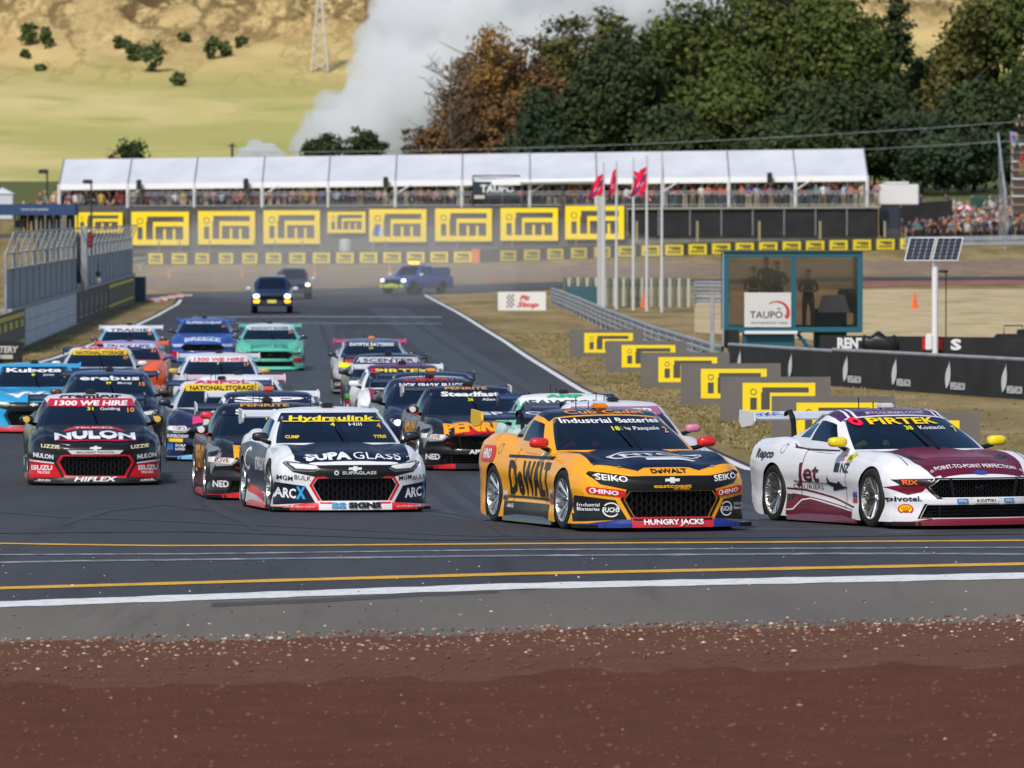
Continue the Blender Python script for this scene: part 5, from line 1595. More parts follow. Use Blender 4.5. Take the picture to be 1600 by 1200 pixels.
# grey post, screen box and pole left of the cabin
def post(name, px, ytop, ybot, Y, wpx, m, label, cat, group=None, round_=False):
    a = at(px, ytop, Y); X = a.x; z0 = gz(Y, X); w_ = wpx * Y / F
    mb = MB()
    if round_: mb.tube([(0, 0, -.05), (0, 0, a.z - z0)], w_ / 2, 10)
    else: mb.rbox((0, 0, (a.z - z0) / 2), (w_, w_, a.z - z0), w_ * .12)
    o = obj(name, mb, m, None, (X, Y, z0)); tag(o, label, cat, group); return o
post('steel_post', 1113, 465, 575, 166.5, 7, STEEL, 'short grey steel post left of the teal cabin', 'post')
post('steel_post', 1130, 396, 575, 169.5, 3, STEEL, 'thin tall grey post at the cabin corner', 'post', None, True)
m = MB(); m.rbox((0, 0, .3), (.42, .4, .5), .03); m.box((-.12, -.21, .32), (.14, .02, .36), 0)
tag(obj('monitor_box', m, mat((26, 28, 30), .5), None, at(1143, 535, 170) - Vector((0, 0, .2))), 'small black box beside the cabin post', 'box')
m = MB(); m.rbox((0, 0, 0), (.5, .3, .68), .04)
tag(obj('loudspeaker', m, mat((40, 40, 42), .6), None, at(1323, 470, 173.2)), 'dark box loudspeaker inside the teal cabin', 'speaker')
m = MB(); m.prism([(-.45, -.25), (.45, -.25), (.30, .25), (-.30, .22)], -.3, .3, 'y')
tag(obj('white_cover', m, mat((196, 200, 206), .6), None, at(1302, 474, 173.0)), 'pale grey cover lying on the bin in the cabin', 'cover')
# black bag
mb = MB().pod((0, 0, .22), (.50, .36, .25), .55, 0, 30, 16)
mb.v = [(x * (1 + .06 * sin(z * 13 + y * 4)), y * (1 + .06 * sin(x * 11)), z + .04 * sin(x * 13 + 2) * max(0, z) * 4 - .10 * max(0, x)) for x, y, z in mb.v]
q = at(1375, 560, 163.5)
tag(obj('covered_machine', mb, mat((18, 18, 20), .45), None, (q.x, q.y, at(1375, 549, 163.5).z)), 'rounded black covered bundle right of the cabin', 'bundle')
# ---- solar panel on a white pole
SY = 163.0
sp = at(1461, 570, SY); sr = empty('solar_panel', (sp.x, SY, gz(SY)))
zp = at(1461, 408, SY).z - gz(SY)
m = MB(); m.tube([(0, .05, 0), (0, .05, zp)], .085, 12); obj('pole', m, WHT, sr)
m = MB(); m.rbox((-.16, .0, 1.0), (.18, .16, .44), .03); obj('meter_box', m, WHT, sr)
rt = Matrix.Rotation(radians(38), 3, 'X')
pc = Vector((-.04, 0, zp + .32))
for k, cx in enumerate((-.36, .37)):
    sk = .20
    def PP(x, z): return pc + Vector((cx + x + z * .28, z * .55, z))
    cs = [(-.345, -.31), (.345, -.31), (.345, .31), (-.345, .31)]
    m = MB(); vs = [PP(x, z) for x, z in cs] + [PP(x, z) + Vector((0, .035, -.02)) for x, z in cs]
    m.add(vs, [(0, 1, 2, 3), (7, 6, 5, 4), (0, 4, 5, 1), (1, 5, 6, 2), (2, 6, 7, 3), (3, 7, 4, 0)]); fr = obj('panel_frame', m, mat((206, 208, 210), .4), sr, smooth=0)
    for i in range(4):
        for j in range(6):
            x0, x1 = -.325 + .65 * i / 4 + .006, -.325 + .65 * (i + 1) / 4 - .006; z0, z1 = -.29 + .58 * j / 6 + .005, -.29 + .58 * (j + 1) / 6 - .005
            m = MB(); up = Vector((0, -.012, .004)); m.add([PP(x, z) + up for x, z in ((x0, z0), (x1, z0), (x1, z1), (x0, z1))], [(0, 1, 2, 3)]); obj('solar_cell', m, mat((14, 20, 38), .25, 0, .5), fr, smooth=0)
tag(sr, 'tilted twin solar panel on a white pole right of the cabin', 'solar panel')
# light stand
q = gp(1478, 520); q = Vector((at(1478, 520, 185).x, 185, gz(185)))
m = MB(); zz = at(1478, 424, 185).z - q.z
m.tube([(0, 0, .2), (0, 0, zz)], .02, 6); m.sphere((-.08, 0, zz), (.16, .1, .05))
for k in range(3): m.tube([(0, 0, .45), (.28 * cos(k * 2.1), .28 * sin(k * 2.1), .0)], .015, 5)
tag(obj('tripod_stand', m, mat((30, 30, 32), .5), None, q), 'thin black tripod stand right of the solar panel pole', 'tripod')
# cones
def cone(px, py, Y, h, label, col=(236, 96, 30)):
    q = at(px, py, Y); q.z = gz(Y, q.x)
    m = MB(); m.lathe([(h * .27, .03), (h * .25, .05), (h * .19, .05), (h * .06, h), (0, h)], 16, 0, 'z'); m.box((0, 0, .015), (h * .6, h * .6, .03))
    o = obj('traffic_cone', m, mat(col, .6), None, q); tag(o, label, 'traffic cone', 'orange traffic cones'); return o
cone(1429, 482, 285, .72, 'orange traffic cone on the straw field left of the solar pole')
cone(1007, 480, 288, .75, 'orange traffic cone by the slatted fence under the flags')
cone(265, 430, 398, .6, 'faded orange cone at the far left verge', (196, 128, 104))
cone(379, 425, 402, .6, 'faded orange cone on the far verge above the dark pickups', (196, 128, 104))
cone(492, 420, 404, .6, 'faded orange cone on the far verge right of the dark pickups', (196, 128, 104))
cone(609, 415, 408, .6, 'faded orange cone on the far verge above the blue pickup', (196, 128, 104))
post('marker_post', 769, 433, 456, 385, 4, mat((196, 70, 60), .6), 'short red marker post behind the small white sign', 'post')
# ---- small white sign
p = gp(778, 485); s = F / p.y; w, h = 75 / s, 29 / s
r = board('pit_sign', (p.x, p.y, p.z), w, h, mat((222, 220, 216), .6), None)
m = MB(); flat(m, text_fit('Pit', w * .56, h * .68, w * .22, h * .26, .04, .3), (0, 0, 0), (1, 0, 0), (0, 0, 1), 0, .008); flat(m, text_fit('Stop', w * .62, h * .32, w * .46, h * .26, .04, .3), (0, 0, 0), (1, 0, 0), (0, 0, 1), 0, .008)
obj('lettering', m, mat((200, 40, 40), .6), r, smooth=0, fix=False)
m = MB()
for i in range(4):
    for j in range(6):
        if (i + j) % 2 == 0: flat(m, rect(w * (.18 + .04 * i), h * (.15 + .12 * j), w * (.22 + .04 * i), h * (.27 + .12 * j)), (0, 0, 0), (1, 0, 0), (0, 0, 1), 0, .008)
obj('chequer_pattern', m, mat((120, 116, 112), .6), r, smooth=0, fix=False)
tag(r, 'white sign with red slanted lettering and chequer patch', 'sign')
# ---- slatted fence, guard rails and flag poles
FY = 292.0
fa, fb = at(880, 490, 296), at(1086, 478, 290)
fa.z = gz(fa.y, fa.x); fb.z = gz(fb.y, fb.x)
d = fb - fa; L = d.length
r = empty('slatted_fence', fa, math.atan2(d.y, d.x))
m = MB(); m.box((L / 2, .06, 1.15), (L, .05, .10)); obj('rail', m, mat((120, 122, 112), .8), r, smooth=0)
m = MB(); m.box((L / 2, .06, .35), (L, .05, .10)); obj('rail', m, mat((120, 122, 112), .8), r, smooth=0)
sm_ = MB().box((0, 0, .68), (.16, .05, 1.36)).mesh('slat', 1, 0)
n = int(L / .30)
for i in range(n):
    inst('slat', sm_, [mat((176, 178, 164), .8) if i % 2 else mat((104, 106, 92), .8)], r, (.1 + i * .30, 0, 0))
tag(r, 'weathered slatted fence below the flag poles', 'fence')
a = at(1086, 470, 292); b = at(1140, 470, 290)
armco([(a.x, a.y, gz(a.y, a.x)), (b.x, b.y, gz(b.y, b.x))], 'short steel guard rail between the slatted fence and the teal cabin', 1.25, None, 2.0, 3)
m = MB(); m.rbox((0, 0, .5), (1.6, .8, 1.0), .05)
q = at(912, 478, 290); q.z = gz(q.y, q.x)
tag(obj('teal_bin', m, mat((52, 92, 100), .6), None, q), 'teal storage bin left of the flag column', 'bin')
def flagpole(px, ytop, Y, label, flag=True, wpx=5, fl=0.):
    q = at(px, 480, Y); z0 = gz(Y, q.x); zt = at(px, ytop, Y).z - z0
    r = empty('flag_pole', (q.x, Y, z0))
    m = MB(); m.tube([(0, 0, 0), (0, 0, zt)], [wpx * Y / F / 2, wpx * Y / F / 3], 10); obj('pole', m, mat((196, 198, 200), .4), r)
    tag(r, label, 'flag pole', 'flag poles')
    return r, zt
def flag(px, y0, y1, Y, lean, label):
    """limp red flag hanging from its pole, with a blue band"""
    q = at(px, y1, Y); zt = at(px, y0, Y).z; h = zt - q.z
    r = empty('red_flag', (q.x, Y - .05, q.z))
    NU, NV = 12, 16
    def P(u, v):
        x = lean * (u * .90 * (.40 + .60 * v)) * .9
        z = h * (1 - .62 * v) - u * (.30 + .55 * v) * .55
        y = .10 * sin(u * 8 + v * 3) * u - .06 * u
        return Vector((x, y, z))
    m = MB(); m2 = MB()
    for i in range(NU):
        for j in range(NV):
            qd = [P(i / NU, j / NV), P((i + 1) / NU, j / NV), P((i + 1) / NU, (j + 1) / NV), P(i / NU, (j + 1) / NV)]
            t = (i / NU) * .9 + .25; on = abs(j / NV - t) < .13
            edge = not on and abs(j / NV - t) < .155
            m.add(qd, [(0, 1, 2, 3)], 1 if on else (2 if edge else 0))
    bm = bmesh.new()
    o = obj('cloth', m, [mat((226, 16, 62), .8), mat((40, 52, 110), .8), mat((226, 216, 224), .8)], r, smooth=0, fix=False)
    bm.from_mesh(o.data); bmesh.ops.remove_doubles(bm, verts=bm.verts[:], dist=.0005); bm.to_mesh(o.data); bm.free()
    o.data.polygons.foreach_set('use_smooth', [True] * len(o.data.polygons))
    tag(r, label, 'flag', 'red flags')
PY_ = 287.0
flagpole(943, 254, PY_, 'leftmost slim flag pole beside the thick column')
flagpole(963, 252, PY_ - 3, 'second slim flag pole from the thick column')
flagpole(989.5, 246, PY_ - 6, 'third slim flag pole from the thick column')
flagpole(1010.5, 243, PY_ - 9, 'fourth slim flag pole from the thick column')
flagpole(1034, 237, PY_ - 12, 'bare flag pole without a flag, rightmost')
flag(943, 271, 318, PY_, -1, 'red flag with blue cross band on the leftmost pole')
flag(963, 263, 318, PY_ - 3, -.55, 'narrow hanging red flag, second from left')
flag(989.5, 266, 318, PY_ - 6, 1.0, 'red flag with blue band, third from left, touching its neighbour')
flag(1010.5, 260, 316, PY_ - 9, -1.0, 'red flag with blue band on the fourth pole')
post('concrete_column', 939.5, 306, 485, PY_ + 2, 13, mat((176, 176, 174), .7), 'thick pale grey column under the leftmost red flag', 'column')
# ---- left barrier: panelled wall with catch fence above
WA, WB = Vector(G3(-19.15, 312)), Vector(G3(-16.0, 196))
d = WB - WA; L = sqrt(d.x ** 2 + d.y ** 2)
wr_ = empty('pit_wall', WA, math.atan2(d.y, d.x))
slope = d.z / L
def wpt(x, y, z): return (x, y, z + slope * x)
def wbox(nm, x0, x1, z0, z1, y0, y1, m, par=None):
    mb = MB(); mb.add([wpt(x0, y0, z0), wpt(x1, y0, z0), wpt(x1, y1, z0), wpt(x0, y1, z0), wpt(x0, y0, z1), wpt(x1, y0, z1), wpt(x1, y1, z1), wpt(x0, y1, z1)],
                      [(3, 2, 1, 0), (4, 5, 6, 7), (0, 1, 5, 4), (1, 2, 6, 5), (2, 3, 7, 6), (3, 0, 4, 7)])
    return obj(nm, mb, m, par or wr_, smooth=0)
# local x runs from far to near, local +y faces the track (to the right)
def wx(px):
    """distance along the wall for a photo column"""
    k = (px - 800) / F
    # X = k*Y ; X = WA.x + t*d.x/L, Y = WA.y + t*d.y/L
    return (k * WA.y - WA.x) / (d.x / L - k * d.y / L)
t0 = 0.0
wbox('concrete', 0, L, 0, 1.36, -.30, 0, noisemat('wall_concrete', (120, 118, 112), (140, 138, 132), .8, .9))
wbox('coping', 0, L, 1.36, 1.44, -.34, .05, STEEL)
segs = [(wx(208), wx(169), 'yellow'), (wx(168), wx(121), 'black'), (wx(118), wx(38), 'white'), (wx(37), wx(-60), 'yellow')]
YB = mat((206, 188, 40), .6)
for a, b, kd in segs:
    a, b = min(a, b), max(a, b)
    if kd == 'white':
        n = 5
        for i in range(n):
            x0, x1 = a + (b - a) * i / n, a + (b - a) * (i + 1) / n
            for z0, z1 in ((.10, .52), (.535, .92), (.935, 1.33)): wbox('white_panel', x0 + .08, x1 - .08, z0, z1, .004, .04, noisemat('whiteboard', (196, 202, 212), (176, 182, 194), 1.2, .6))
    elif kd == 'black':
        wbox('black_panel', a, b, .12, 1.34, .004, .03, mat((34, 35, 38), .6))
        for i in range(6):
            x = a + (b - a) * (i + .5) / 6
            mb = MB(); vs, fs = fern_shape(0, .38, .78); mb.add([wpt(x - u * 2.2, .04, z) for u, z in vs], fs); obj('fern_mark', mb, mat((150, 152, 156), .5), wr_, smooth=0, fix=False)
            wbox('lettering_strip', x - .9, x + .9, .28, .36, .031, .036, mat((150, 152, 156), .5))
    else:
        wbox('dark_panel', a, b, .12, 1.34, .004, .03, mat((60, 58, 40), .6))
        wbox('yellow_strip', a + .2, b - .2, 1.10, 1.24, .031, .036, YB); wbox('yellow_strip', a + .2, b - .2, .22, .34, .031, .036, YB)
        if b > L * .6:
            for i in range(10):
                x = a + (b - a) * (i + .5) / 10; wbox('yellow_mark', x - .8, x + .8, .78, 1.02, .031, .036, YB)
wbox('end_block', -2.2, -.25, 0, 1.25, -.5, .5, mat((58, 70, 86), .7))
tag(wr_, 'panelled pit wall with white, black and yellow boards along the left', 'wall')
# catch fence on top
cf = empty('catch_fence', WA + Vector((0, 0, 1.44)), math.atan2(d.y, d.x))
def meshmat():
    m = bpy.data.materials.new('chain_mesh'); m.use_nodes = True; t = m.node_tree; b = t.nodes['Principled BSDF']
    b.inputs['Base Color'].default_value = srgb(186, 192, 198); b.inputs['Roughness'].default_value = .5; b.inputs['Metallic'].default_value = .3
    return m
MESHM = meshmat()
def wires(mb, x0, x1, z0, z1, nxw, nzw, y0, y1, r=.010):
    """welded mesh of thin flat wires"""
    for i in range(nxw + 1):
        x = x0 + (x1 - x0) * i / nxw
        mb.add([wpt(x - r, y0, z0), wpt(x + r, y0, z0), wpt(x + r, y1, z1), wpt(x - r, y1, z1)], [(0, 1, 2, 3)])
    for i in range(nzw + 1):
        k = i / nzw; z = z0 + (z1 - z0) * k; y = y0 + (y1 - y0) * k
        mb.add([wpt(x0, y, z - r), wpt(x1, y, z - r), wpt(x1, y, z + r), wpt(x0, y, z + r)], [(0, 1, 2, 3)])
NP = 28
for i in range(NP):
    x = L * i / (NP - 1)
    m = MB(); m.tube([wpt(x, -.15, -.2), wpt(x, -.15, 1.75), wpt(x, .12, 2.45)], .045, 6); obj('fence_post', m, STEEL, cf)
    if i < NP - 1:
        x1 = L * (i + 1) / (NP - 1)
        m = MB(); m.add([wpt(x, -.16, 0), wpt(x1, -.16, 0), wpt(x1, -.16, 1.25), wpt(x, -.16, 1.25), wpt(x, -.2, 0), wpt(x1, -.2, 0), wpt(x1, -.2, 1.25), wpt(x, -.2, 1.25)], [(0, 1, 2, 3), (7, 6, 5, 4), (3, 2, 6, 7), (0, 4, 5, 1)]); obj('lower_sheet', m, noisemat('fence_sheet', (150, 155, 160), (176, 181, 186), 1.2, .7, (134, 138, 144), 3.0, stretch=(1, 1, .15)), cf, smooth=0)
        m = MB(); wires(m, x, x1, 1.25, 1.75, 16, 4, -.15, -.15); wires(m, x, x1, 1.75, 2.45, 16, 5, -.15, .12); o = obj('mesh_panel', m, MESHM, cf, smooth=0, fix=False)
for z, y in ((1.25, -.15), (1.75, -.15), (2.45, .12)):
    m = MB(); m.tube([wpt(0, y, z), wpt(L, y, z)], .03, 6); obj('fence_rail', m, STEEL, cf)
tag(cf, 'tall grey catch fence with leaning top along the left wall', 'fence')
# signal post on the wall
q = Vector((WA.x + d.x / L * wx(122), WA.y + d.y / L * wx(122), 0)); zb = gz(q.y) + 1.4
r = empty('signal_post', (q.x + .25, q.y, zb))
m = MB(); m.rbox((0, 0, 1.25), (.26, .26, 2.6), .03); obj('post', m, STEEL, r)
m = MB(); m.rbox((-.22, -.05, 1.2), (.16, .2, 1.9), .03); obj('cable_box', m, mat((40, 42, 46), .6), r)
m = MB(); m.rbox((.24, -.05, 2.0), (.22, .2, .62), .03); k = obj('signal_head', m, mat((34, 34, 36), .5), r)
for z in (1.82, 2.0, 2.18):
    m = MB(); m.lathe([(0, -.17), (.07, -.165), (.075, -.15)], 14, 0, 'y', (.24, 0, z)); obj('red_lens', m, mat((150, 30, 30), .4), k)
tag(r, 'grey signal post with red lamps rising from the left wall', 'signal')
q = Vector((WA.x + d.x / L * wx(146), WA.y + d.y / L * wx(146), 0)); zb = gz(q.y) + 1.44
m = MB(); m.lathe([(0, -.30), (.10, -.29), (.14, -.2), (.10, -.05), (.03, 0)], 14, 0, 'y', (0, 0, .14)); m.rbox((0, .02, .42), (.18, .16, .22), .03, 1); m.tube([(0, 0, 0), (0, 0, .9)], .03, 6, 1)
tag(obj('warning_lamp', m, [mat((230, 226, 206), .3), mat((28, 28, 30), .5)], None, (q.x + .2, q.y, zb)), 'small black lamp with pale lens on the left wall', 'lamp')
# black box sign at left edge
q = at(0, 566, 182); m = MB(); r = empty('block_sign', (at(-30, 566, 182).x, 182, gz(182)))
m.box((.6, .1, .36), (1.24, .3, .62)); obj('panel', m, mat((22, 22, 24), .6), r, smooth=0)
m = MB(); flat(m, text_fit('BATTERY', .62, .44, 1.0, .18, .04, .2), (0, -.06, 0), (1, 0, 0), (0, 0, 1), 0, .006); obj('lettering', m, mat((200, 200, 196), .5), r, smooth=0, fix=False)
m = MB(); flat(m, rect(.5, .16, .95, .28), (0, -.06, 0), (1, 0, 0), (0, 0, 1), 0, .006); obj('pale_strip', m, mat((190, 190, 180), .5), r, smooth=0, fix=False)
tag(r, 'low black sign block on the grass at the left edge', 'sign')
# marshals' stand with blue awning (people are added with the crowd)
MY = 330.0
r = empty('marshal_stand', (at(40, 400, MY).x, MY, gz(MY)))
o = r.location
def P_(px, py): q = at(px, py, MY); return q.x - o.x, q.z - o.z
x0, zt = P_(-40, 319); x1, zb = P_(118, 336); _, zf = P_(0, 366)
m = MB(); m.box(((x0 + x1) / 2, 1.2, (zt + zb) / 2), (x1 - x0, 2.8, zt - zb)); obj('awning', m, mat((38, 66, 108), .7), r, smooth=0)
m = MB(); m.box(((x0 + x1) / 2, 1.2, zf - .1), (x1 - x0, 2.6, .2)); obj('floor', m, mat((70, 74, 78), .7), r, smooth=0)
for k in range(6):
    xx = x0 + .05 + (x1 - x0 - .1) * k / 5
    for yy in (.0, 2.4):
        m = MB(); m.tube([(xx, yy, -.2), (xx, yy, zb + .02)], .04, 6); obj('post', m, mat((40, 56, 70), .5), r)
m = MB(); m.box((P_(30, 0)[0], .3, P_(0, 350)[1]), (.55, .1, .42)); obj('screen', m, mat((20, 24, 30), .4), r, smooth=0)
m = MB(); flat(m, text_fit('TAUPO MOTORSPORT', P_(55, 0)[0], (zt + zb) / 2, 1.5, .10, .02), (0, -.2, 0), (1, 0, 0), (0, 0, 1), 0, .008); obj('lettering', m, mat((196, 204, 214), .6), r, smooth=0, fix=False)
tag(r, 'raised marshal stand with a blue awning behind the left fence', 'stand')
STAND = (o, zf)
# lamp poles at left
for px, yt, lbl in ((74, 268, 'tall thin black lamp pole left of the marquee'), (143, 284, 'grey lamp pole with black head near the marquee corner')):
    Y = 430.0; q = at(px, 400, Y); z0 = gz(Y, q.x); zt = at(px, yt, Y).z - z0
    m = MB(); m.tube([(0, 0, 0), (0, 0, zt)], [.09, .06], 8); m.rbox((-.25, -.1, zt), (.7, .4, .30), .06)
    tag(obj('lamp_pole', m, mat((44, 46, 50), .6), None, (q.x, Y, z0)), lbl, 'lamp pole')
# ------------------------------------------------------------------ far stand: retaining wall, deck, marquee
def SY_(px): return 464 + (450 - 464) * (px - 93) / (1355 - 93)
def SP(px, py, dy=0.0):
    Y = SY_(px) + dy
    return Vector(((px - 800) * SY_(px) / F, Y, CAMH - (py - HZ) * SY_(px) / F))
deckpy = lambda px: 325 - 2.5 * (px - 93) / 1262
floorpy = lambda px: 336 - 13 * (px - 93) / 1262
terr = MB()
for px in (60, 500, 1000, 1372):
    a = SP(px, floorpy(px)); terr.v += [(a.x, a.y + .25, gz(a.y, a.x) - 1), (a.x, a.y + .25, a.z), (a.x, a.y + 16, a.z), (a.x, a.y + 16, 0)]
for i in range(3):
    for k in range(4): k2 = (k + 1) % 4; terr.f.append((i * 4 + k, i * 4 + 4 + k, i * 4 + 4 + k2, i * 4 + k2)); terr.m.append(0)
terr.f += [(0, 1, 2, 3), (12, 13, 14, 15)]; terr.m += [0, 0]
kind(obj('terrace', terr, noisemat('terrace_fill', (96, 96, 92), (120, 118, 112), .6, .9), smooth=0), 'structure')
def quad3(nm, pts, m, par=None, th=None):
    mb = MB(); pts = [Vector(p) for p in pts]
    n = (pts[1] - pts[0]).cross(pts[-1] - pts[0]).normalized() * (th or .03)
    k = len(pts)
    mb.add(pts + [p - n for p in pts], [tuple(range(k)), tuple(range(2 * k - 1, k - 1, -1))] + [(i, i + k, (i + 1) % k + k, (i + 1) % k) for i in range(k)])
    return obj(nm, mb, m, par, smooth=0)
rw = empty('retaining_wall', SP(118, 392))
def rel(p, o): return Vector(p) - o.location
for i in range(10):
    x0, x1 = 114 + 86.6 * i, 114 + 86.6 * (i + 1)
    quad3('wall_panel', [rel(SP(x0 + .4, 396), rw), rel(SP(x1 - .4, 396), rw), rel(SP(x1 - .4, deckpy(x1) - 4), rw), rel(SP(x0 + .4, deckpy(x0) - 4), rw)], DKWALL, rw, .12)
tag(rw, 'long dark grey retaining wall carrying the yellow logo boards', 'wall')
cw = empty('shade_cloth_wall', SP(980, 366))
for i in range(8):
    x0, x1 = 980 + 49 * i, 980 + 49 * (i + 1)
    quad3('cloth_panel', [rel(SP(x0 + .3, 368), cw), rel(SP(x1 - .3, 368), cw), rel(SP(x1 - .3, 327), cw), rel(SP(x0 + .3, 327), cw)], BLKC, cw, .08)
    a, b = SP(x0, 368, -.15), SP(x0, 326, -.15); m = MB(); m.tube([a - cw.location, b - cw.location], .04, 6); obj('post', m, STEEL, cw)
a, b = SP(978, 326.5, -.2), SP(1374, 324, -.2); m = MB(); m.tube([a - cw.location, b - cw.location], .07, 6); obj('edge_beam', m, mat((150, 148, 140), .7), cw)
tag(cw, 'black shade cloth wall under the deck right of the flags', 'wall')
# posts along the grass in front of the cloth
for i, px in enumerate((993, 1087, 1183, 1277, 1377)):
    a = SP(px, 352, -4); q = SP(px, 372, -4); m = MB(); m.rbox((0, 0, (a.z - q.z) / 2), (.16, .16, a.z - q.z + .6), .02)
    tag(obj('timber_post', m, mat((150, 146, 112), .9), None, (q.x, q.y, q.z)), ['leftmost', 'second', 'third', 'fourth', 'rightmost'][i] + ' pale timber post before the black cloth wall', 'post', 'pale timber posts by the cloth wall')
BIG = [(118, 195, 332, 364), (206, 299, 331, 383), (310, 402, 330, 382), (412, 503, 329, 381), (512, 573, 331, 364), (577, 669, 327, 378), (680, 771, 326, 377), (782, 874, 325, 376), (883, 977, 322, 374)]
ORD = ['leftmost, partly behind the fence', 'second from left', 'third from left', 'fourth from left', 'small one in the middle', 'right of the small one', 'third from right', 'second from right', 'rightmost, behind the flags']
for i, (x0, x1, y0, y1) in enumerate(BIG):
    a = SP(x0, y1, -.35); Y = a.y; s = F / SY_(x0); w, h = (x1 - x0) / s, (y1 - y0) / s
    r = empty('logo_board', a, math.atan2(SP(x1, y1).y - SP(x0, y1).y, SP(x1, y1).x - SP(x0, y1).x))
    m = MB(); m.box((w / 2, .05, h / 2), (w, .08, h)); obj('panel', m, BOARDY, r, smooth=0)
    lay(r, 'logo', [q for q in itm_logo(w, h) if q[1]], [BOARDY, BOARDD], 0, 0, .0)
    tag(r, 'large yellow logo board on the far wall, ' + ORD[i], 'advertising board', 'large yellow boards on the far wall')
# low row of small yellow boards on a dark rail
def low(px): return 442 + 3 * sin(px * .003)
SMALLP = [(232 + 36.7 * i) for i in range(33)]
lowy = curve1([(200, 414), (480, 413), (740, 411), (980, 402), (1200, 396), (1430, 390)])
lr = empty('tyre_wall', gp(700, lowy(700)))
for i in range(33):
    x0, x1 = 226 + 36.7 * i, 226 + 36.7 * (i + 1)
    if abs(x0 - 740) < 18: pass
    a, b = gp(x0 + .5, lowy(x0)), gp(x1 - .5, lowy(x1))
    up = Vector((0, 0, 20 * a.y / F))
    quad3('wall_section', [a - lr.location, b - lr.location, b + up - lr.location, a + up - lr.location], mat((66, 65, 66), .8), lr, .5)
tag(lr, 'long low dark tyre wall carrying the small yellow boards', 'barrier')
for i in range(33):
    px = SMALLP[i]
    if abs(px - 745) < 14: continue
    a = gp(px, lowy(px)); b = gp(px + 30, lowy(px + 30)); s = F / a.y; w, h = 29.5 / s, 16.5 / s
    r = empty('small_logo_board', a + Vector((0, -.10, 1.6 / s)), math.atan2(b.y - a.y, b.x - a.x))
    m = MB(); m.box((w / 2, .03, h / 2), (w, .05, h)); obj('panel', m, mat((226, 204, 44), .6), r, smooth=0)
    sh = [(rect(w * .2, h * .62, w * .85, h * .80), 1), (rect(w * .40, h * .5, w * .85, h * .60), 1)] + [(rect(w * (.14 + .15 * k), h * .18, w * (.25 + .15 * k), h * .42), 1) for k in range(5)]
    lay(r, 'logo', sh, [BOARDY, mat((92, 86, 50), .7)], 0, 0, .0)
    tag(r, 'small yellow logo board on the low far tyre wall, %s from the left' % ordw(i + 1), 'advertising board', 'small yellow boards on the tyre wall')
q = gp(738, lowy(740)); m = MB(); m.rbox((.25, -.05, .48), (.56, .2, 1.0), .03)
tag(obj('orange_marker', m, mat((222, 122, 50), .7), None, q), 'upright orange marker block amid the small yellow boards', 'marker')
armco([gp(1415, 392), gp(1500, 391), gp(1640, 389)], 'steel guard rail before the right-hand spectators', 1.0, None, 3.0, 2)
armco([gp(205, 424), gp(232, 419)], 'short far guard rail beside the left fence end', .8, None, 3.0, 1)
# fence posts between wall and tyre wall
for i, px in enumerate((258, 290, 336, 404, 436, 478, 506, 606, 716, 800, 898)):
    a = SP(px, 386, -8); q = SP(px, 400, -8); m = MB(); m.tube([(0, 0, -.3), (0, 0, a.z - q.z + .5)], .05, 6)
    tag(obj('fence_stake', m, mat((128, 126, 104), .9), None, q), 'thin fence stake before the far wall, %s from the left' % ordw(i + 1), 'post', 'thin stakes before the far wall')
# marquee
mq = empty('marquee', SP(93, 325))
TENT = noisemat('tent_fabric', (204, 207, 214), (190, 193, 202), .4, .65, bump=.15, bscale=1.2)
BAYS = [93, 200, 304, 410, 513, 618, 722, 828, 932, 1036, 1139, 1243, 1355]
ridge = lambda px: 248 - 17 * (px - 93) / 1262
eave = lambda px: 288 - 14 * (px - 93) / 1262
mo = mq.location
for i in range(12):
    x0, x1 = BAYS[i] + .5, BAYS[i + 1] - .5
    # front slope with a slight sag
    m = MB(); NU, NV = 8, 6
    for sgn, nm in ((1, 'roof_panel'), (-1, 'rear_roof_panel')):
        m = MB()
        for u in range(NU + 1):
            px = x0 + (x1 - x0) * u / NU
            e = SP(px, eave(px)); rg = SP(px, ridge(px)); rg.y += 5
            if sgn < 0: e = e.copy(); e.y += 10
            for v in range(NV + 1):
                p = e.lerp(rg, v / NV); p.z -= .16 * sin(pi * u / NU) * sin(pi * v / NV)
                m.v.append(tuple(p - mo))
        for u in range(NU):
            for v in range(NV):
                q = u * (NV + 1) + v; m.f.append((q, q + NV + 1, q + NV + 2, q + 1)); m.m.append(0)
        obj(nm, m, TENT, mq, smooth=60)
    a, b = SP(x0, eave(x0) + 9, -.02), SP(x1, eave(x1) + 9, -.02); c, dd = SP(x1, eave(x1), -.02), SP(x0, eave(x0), -.02)
    quad3('valance', [a - mo, b - mo, c - mo, dd - mo], mat((232, 233, 236), .6), mq, .02)
for i, px in enumerate(BAYS):
    for dy in (0, 10):
        a, b = SP(px, deckpy(px), dy), SP(px, eave(px), dy); m = MB(); w_ = .13
        m.tube([a - mo, b - mo], w_, 4); obj('post', m, mat((220, 221, 224), .5), mq, smooth=0)
    e, rg = SP(px, eave(px), -.03), SP(px, ridge(px)); rg.y += 5; rg.z += .04; e.z += .04
    m = MB(); m.tube([e - mo, rg - mo], .05, 5); obj('rafter', m, mat((120, 122, 128), .5), mq)
    if i % 2 == 1:
        a, b = SP(px, eave(px) + 22), SP(px + 26, eave(px) + 5); m = MB(); m.tube([a - mo, b - mo], .06, 5); obj('brace', m, mat((216, 217, 220), .5), mq)
tag(mq, 'long white marquee of twelve bays over the far deck', 'marquee')
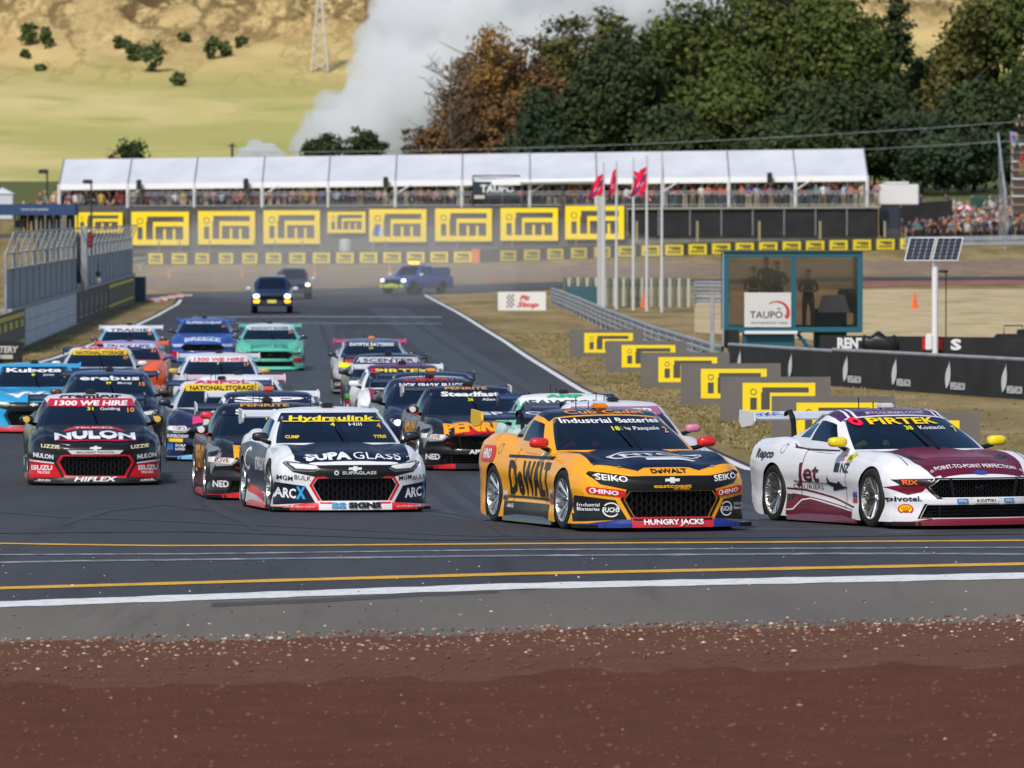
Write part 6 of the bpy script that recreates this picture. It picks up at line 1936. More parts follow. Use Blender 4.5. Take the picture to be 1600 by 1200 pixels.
for i, px in enumerate((218, 385, 603, 1202)):
    a = SP(px, eave(px) + 2, -.5); m = MB(); m.rbox((0, 0, 0), (.38, .35, .75), .05)
    tag(obj('loudspeaker', m, mat((26, 26, 28), .6), None, a), 'black loudspeaker on the marquee edge, ' + ['leftmost', 'second from left', 'left of the dark sign', 'rightmost'][i], 'speaker', 'speakers on the marquee edge')
# railing
rr = empty('deck_railing', SP(93, 325, -.1)); ro = rr.location
bar = MB()
for i in range(26):
    x0, x1 = 200 + 45 * i, 200 + 45 * (i + 1)
    x1 = min(x1, 1368)
    m = MB()
    for hh in (0, 17, 21):
        m.tube([SP(x0, deckpy(x0) - 3 - hh, -.1) - ro, SP(x1, deckpy(x1) - 3 - hh, -.1) - ro], .025, 5)
    for k in range(12):
        px = x0 + (x1 - x0) * k / 12; m.tube([SP(px, deckpy(px) - 2, -.1) - ro, SP(px, deckpy(px) - 24, -.1) - ro], .03 if k == 0 else .014, 4)
    obj('railing_section', m, mat((168, 172, 176), .4, .4), rr)
tag(rr, 'grey steel railing along the front of the far deck', 'railing')
# TAUPO sign with frame
a = SP(739, 311, -.35); s = F / SY_(739); w, h = 73 / s, 27 / s
r = empty('place_sign', a); m = MB(); m.box((w / 2, .04, h / 2), (w, .06, h)); obj('panel', m, mat((26, 42, 56), .6), r, smooth=0)
m = MB(); flat(m, text_fit('TAUPO', w * .52, h * .60, w * .72, h * .42, .03), (0, 0, 0), (1, 0, 0), (0, 0, 1), 0, .02); flat(m, rect(w * .71, h * .90, w * .81, h * .95), (0, 0, 0), (1, 0, 0), (0, 0, 1), 0, .02); obj('lettering', m, mat((228, 230, 232), .6), r, smooth=0, fix=False)
m = MB(); m.tube([(0, .1, -.6), (0, .1, h * 1.35)], .05, 6); m.tube([(w, .1, -.6), (w, .1, h * 1.35)], .05, 6); m.tube([(0, .1, h * 1.35), (w, .1, h * 1.35)], .05, 6); m.tube([(0, .1, h * 1.3), (w, .1, h * 1.02)], .02, 5)
obj('sign_frame', m, mat((40, 44, 48), .6), r)
m = MB(); flat(m, rect(w * .03, .02, w * .25, h * .22), (0, 0, 0), (1, 0, 0), (0, 0, 1), 0, .02); obj('pale_plate', m, mat((190, 190, 170), .6), r, smooth=0, fix=False)
tag(r, 'dark blue sign with white lettering hung on the deck railing', 'sign')
# green canopy roof between sign and flags
quad3('x', [(0, 0, 0), (1, 0, 0), (0, 1, 0)], WHT).data.name
bpy.data.objects.remove(bpy.data.objects['x'])
r = empty('low_canopy', SP(812, 300, -.3)); o = r.location
quad3('roof', [SP(812, 286, -.6) - o, SP(942, 284, -.6) - o, SP(930, 275, 2.5) - o, SP(818, 276, 2.5) - o], mat((166, 172, 168), .7), r, .05)
for px in (816, 878, 938): m = MB(); m.tube([SP(px, 323, -.5) - o, SP(px, 285, -.5) - o], .05, 6); obj('post', m, mat((70, 76, 74), .6), r)
tag(r, 'low grey green canopy right of the dark blue sign', 'canopy')
# blue flag left of centre and a white drum by the wall
a = SP(586, 380, -7); r = empty('blue_flag', a); m = MB(); m.tube([(0, 0, -.5), (.15, 0, 1.5)], .03, 6); obj('pole', m, mat((190, 190, 190), .5), r)
m = MB()
for i in range(6):
    m.add([(.15 + .1 * i, .04 * sin(i), 1.45 - .05 * i), (.25 + .1 * i, .04 * sin(i + 1), 1.40 - .05 * i), (.10 + .12 * i, .05 * sin(i + 1), .55 - .02 * i), (-.05 + .12 * i, .05 * sin(i), .6 - .02 * i)], [(0, 1, 2, 3)], 0 if i < 4 else 1)
obj('cloth', m, [mat((40, 90, 170), .8), mat((200, 206, 214), .8)], r, smooth=60, fix=False); tag(r, 'small blue marshal flag before the far wall', 'flag')
q = SP(543, 392, -6); m = MB(); m.lathe([(0, 0), (.42, 0), (.44, .1), (.44, 1.0), (.36, 1.15), (.16, 1.2), (0, 1.2)], 16, 0, 'z')
tag(obj('water_tank', m, mat((170, 182, 186), .5), None, q - Vector((0, 0, .3))), 'small pale tank below the small middle logo board', 'tank')
# truck with white box, toilets, stand at the right
a = SP(1372, 365); TY = 452.0; s = F / TY
r = empty('box_truck', (at(1404, 365, TY).x, TY, gz(TY, 28)))
o = r.location
def tb(nm, x0, y0, x1, y1, dep, m, rb=.06):
    A_ = at(x0, y1, TY) - o; B_ = at(x1, y0, TY) - o; mb = MB(); mb.rbox(((A_.x + B_.x) / 2, dep / 2, (A_.z + B_.z) / 2), (B_.x - A_.x, dep, B_.z - A_.z), rb); return obj(nm, mb, m, r)
tb('box_body', 1373, 288, 1435, 320, 6.0, mat((216, 217, 218), .5)); tb('roof_unit', 1383, 284, 1420, 288, 4, mat((216, 217, 218), .5), .03)
tb('cab', 1376, 320.3, 1408, 372, 2.2, mat((40, 46, 62), .5), .15)
for px in (1388, 1398):
    q = at(px, 378, TY) - o; m = MB(); m.lathe([(0, -.16), (.26, -.16), (.46, -.14), (.5, -.05), (.5, .15), (0, .15)], 18, 0, 'y', (q.x, -.05, q.z + .5)); obj('wheel', m, mat((60, 60, 62), .7), r)
tag(r, 'truck with a white box body at the right end of the deck', 'truck')
r = empty('screen_fence', at(1410, 345, 466)); o = r.location
quad3('cloth', [at(1408, 352, 466) - o, at(1488, 350, 466) - o, at(1488, 313, 466) - o, at(1408, 318, 466) - o], BLKC, r, .08)
tag(r, 'black screen fence behind the right-hand spectators', 'fence')
for i, px in enumerate((1517, 1545)):
    a = at(px, 330, 478); w_ = 27 * 478 / F
    r = empty('portable_toilet', (a.x, 478, gz(478, a.x))); zt = at(px, 308, 478).z - gz(478, a.x)
    m = MB(); m.rbox((w_ / 2, .6, zt / 2), (w_ * .94, 1.2, zt), .04); obj('cabin', m, mat((26, 78, 70), .6), r)
    m = MB(); m.lathe([(w_ * .48, -.02), (w_ * .46, 1.2)], 16, 0, 'y', (w_ / 2, 0, zt - .12)); m.v = [(x, y, max(z, zt - .02)*1 if z < zt - .02 else zt + (z - zt) * .45) for x, y, z in m.v]; obj('roof', m, mat((206, 208, 208), .6), r)
    m = MB(); m.rbox((w_ / 2, -.02, zt * .46), (w_ * .6, .04, zt * .8), .01); obj('door', m, mat((20, 66, 60), .6), r)
    tag(r, ('left' if i == 0 else 'right') + ' green portable toilet with white arched roof', 'portable toilet', 'portable toilets')
# grandstand at the right edge
GY = 440.0
r = empty('grandstand', at(1570, 330, GY)); o = r.location
for k in range(9):
    a = at(1580 + 3.2 * k * 0, 320 - 13.5 * k, GY + k * .9); m = MB(); m.box((a.x - o.x + 3, a.y - o.y, a.z - o.z), (6.0, .85, .12)); obj('seat_row', m, mat((196, 190, 184), .7) if k % 2 else mat((150, 110, 104), .7), r, smooth=0)
    m = MB(); m.box((a.x - o.x + 3, a.y - o.y + .42, a.z - o.z - .3), (6.0, .06, .55)); obj('riser', m, mat((150, 148, 146), .7), r, smooth=0)
for k in range(6):
    yy = k * 1.5; z1 = at(0, 318 - 22 * k, GY).z - o.z
    m = MB(); m.tube([(at(1574, 0, GY).x - o.x, yy, -2.5), (at(1574, 0, GY).x - o.x, yy, z1)], .03, 6); obj('scaffold_post', m, STEEL, r)
m = MB(); m.tube([(at(1572, 0, GY).x - o.x, 0, at(0, 318, GY).z - o.z), (at(1572, 0, GY).x - o.x, 7.5, at(0, 205, GY).z - o.z)], .06, 6); m.tube([(at(1572, 0, GY).x - o.x, 0, 1.2), (at(1572, 0, GY).x - o.x, 7.5, at(0, 215, GY).z - o.z)], .04, 6); obj('side_rail', m, STEEL, r)
0 and quad3('side_cloth', [(at(1571, 0, GY).x - o.x, 0, 0), (at(1571, 0, GY).x - o.x, 7.5, 0), (at(1571, 0, GY).x - o.x, 7.5, at(0, 205, GY).z - o.z), (at(1571, 0, GY).x - o.x, 0, at(0, 300, GY).z - o.z)], mat((120, 124, 126), .8), r, .03)
tag(r, 'tiered scaffold grandstand cut by the right edge', 'grandstand')
a = at(1577, 205, GY + 7); r = empty('spectator_flag', a); m = MB(); m.add([(0, 0, 0), (.55, .1, -.1), (.6, .05, -.9), (.1, 0, -.8)], [(0, 1, 2, 3)]); obj('cloth', m, mat((150, 130, 190), .8), r, smooth=0, fix=False)
m = MB(); m.add([(.1, -.02, -.8), (.6, .03, -.9), (.7, .02, -1.5), (.25, -.02, -1.4)], [(0, 1, 2, 3)]); obj('red_cloth', m, mat((216, 60, 40), .8), r, smooth=0, fix=False); tag(r, 'purple and red flag held at the top of the grandstand', 'flag')
# small white tent at far left
a = at(0, 322, 500); r = empty('small_tent', (at(-14, 322, 500).x, 500, gz(500, -40))); w_ = 34 * 500 / F; zt = at(0, 303, 500).z - r.location.z; zp_ = at(0, 293, 500).z - r.location.z
m = MB(); m.box((w_ / 2, w_ / 2, zt / 2), (w_, w_, zt)); obj('wall', m, TENT, r, smooth=0)
m = MB(); m.add([(-.1, -.1, zt), (w_ + .1, -.1, zt), (w_ + .1, w_ + .1, zt), (-.1, w_ + .1, zt), (w_ / 2, w_ / 2, zp_)], [(0, 1, 4), (1, 2, 4), (2, 3, 4), (3, 0, 4)]); obj('roof', m, TENT, r, smooth=0)
tag(r, 'small white peaked tent at the far left edge', 'tent')
# ================================================================== pickups at the far corner
def pickup(px, py, yaw, label, col, lamps, accent, plate, beacon=None, fogs=None):
    g = gp(px, py); r = empty('pickup_truck', g, radians(yaw)); r.scale = (.98, .95, .90); tag(r, label, 'pickup truck', 'support pickups at the far corner')
    P_ = paint(col)
    def Pb(u, v, w):
        y = u * 5.2 - .4; a = abs(v)
        zt = tab([(-.4, .98), (.2, 1.06), (1.1, 1.12), (1.3, 1.14), (4.8, 1.14)], y) - .05 * sm(.8, 1, a) ** 2
        x = v * (.90 + .03 * sm(0, .4, w) - .05 * sm(.75, 1, w))
        yy = y + max(0, 1 - u * 5) * (.25 * a ** 3 + .08 * w)
        return (x, yy, .38 + w * (zt - .38))
    m = lattice(lin(0, 1, 30), lin(-1, 1, 17), lin(0, 1, 10), Pb, lambda *a: 0)
    cut = MB()
    for y in (.45, 3.65):
        for s in (-1, 1): cut.lathe([(0, s * .62), (.45, s * .62), (.45, s * 1.2), (0, s * 1.2)], 24, 0, 'x', (0, y, .42))
    b = boolean(m.mesh('body', 1, 0), cut.mesh('c', 1, 0)); b.name = 'body'
    b.polygons.foreach_set('use_smooth', [True] * len(b.polygons)); b.set_sharp_from_angle(angle=radians(35))
    inst('body', b, [P_], r)
    def G(u, v, w):
        a = abs(v); y0 = .95 + u * 2.1; y1 = 1.65 + u * 1.3
        x = v * (.80 - .17 * w + .02 * sin(pi * w)); return (x, y0 + (y1 - y0) * w + .1 * a * a * (1 - u) - .1 * a * a * u, 1.08 + w * (.70 - .04 * a ** 3))
    us, vs, ws = [0, .04, .08, .45, .50, .9, .95, 1], lin(-1, 1, 13), [0, .15, .3, .55, .8, .9, 1]
    def pane(p, u, v, w):
        if p == 'front' and abs(v) < .9 and .15 < w < .9: return 'windscreen'
        if p in ('left', 'right') and .15 < w < .9 and (.08 < u < .45 or .5 < u < .9): return 'side_window'
    c = lattice(us, vs, ws, G, lambda p, u, v, w: None if (p == 'bottom' or pane(p, u, v, w)) else 0); obj('cabin', c, P_, r)
    for nm, pp in (('windscreen', 'front'), ('side_window', 'left'), ('side_window', 'right')):
        q = lattice(us, vs, ws, G, lambda p, u, v, w: 0 if p == pp and pane(p, u, v, w) else None); obj(nm, outward(q, (0, 2, 1.3)), GLASS, r, fix=False)
    m = MB(); m.rbox((0, 3.75, 1.35), (1.62, 2.0, .62), .10); obj('canopy', m, P_, r)
    for y in (.45, 3.65):
        for s in (-1, 1): inst('wheel', TYRE, [RUBBER], r, (s * .80, y, .39), None, (.95, 1.15, 1.15)); inst('rim', RIM, [mat((70, 70, 74), .4, .6), NUT], r, (s * .80, y, .39), (0, 0, pi if s > 0 else 0), (.95, 1.15, 1.15))
    m = MB(); m.rbox((0, -.36, .80), (1.05, .10, .22), .03); obj('grille', m, BLACK, r)
    m = MB(); m.rbox((0, -.42, .50), (1.62, .16, .24), .05); obj('bumper', m, mat(accent, .5), r)
    m = MB(); m.tube([(-.55, -.50, .42), (-.55, -.52, .85), (.55, -.52, .85), (.55, -.50, .42)], .035, 8); obj('bull_bar', m, BLACK, r)
    m = MB(); m.box((0, -.53, .60), (.40, .02, .16)); obj('plate', m, mat(plate, .5), r, smooth=0)
    for s in (-1, 1):
        m = MB(); m.rbox((s * .70, -.25, .86), (.26, .14, .17), .04); obj('headlight', m, mat((255, 250, 225), .3, 0, 0, .5, lamps), r)
        m = MB(); m.pod((s * 1.06, 1.10, 1.22), (.12, .07, .09), .7); obj('mirror', m, mat((200, 204, 208), .4), r)
        if fogs: m = MB(); m.rbox((s * .68, -.50, .60), (.30, .06, .15), .03); obj('amber_lamp', m, mat((255, 150, 20), .3, 0, 0, .5, fogs), r)
    m = MB(); m.rbox((0, 2.1, 1.83), (1.2, .3, .10), .03); obj('light_bar', m, mat((150, 154, 160), .4), r)
    if beacon:
        for s in (-1, 1): m = MB(); m.rbox((s * .16, 2.0, 1.94), (.28, .25, .12), .03); obj('beacon', m, mat((255, 170, 30), .3, 0, 0, .5, beacon), r)
    return r
pickup(425, 490, 2, 'dark blue pickup with lit lamps and amber fog lamps in front', (30, 44, 84), 3, (36, 44, 80), (214, 214, 90), None, 2.5)
pickup(460, 468, 4, 'dark pickup half hidden behind the one with amber lamps', (54, 60, 72), 2, (60, 64, 70), (140, 140, 140))
pickup(618, 460, -32, 'blue pickup turned aside with amber roof beacons and lime bumper', (44, 72, 140), 2, (170, 190, 60), (190, 200, 90), 3)

# ================================================================== people
def skin(verts, edges, radii, root=0, sub=1):
    me = bpy.data.meshes.new('p'); me.from_pydata(verts, edges, [])
    o = bpy.data.objects.new('p', me); COL.objects.link(o)
    o.modifiers.new('s', 'SKIN'); me.skin_vertices[0].data[root].use_root = True
    for i, rr in enumerate(radii): me.skin_vertices[0].data[i].radius = rr if hasattr(rr, '__len__') else (rr, rr)
    s = o.modifiers.new('u', 'SUBSURF'); s.levels = sub; s.render_levels = sub
    dg = bpy.context.evaluated_depsgraph_get(); dg.update()
    out = bpy.data.meshes.new_from_object(o.evaluated_get(dg)); bpy.data.objects.remove(o)
    return out
def person_mesh(pose, sub=1):
    """continuous figure, feet at z=0, facing -y; slots: skin, shirt, trousers, shoes, hair"""
    V = [(0, 0, .95), (0, .0, 1.15), (0, .01, 1.36), (0, .0, 1.50), (0, -.01, 1.60), (0, -.015, 1.72)]
    E = [(0, 1), (1, 2), (2, 3), (3, 4), (4, 5)]
    Rd = [(.155, .11), (.145, .105), (.165, .11), (.055, .055), (.082, .095), (.078, .09)]
    arms = {'down': [((.20, .01, 1.42), (.25, .03, 1.15), (.24, -.06, .92))] * 2,
            'fold': [((.20, .01, 1.42), (.27, .0, 1.17), (.05, -.20, 1.16))] * 2,
            'phone': [((.20, .01, 1.42), (.27, -.12, 1.22), (.07, -.30, 1.48))] * 2,
            'wave': [((.20, .01, 1.42), (.25, .03, 1.15), (.24, -.06, .92)), ((.20, .01, 1.42), (.36, -.02, 1.58), (.30, -.05, 1.86))],
            'rail': [((.20, .01, 1.42), (.28, -.08, 1.17), (.20, -.32, 1.10))] * 2}[pose]
    for s, ar in zip((-1, 1), arms):
        prev = 2
        for k, (x, y, z) in enumerate(ar):
            V.append((s * x, y, z)); E.append((prev, len(V) - 1)); prev = len(V) - 1; Rd.append((.062, .045, .036)[k])
        x, y, z = ar[-1]; x0, y0, z0 = ar[-2]; d = (Vector((x, y, z)) - Vector((x0, y0, z0))).normalized() * .13
        V.append((s * (x + d.x), y + d.y, z + d.z)); E.append((prev, len(V) - 1)); Rd.append(.032)
        legs = [(s * .10, 0, .88), (s * .115, -.01, .50), (s * .12, .02, .10), (s * .125, -.12, .045)]
        prev = 0
        for k, p in enumerate(legs):
            V.append(p); E.append((prev, len(V) - 1)); prev = len(V) - 1; Rd.append((.10, .068, .05, .042)[k])
    me = skin(V, E, Rd, 0, sub)
    me.materials.clear()
    for _ in range(5): me.materials.append(None)
    hands = [V[9 - 0], None]
    for p in me.polygons:
        c = p.center
        mi = 1
        if c.z < .09: mi = 3
        elif c.z < .96 and abs(c.x) < .22: mi = 2
        if c.z > 1.50 and abs(c.x) < .13 and pose != 'wave' or (pose == 'wave' and c.z > 1.5 and abs(c.x) < .13): mi = 0
        if c.z > 1.71 and abs(c.x) < .13 or (c.z > 1.62 and c.y > .02 and abs(c.x) < .13): mi = 4
        for s, ar in zip((-1, 1), arms):
            e = Vector((s * ar[1][0], ar[1][1], ar[1][2])); h = Vector((s * ar[2][0], ar[2][1], ar[2][2]))
            t = (c - e).dot(h - e) / (h - e).length_squared
            if t > .15 and (c - (e + (h - e) * min(t, 1.6))).length < .09: mi = 0
        p.material_index = mi
        p.use_smooth = True
    me.name = 'person'
    return me
PM = {k: person_mesh(k) for k in ('down', 'fold', 'phone', 'wave', 'rail')}
SHIRT = [('black', (34, 34, 38)), ('white', (214, 214, 216)), ('navy', (34, 44, 78)), ('red', (140, 48, 50)), ('grey', (120, 122, 126)), ('dark green', (40, 70, 54)), ('pale blue', (150, 176, 206)), ('orange', (176, 100, 60)), ('yellow', (180, 158, 70)), ('maroon', (104, 36, 46)), ('teal', (70, 118, 120)), ('beige', (190, 170, 140)), ('pink', (168, 120, 134)), ('brown', (104, 78, 58)), ('charcoal', (60, 62, 66)), ('purple', (90, 66, 120))]
TROUS = [('dark trousers', (40, 42, 50)), ('blue jeans', (60, 76, 110)), ('khaki trousers', (140, 122, 92)), ('black trousers', (26, 26, 28)), ('pale shorts', (180, 170, 150))]
HAIR = [('dark hair', (40, 32, 28), 0), ('fair hair', (150, 120, 80), 0), ('yellow cap', (204, 164, 40), 1), ('black cap', (26, 26, 28), 1), ('white cap', (214, 214, 214), 1), ('red cap', (170, 40, 40), 1), ('brown hair', (90, 64, 46), 0), ('grey hair', (150, 148, 144), 0)]
SKINS = [(206, 160, 132), (190, 140, 112), (150, 104, 80), (216, 174, 150)]
capm = MB(); _s = MB().sphere((0, -.012, 1.685), (.098, .118, .105), 0, 12, 8)
_u = sorted({i for f in _s.f if all(_s.v[i][2] > 1.70 for i in f) for i in f}); _m = {o: n for n, o in enumerate(_u)}
capm.add([_s.v[i] for i in _u], [tuple(_m[i] for i in f) for f in _s.f if all(i in _m for i in f)]); capm.prism([(-.085, -.06), (.085, -.06), (.07, -.20), (-.07, -.20)], 1.708, 1.722, 'z')
CAPM = capm.mesh('cap', 1, 40)
SEEN = set()
WH = ['first', 'second', 'third', 'fourth', 'fifth', 'sixth', 'seventh', 'eighth', 'ninth', 'tenth', 'eleventh', 'twelfth']
def person(loc, rz, where, pose=None, si=None, hi=None, ti=None, group='spectators on the far deck', scale=None):
    for _ in range(80):
        a = R.choice(SHIRT) if si is None else SHIRT[si]; h = R.choice(HAIR) if hi is None else HAIR[hi]; t = R.choice(TROUS) if ti is None else TROUS[ti]
        who = '%s capped person' % h[0].split()[0] if h[2] else '%s haired person' % h[0].split()[0]
        lab = '%s in %s top %s' % (who, a[0], where)
        if lab not in SEEN or (si is not None): break
    if lab in SEEN: lab = '%s in %s top, %s, %s' % (who, a[0], t[0].split()[-1], where)
    SEEN.add(lab)
    pose = pose or R.choice(['down', 'down', 'fold', 'rail', 'rail', 'phone', 'wave'])
    k = scale or R.uniform(.93, 1.05)
    o = inst('person', PM[pose], [mat(R.choice(SKINS), .6), mat(a[1], .85), mat(t[1], .85), mat((40, 36, 34), .8), mat(h[1] if not h[2] else (60, 44, 36), .85)], None, loc, (0, 0, rz), k)
    if h[2]: inst('cap', CAPM, [mat(h[1], .8)], o)
    tag(o, lab, 'person', group)
    return o
def bay(px):
    for i in range(12):
        if BAYS[i] <= px < BAYS[i + 1]: return 'under %s marquee bay from left' % WH[i]
    return 'left of the marquee' if px < 93 else 'right of the marquee'
px = 62.0
while px < 1376:
    if not (735 < px < 815):
        p = SP(px, floorpy(px), .40 + R.uniform(-.1, .15))
        person(p, R.uniform(-.7, .7), 'at rail ' + bay(px))
    px += R.uniform(8.0, 13.5)
px = 70.0
while px < 1366:
    p = SP(px, floorpy(px), 1.0 + R.uniform(-.1, .2)); p.z += .10
    if not (735 < px < 815): person(p, R.uniform(-.9, .9), 'in second row ' + bay(px))
    px += R.uniform(14, 21)
# the packed rows behind read as one mass
cm = MB(); base = PM['down']; bv = [v.co.copy() for v in base.vertices]; bf = [tuple(p.vertices) for p in base.polygons]; bmi = [p.material_index for p in base.polygons]
for i in range(620):
    px = R.uniform(95, 1352); dyc = R.uniform(1.3, 4.5); p = SP(px, floorpy(px), dyc); p.z += .06 * dyc; k = R.uniform(.93, 1.05); a = R.uniform(-1.5, 1.5); si = R.randrange(6)
    if i > 500:
        px = R.uniform(1386, 1606); Yc = R.uniform(460, 477); p = Vector(((px - 800) * Yc / F, Yc, gz(Yc, (px - 800) * Yc / F)))
    o = len(cm.v)
    cm.v += [(p.x + k * (v.x * cos(a) - v.y * sin(a)), p.y + k * (v.x * sin(a) + v.y * cos(a)), p.z + k * v.z) for v in bv]
    cm.f += [tuple(q + o for q in f) for f in bf]
    cm.m += [{0: 0, 1: 1 + si, 2: 7, 3: 7, 4: 8}[q] for q in bmi]
kind(obj('crowd', cm, [mat((150, 114, 96), .7)] + [mat(c, .85) for c in ((30, 31, 34), (44, 52, 74), (112, 114, 118), (84, 50, 52), (176, 176, 178), (66, 74, 70))] + [mat((40, 42, 50), .85), mat((50, 40, 34), .85)], smooth=60, fix=False), 'stuff')
# spectators on the bank at the right
for i in range(92):
    px = R.uniform(1388, 1604); Y = R.uniform(461, 474); X = (px - 800) * Y / F
    person((X, Y, gz(Y, X)), R.uniform(-.6, .6), 'on the grass bank ' + ('below the black screen' if px < 1488 else 'before the green toilets' if px < 1572 else 'beside the grandstand'), group='spectators on the right bank')
q = at(1508, 325, 463); m = MB(); m.lathe([(0, .22), (.3, .18), (.62, .05), (.72, -.08)], 12, 0, 'z')
for i in range(len(m.f)): m.m[i] = (i // 3) % 2
tag(obj('umbrella', m, [mat((196, 40, 44), .7), mat((220, 216, 222), .7)], None, q, smooth=0, fix=False), 'red and white umbrella open among the right-hand spectators', 'umbrella')
for k, (px, py) in enumerate(((1592, 214), (1588, 248), (1596, 275))):
    p = at(px, py, GY + 6 - 2.5 * k); person(p, .3, ['at the top of the grandstand', 'halfway up the grandstand', 'low on the grandstand'][k], 'down', group='spectators in the grandstand')
# marshals on the left stand and in the cabin
o_, zf_ = STAND
for i, px in enumerate((36, 47, 63, 76, 88, 108)):
    p = at(px, 366, MY); person((p.x, MY + .5 + .3 * (i % 2), o_.z + zf_), R.uniform(-.5, .5), 'on blue awning stand, %s from left' % WH[i], ['down', 'fold', 'wave', 'rail', 'down', 'phone'][i], [0, 0, 7, 7, 0, 2][i], [0, 3, 0, 6, 0, 3][i], 0, 'marshals on the blue stand')
zc = CAMH - (514 - HZ) * KY / F
for px, dy, pz, txt, ps in ((1178, .45, -.05, 'leftmost behind the cabin banner', 'fold'), (1200, 1.2, .22, 'tallest behind the cabin banner', 'down'), (1216, .6, .12, 'rightmost behind the cabin banner', 'rail'), (1265, .75, -.10, 'standing alone in the right half of the cabin', 'fold')):
    p = at(px, 514, KY); person((p.x, KY + dy, zc + pz), R.uniform(-.4, .4), txt, ps, 0, 5 if px != 1178 else 3, 2, 'marshals in the teal cabin', 1.0)

# ================================================================== trees
def leafmat(name, c1, c2, c3=None):
    m, t, b = newmat(name)
    g = t.nodes.new('ShaderNodeNewGeometry')
    rp = t.nodes.new('ShaderNodeValToRGB')
    rp.color_ramp.elements[0].color = srgb(*c1); rp.color_ramp.elements[1].color = srgb(*c2)
    if c3: e = rp.color_ramp.elements.new(.85); e.color = srgb(*c2); rp.color_ramp.elements[-1].color = srgb(*c3)
    t.links.new(g.outputs['Random Per Island'], rp.inputs[0])
    t.links.new(rp.outputs[0], b.inputs['Base Color'])
    b.inputs['Roughness'].default_value = .7; b.inputs['Specular IOR Level'].default_value = .2
    return m
BARK = noisemat('bark', (74, 62, 52), (104, 92, 80), 2.0, .95)
def crown_mesh(lobes, n, size, seed, clump=1.0, droop=0., per=38):
    """lobes: (x, y, z, rx, ry, rz); leaf clumps spread over and in each lobe"""
    rd = random.Random(seed); mb = MB()
    tot = sum((l[3] * l[5]) for l in lobes)
    for lx, ly, lz, rx, ry, rz in lobes:
        nc = max(4, int(n * (rx * rz) / tot / per))
        for _ in range(nc):
            while True:
                d = Vector((rd.uniform(-1, 1), rd.uniform(-1, 1), rd.uniform(-1, 1)))
                if .05 < d.length < 1: break
            d.normalize()
            if d.y > .55 and rd.random() < .7: d.y = -d.y
            k = rd.uniform(.55, 1.08) ** .6
            c = Vector((lx + d.x * rx * k, ly + d.y * ry * k, lz + d.z * rz * k))
            cr = clump * rd.uniform(.6, 1.25)
            for _ in range(per):
                q = Vector((rd.gauss(0, .5), rd.gauss(0, .5), rd.gauss(0, .38))) * cr
                p = c + q; s = size * rd.uniform(.6, 1.3)
                nn = (d * .8 + Vector((rd.gauss(0, .6), rd.gauss(0, .6), rd.gauss(.25, .6)))).normalized()
                a = nn.cross(Vector((rd.random() - .5, rd.random() - .5, rd.random() - .5 - droop))).normalized(); b = nn.cross(a)
                mb.add([p - a * s * .5, p + b * s * .36, p + a * s * .5, p - b * s * .36], [(0, 1, 2, 3)])
    return mb
def tree(name, px, Y, ytop, wpx, label, lm, shape='round', n=5200, seed=1, base=None, leaf=.55, bare=False, group='trees behind the marquee'):
    X = (px - 800) * Y / F; z0 = gz(Y, X) if base is None else base; zt = at(px, ytop, Y).z; H = zt - z0; W = wpx * Y / F / 2
    rd = random.Random(seed); n = int(n * 1.7); W *= 1.18
    r = empty(name, (X, Y, z0))
    if shape == 'round':
        lobes = [(0, 0, H * .58, W * .72, W * .72, H * .34), (0, 0, H * .80, W * .46, W * .46, H * .19)]
        for k in range(8):
            a = rd.uniform(0, 6.28); rr = rd.uniform(.35, .66) * W; hz = rd.uniform(.32, .82) * H
            lobes.append((cos(a) * rr, sin(a) * rr * .8, hz, W * rd.uniform(.28, .42), W * .35, H * rd.uniform(.10, .17)))
    elif shape == 'cone':
        lobes = []
        for k in range(9):
            t = k / 8; lobes.append((rd.uniform(-.1, .1) * W, rd.uniform(-.1, .1) * W, H * (.14 + .80 * t), W * (1.0 - .88 * t) * rd.uniform(.85, 1.1), W * (1 - .85 * t), H * .09))
    elif shape == 'tall':
        lobes = []
        for k in range(9):
            t = k / 8; lobes.append((rd.uniform(-.35, .35) * W * (1 - t * .5), rd.uniform(-.3, .3) * W, H * (.25 + .70 * t), W * rd.uniform(.35, .6) * (1.05 - .6 * t), W * .45, H * rd.uniform(.07, .12)))
    else:
        lobes = [(0, 0, H * .5, W * .9, W * .7, H * .45)] + [(rd.uniform(-.7, .7) * W, -.2 * W, rd.uniform(.35, .85) * H, W * .35, W * .3, H * .2) for _ in range(6)]
    t = MB(); top = H * (.93 if shape != 'bush' else .6)
    t.tube([(0, 0, -.3), (W * .03, 0, H * .25), (-W * .03, 0, H * .55), (0, 0, top)], [max(.12, H * .018), H * .013, H * .008, .04], 8)
    for k in range(12 if not bare else 34):
        h0 = rd.uniform(.25, .8) * H; a = rd.uniform(0, 6.28); ln = W * rd.uniform(.5, .95) * (1 if shape != 'cone' else .5)
        p1 = Vector((cos(a) * ln * .5, sin(a) * ln * .5, h0 + ln * .35)); p2 = Vector((cos(a) * ln, sin(a) * ln, h0 + ln * rd.uniform(.4, .9)))
        t.tube([(0, 0, h0), p1, p2], [H * .006, H * .004, .02], 5)
        if bare:
            for _ in range(5):
                e = p1.lerp(p2, rd.random()); t.tube([e, e + Vector((rd.uniform(-1, 1), rd.uniform(-1, 1), rd.uniform(.1, 1))) * W * .32], [.035, .012], 4)
    obj('trunk', t, BARK, r)
    if n: obj('crown', crown_mesh(lobes, n, leaf, seed, clump=max(.5, W * .22)), lm, r, smooth=0, fix=False)
    tag(r, label, 'tree', group)
    return r
LG = leafmat('oak_leaves', (60, 72, 32), (80, 90, 40), (96, 100, 48)); LD = leafmat('dark_leaves', (46, 58, 33), (62, 75, 41)); LP = leafmat('pine_needles', (40, 54, 38), (56, 70, 46))
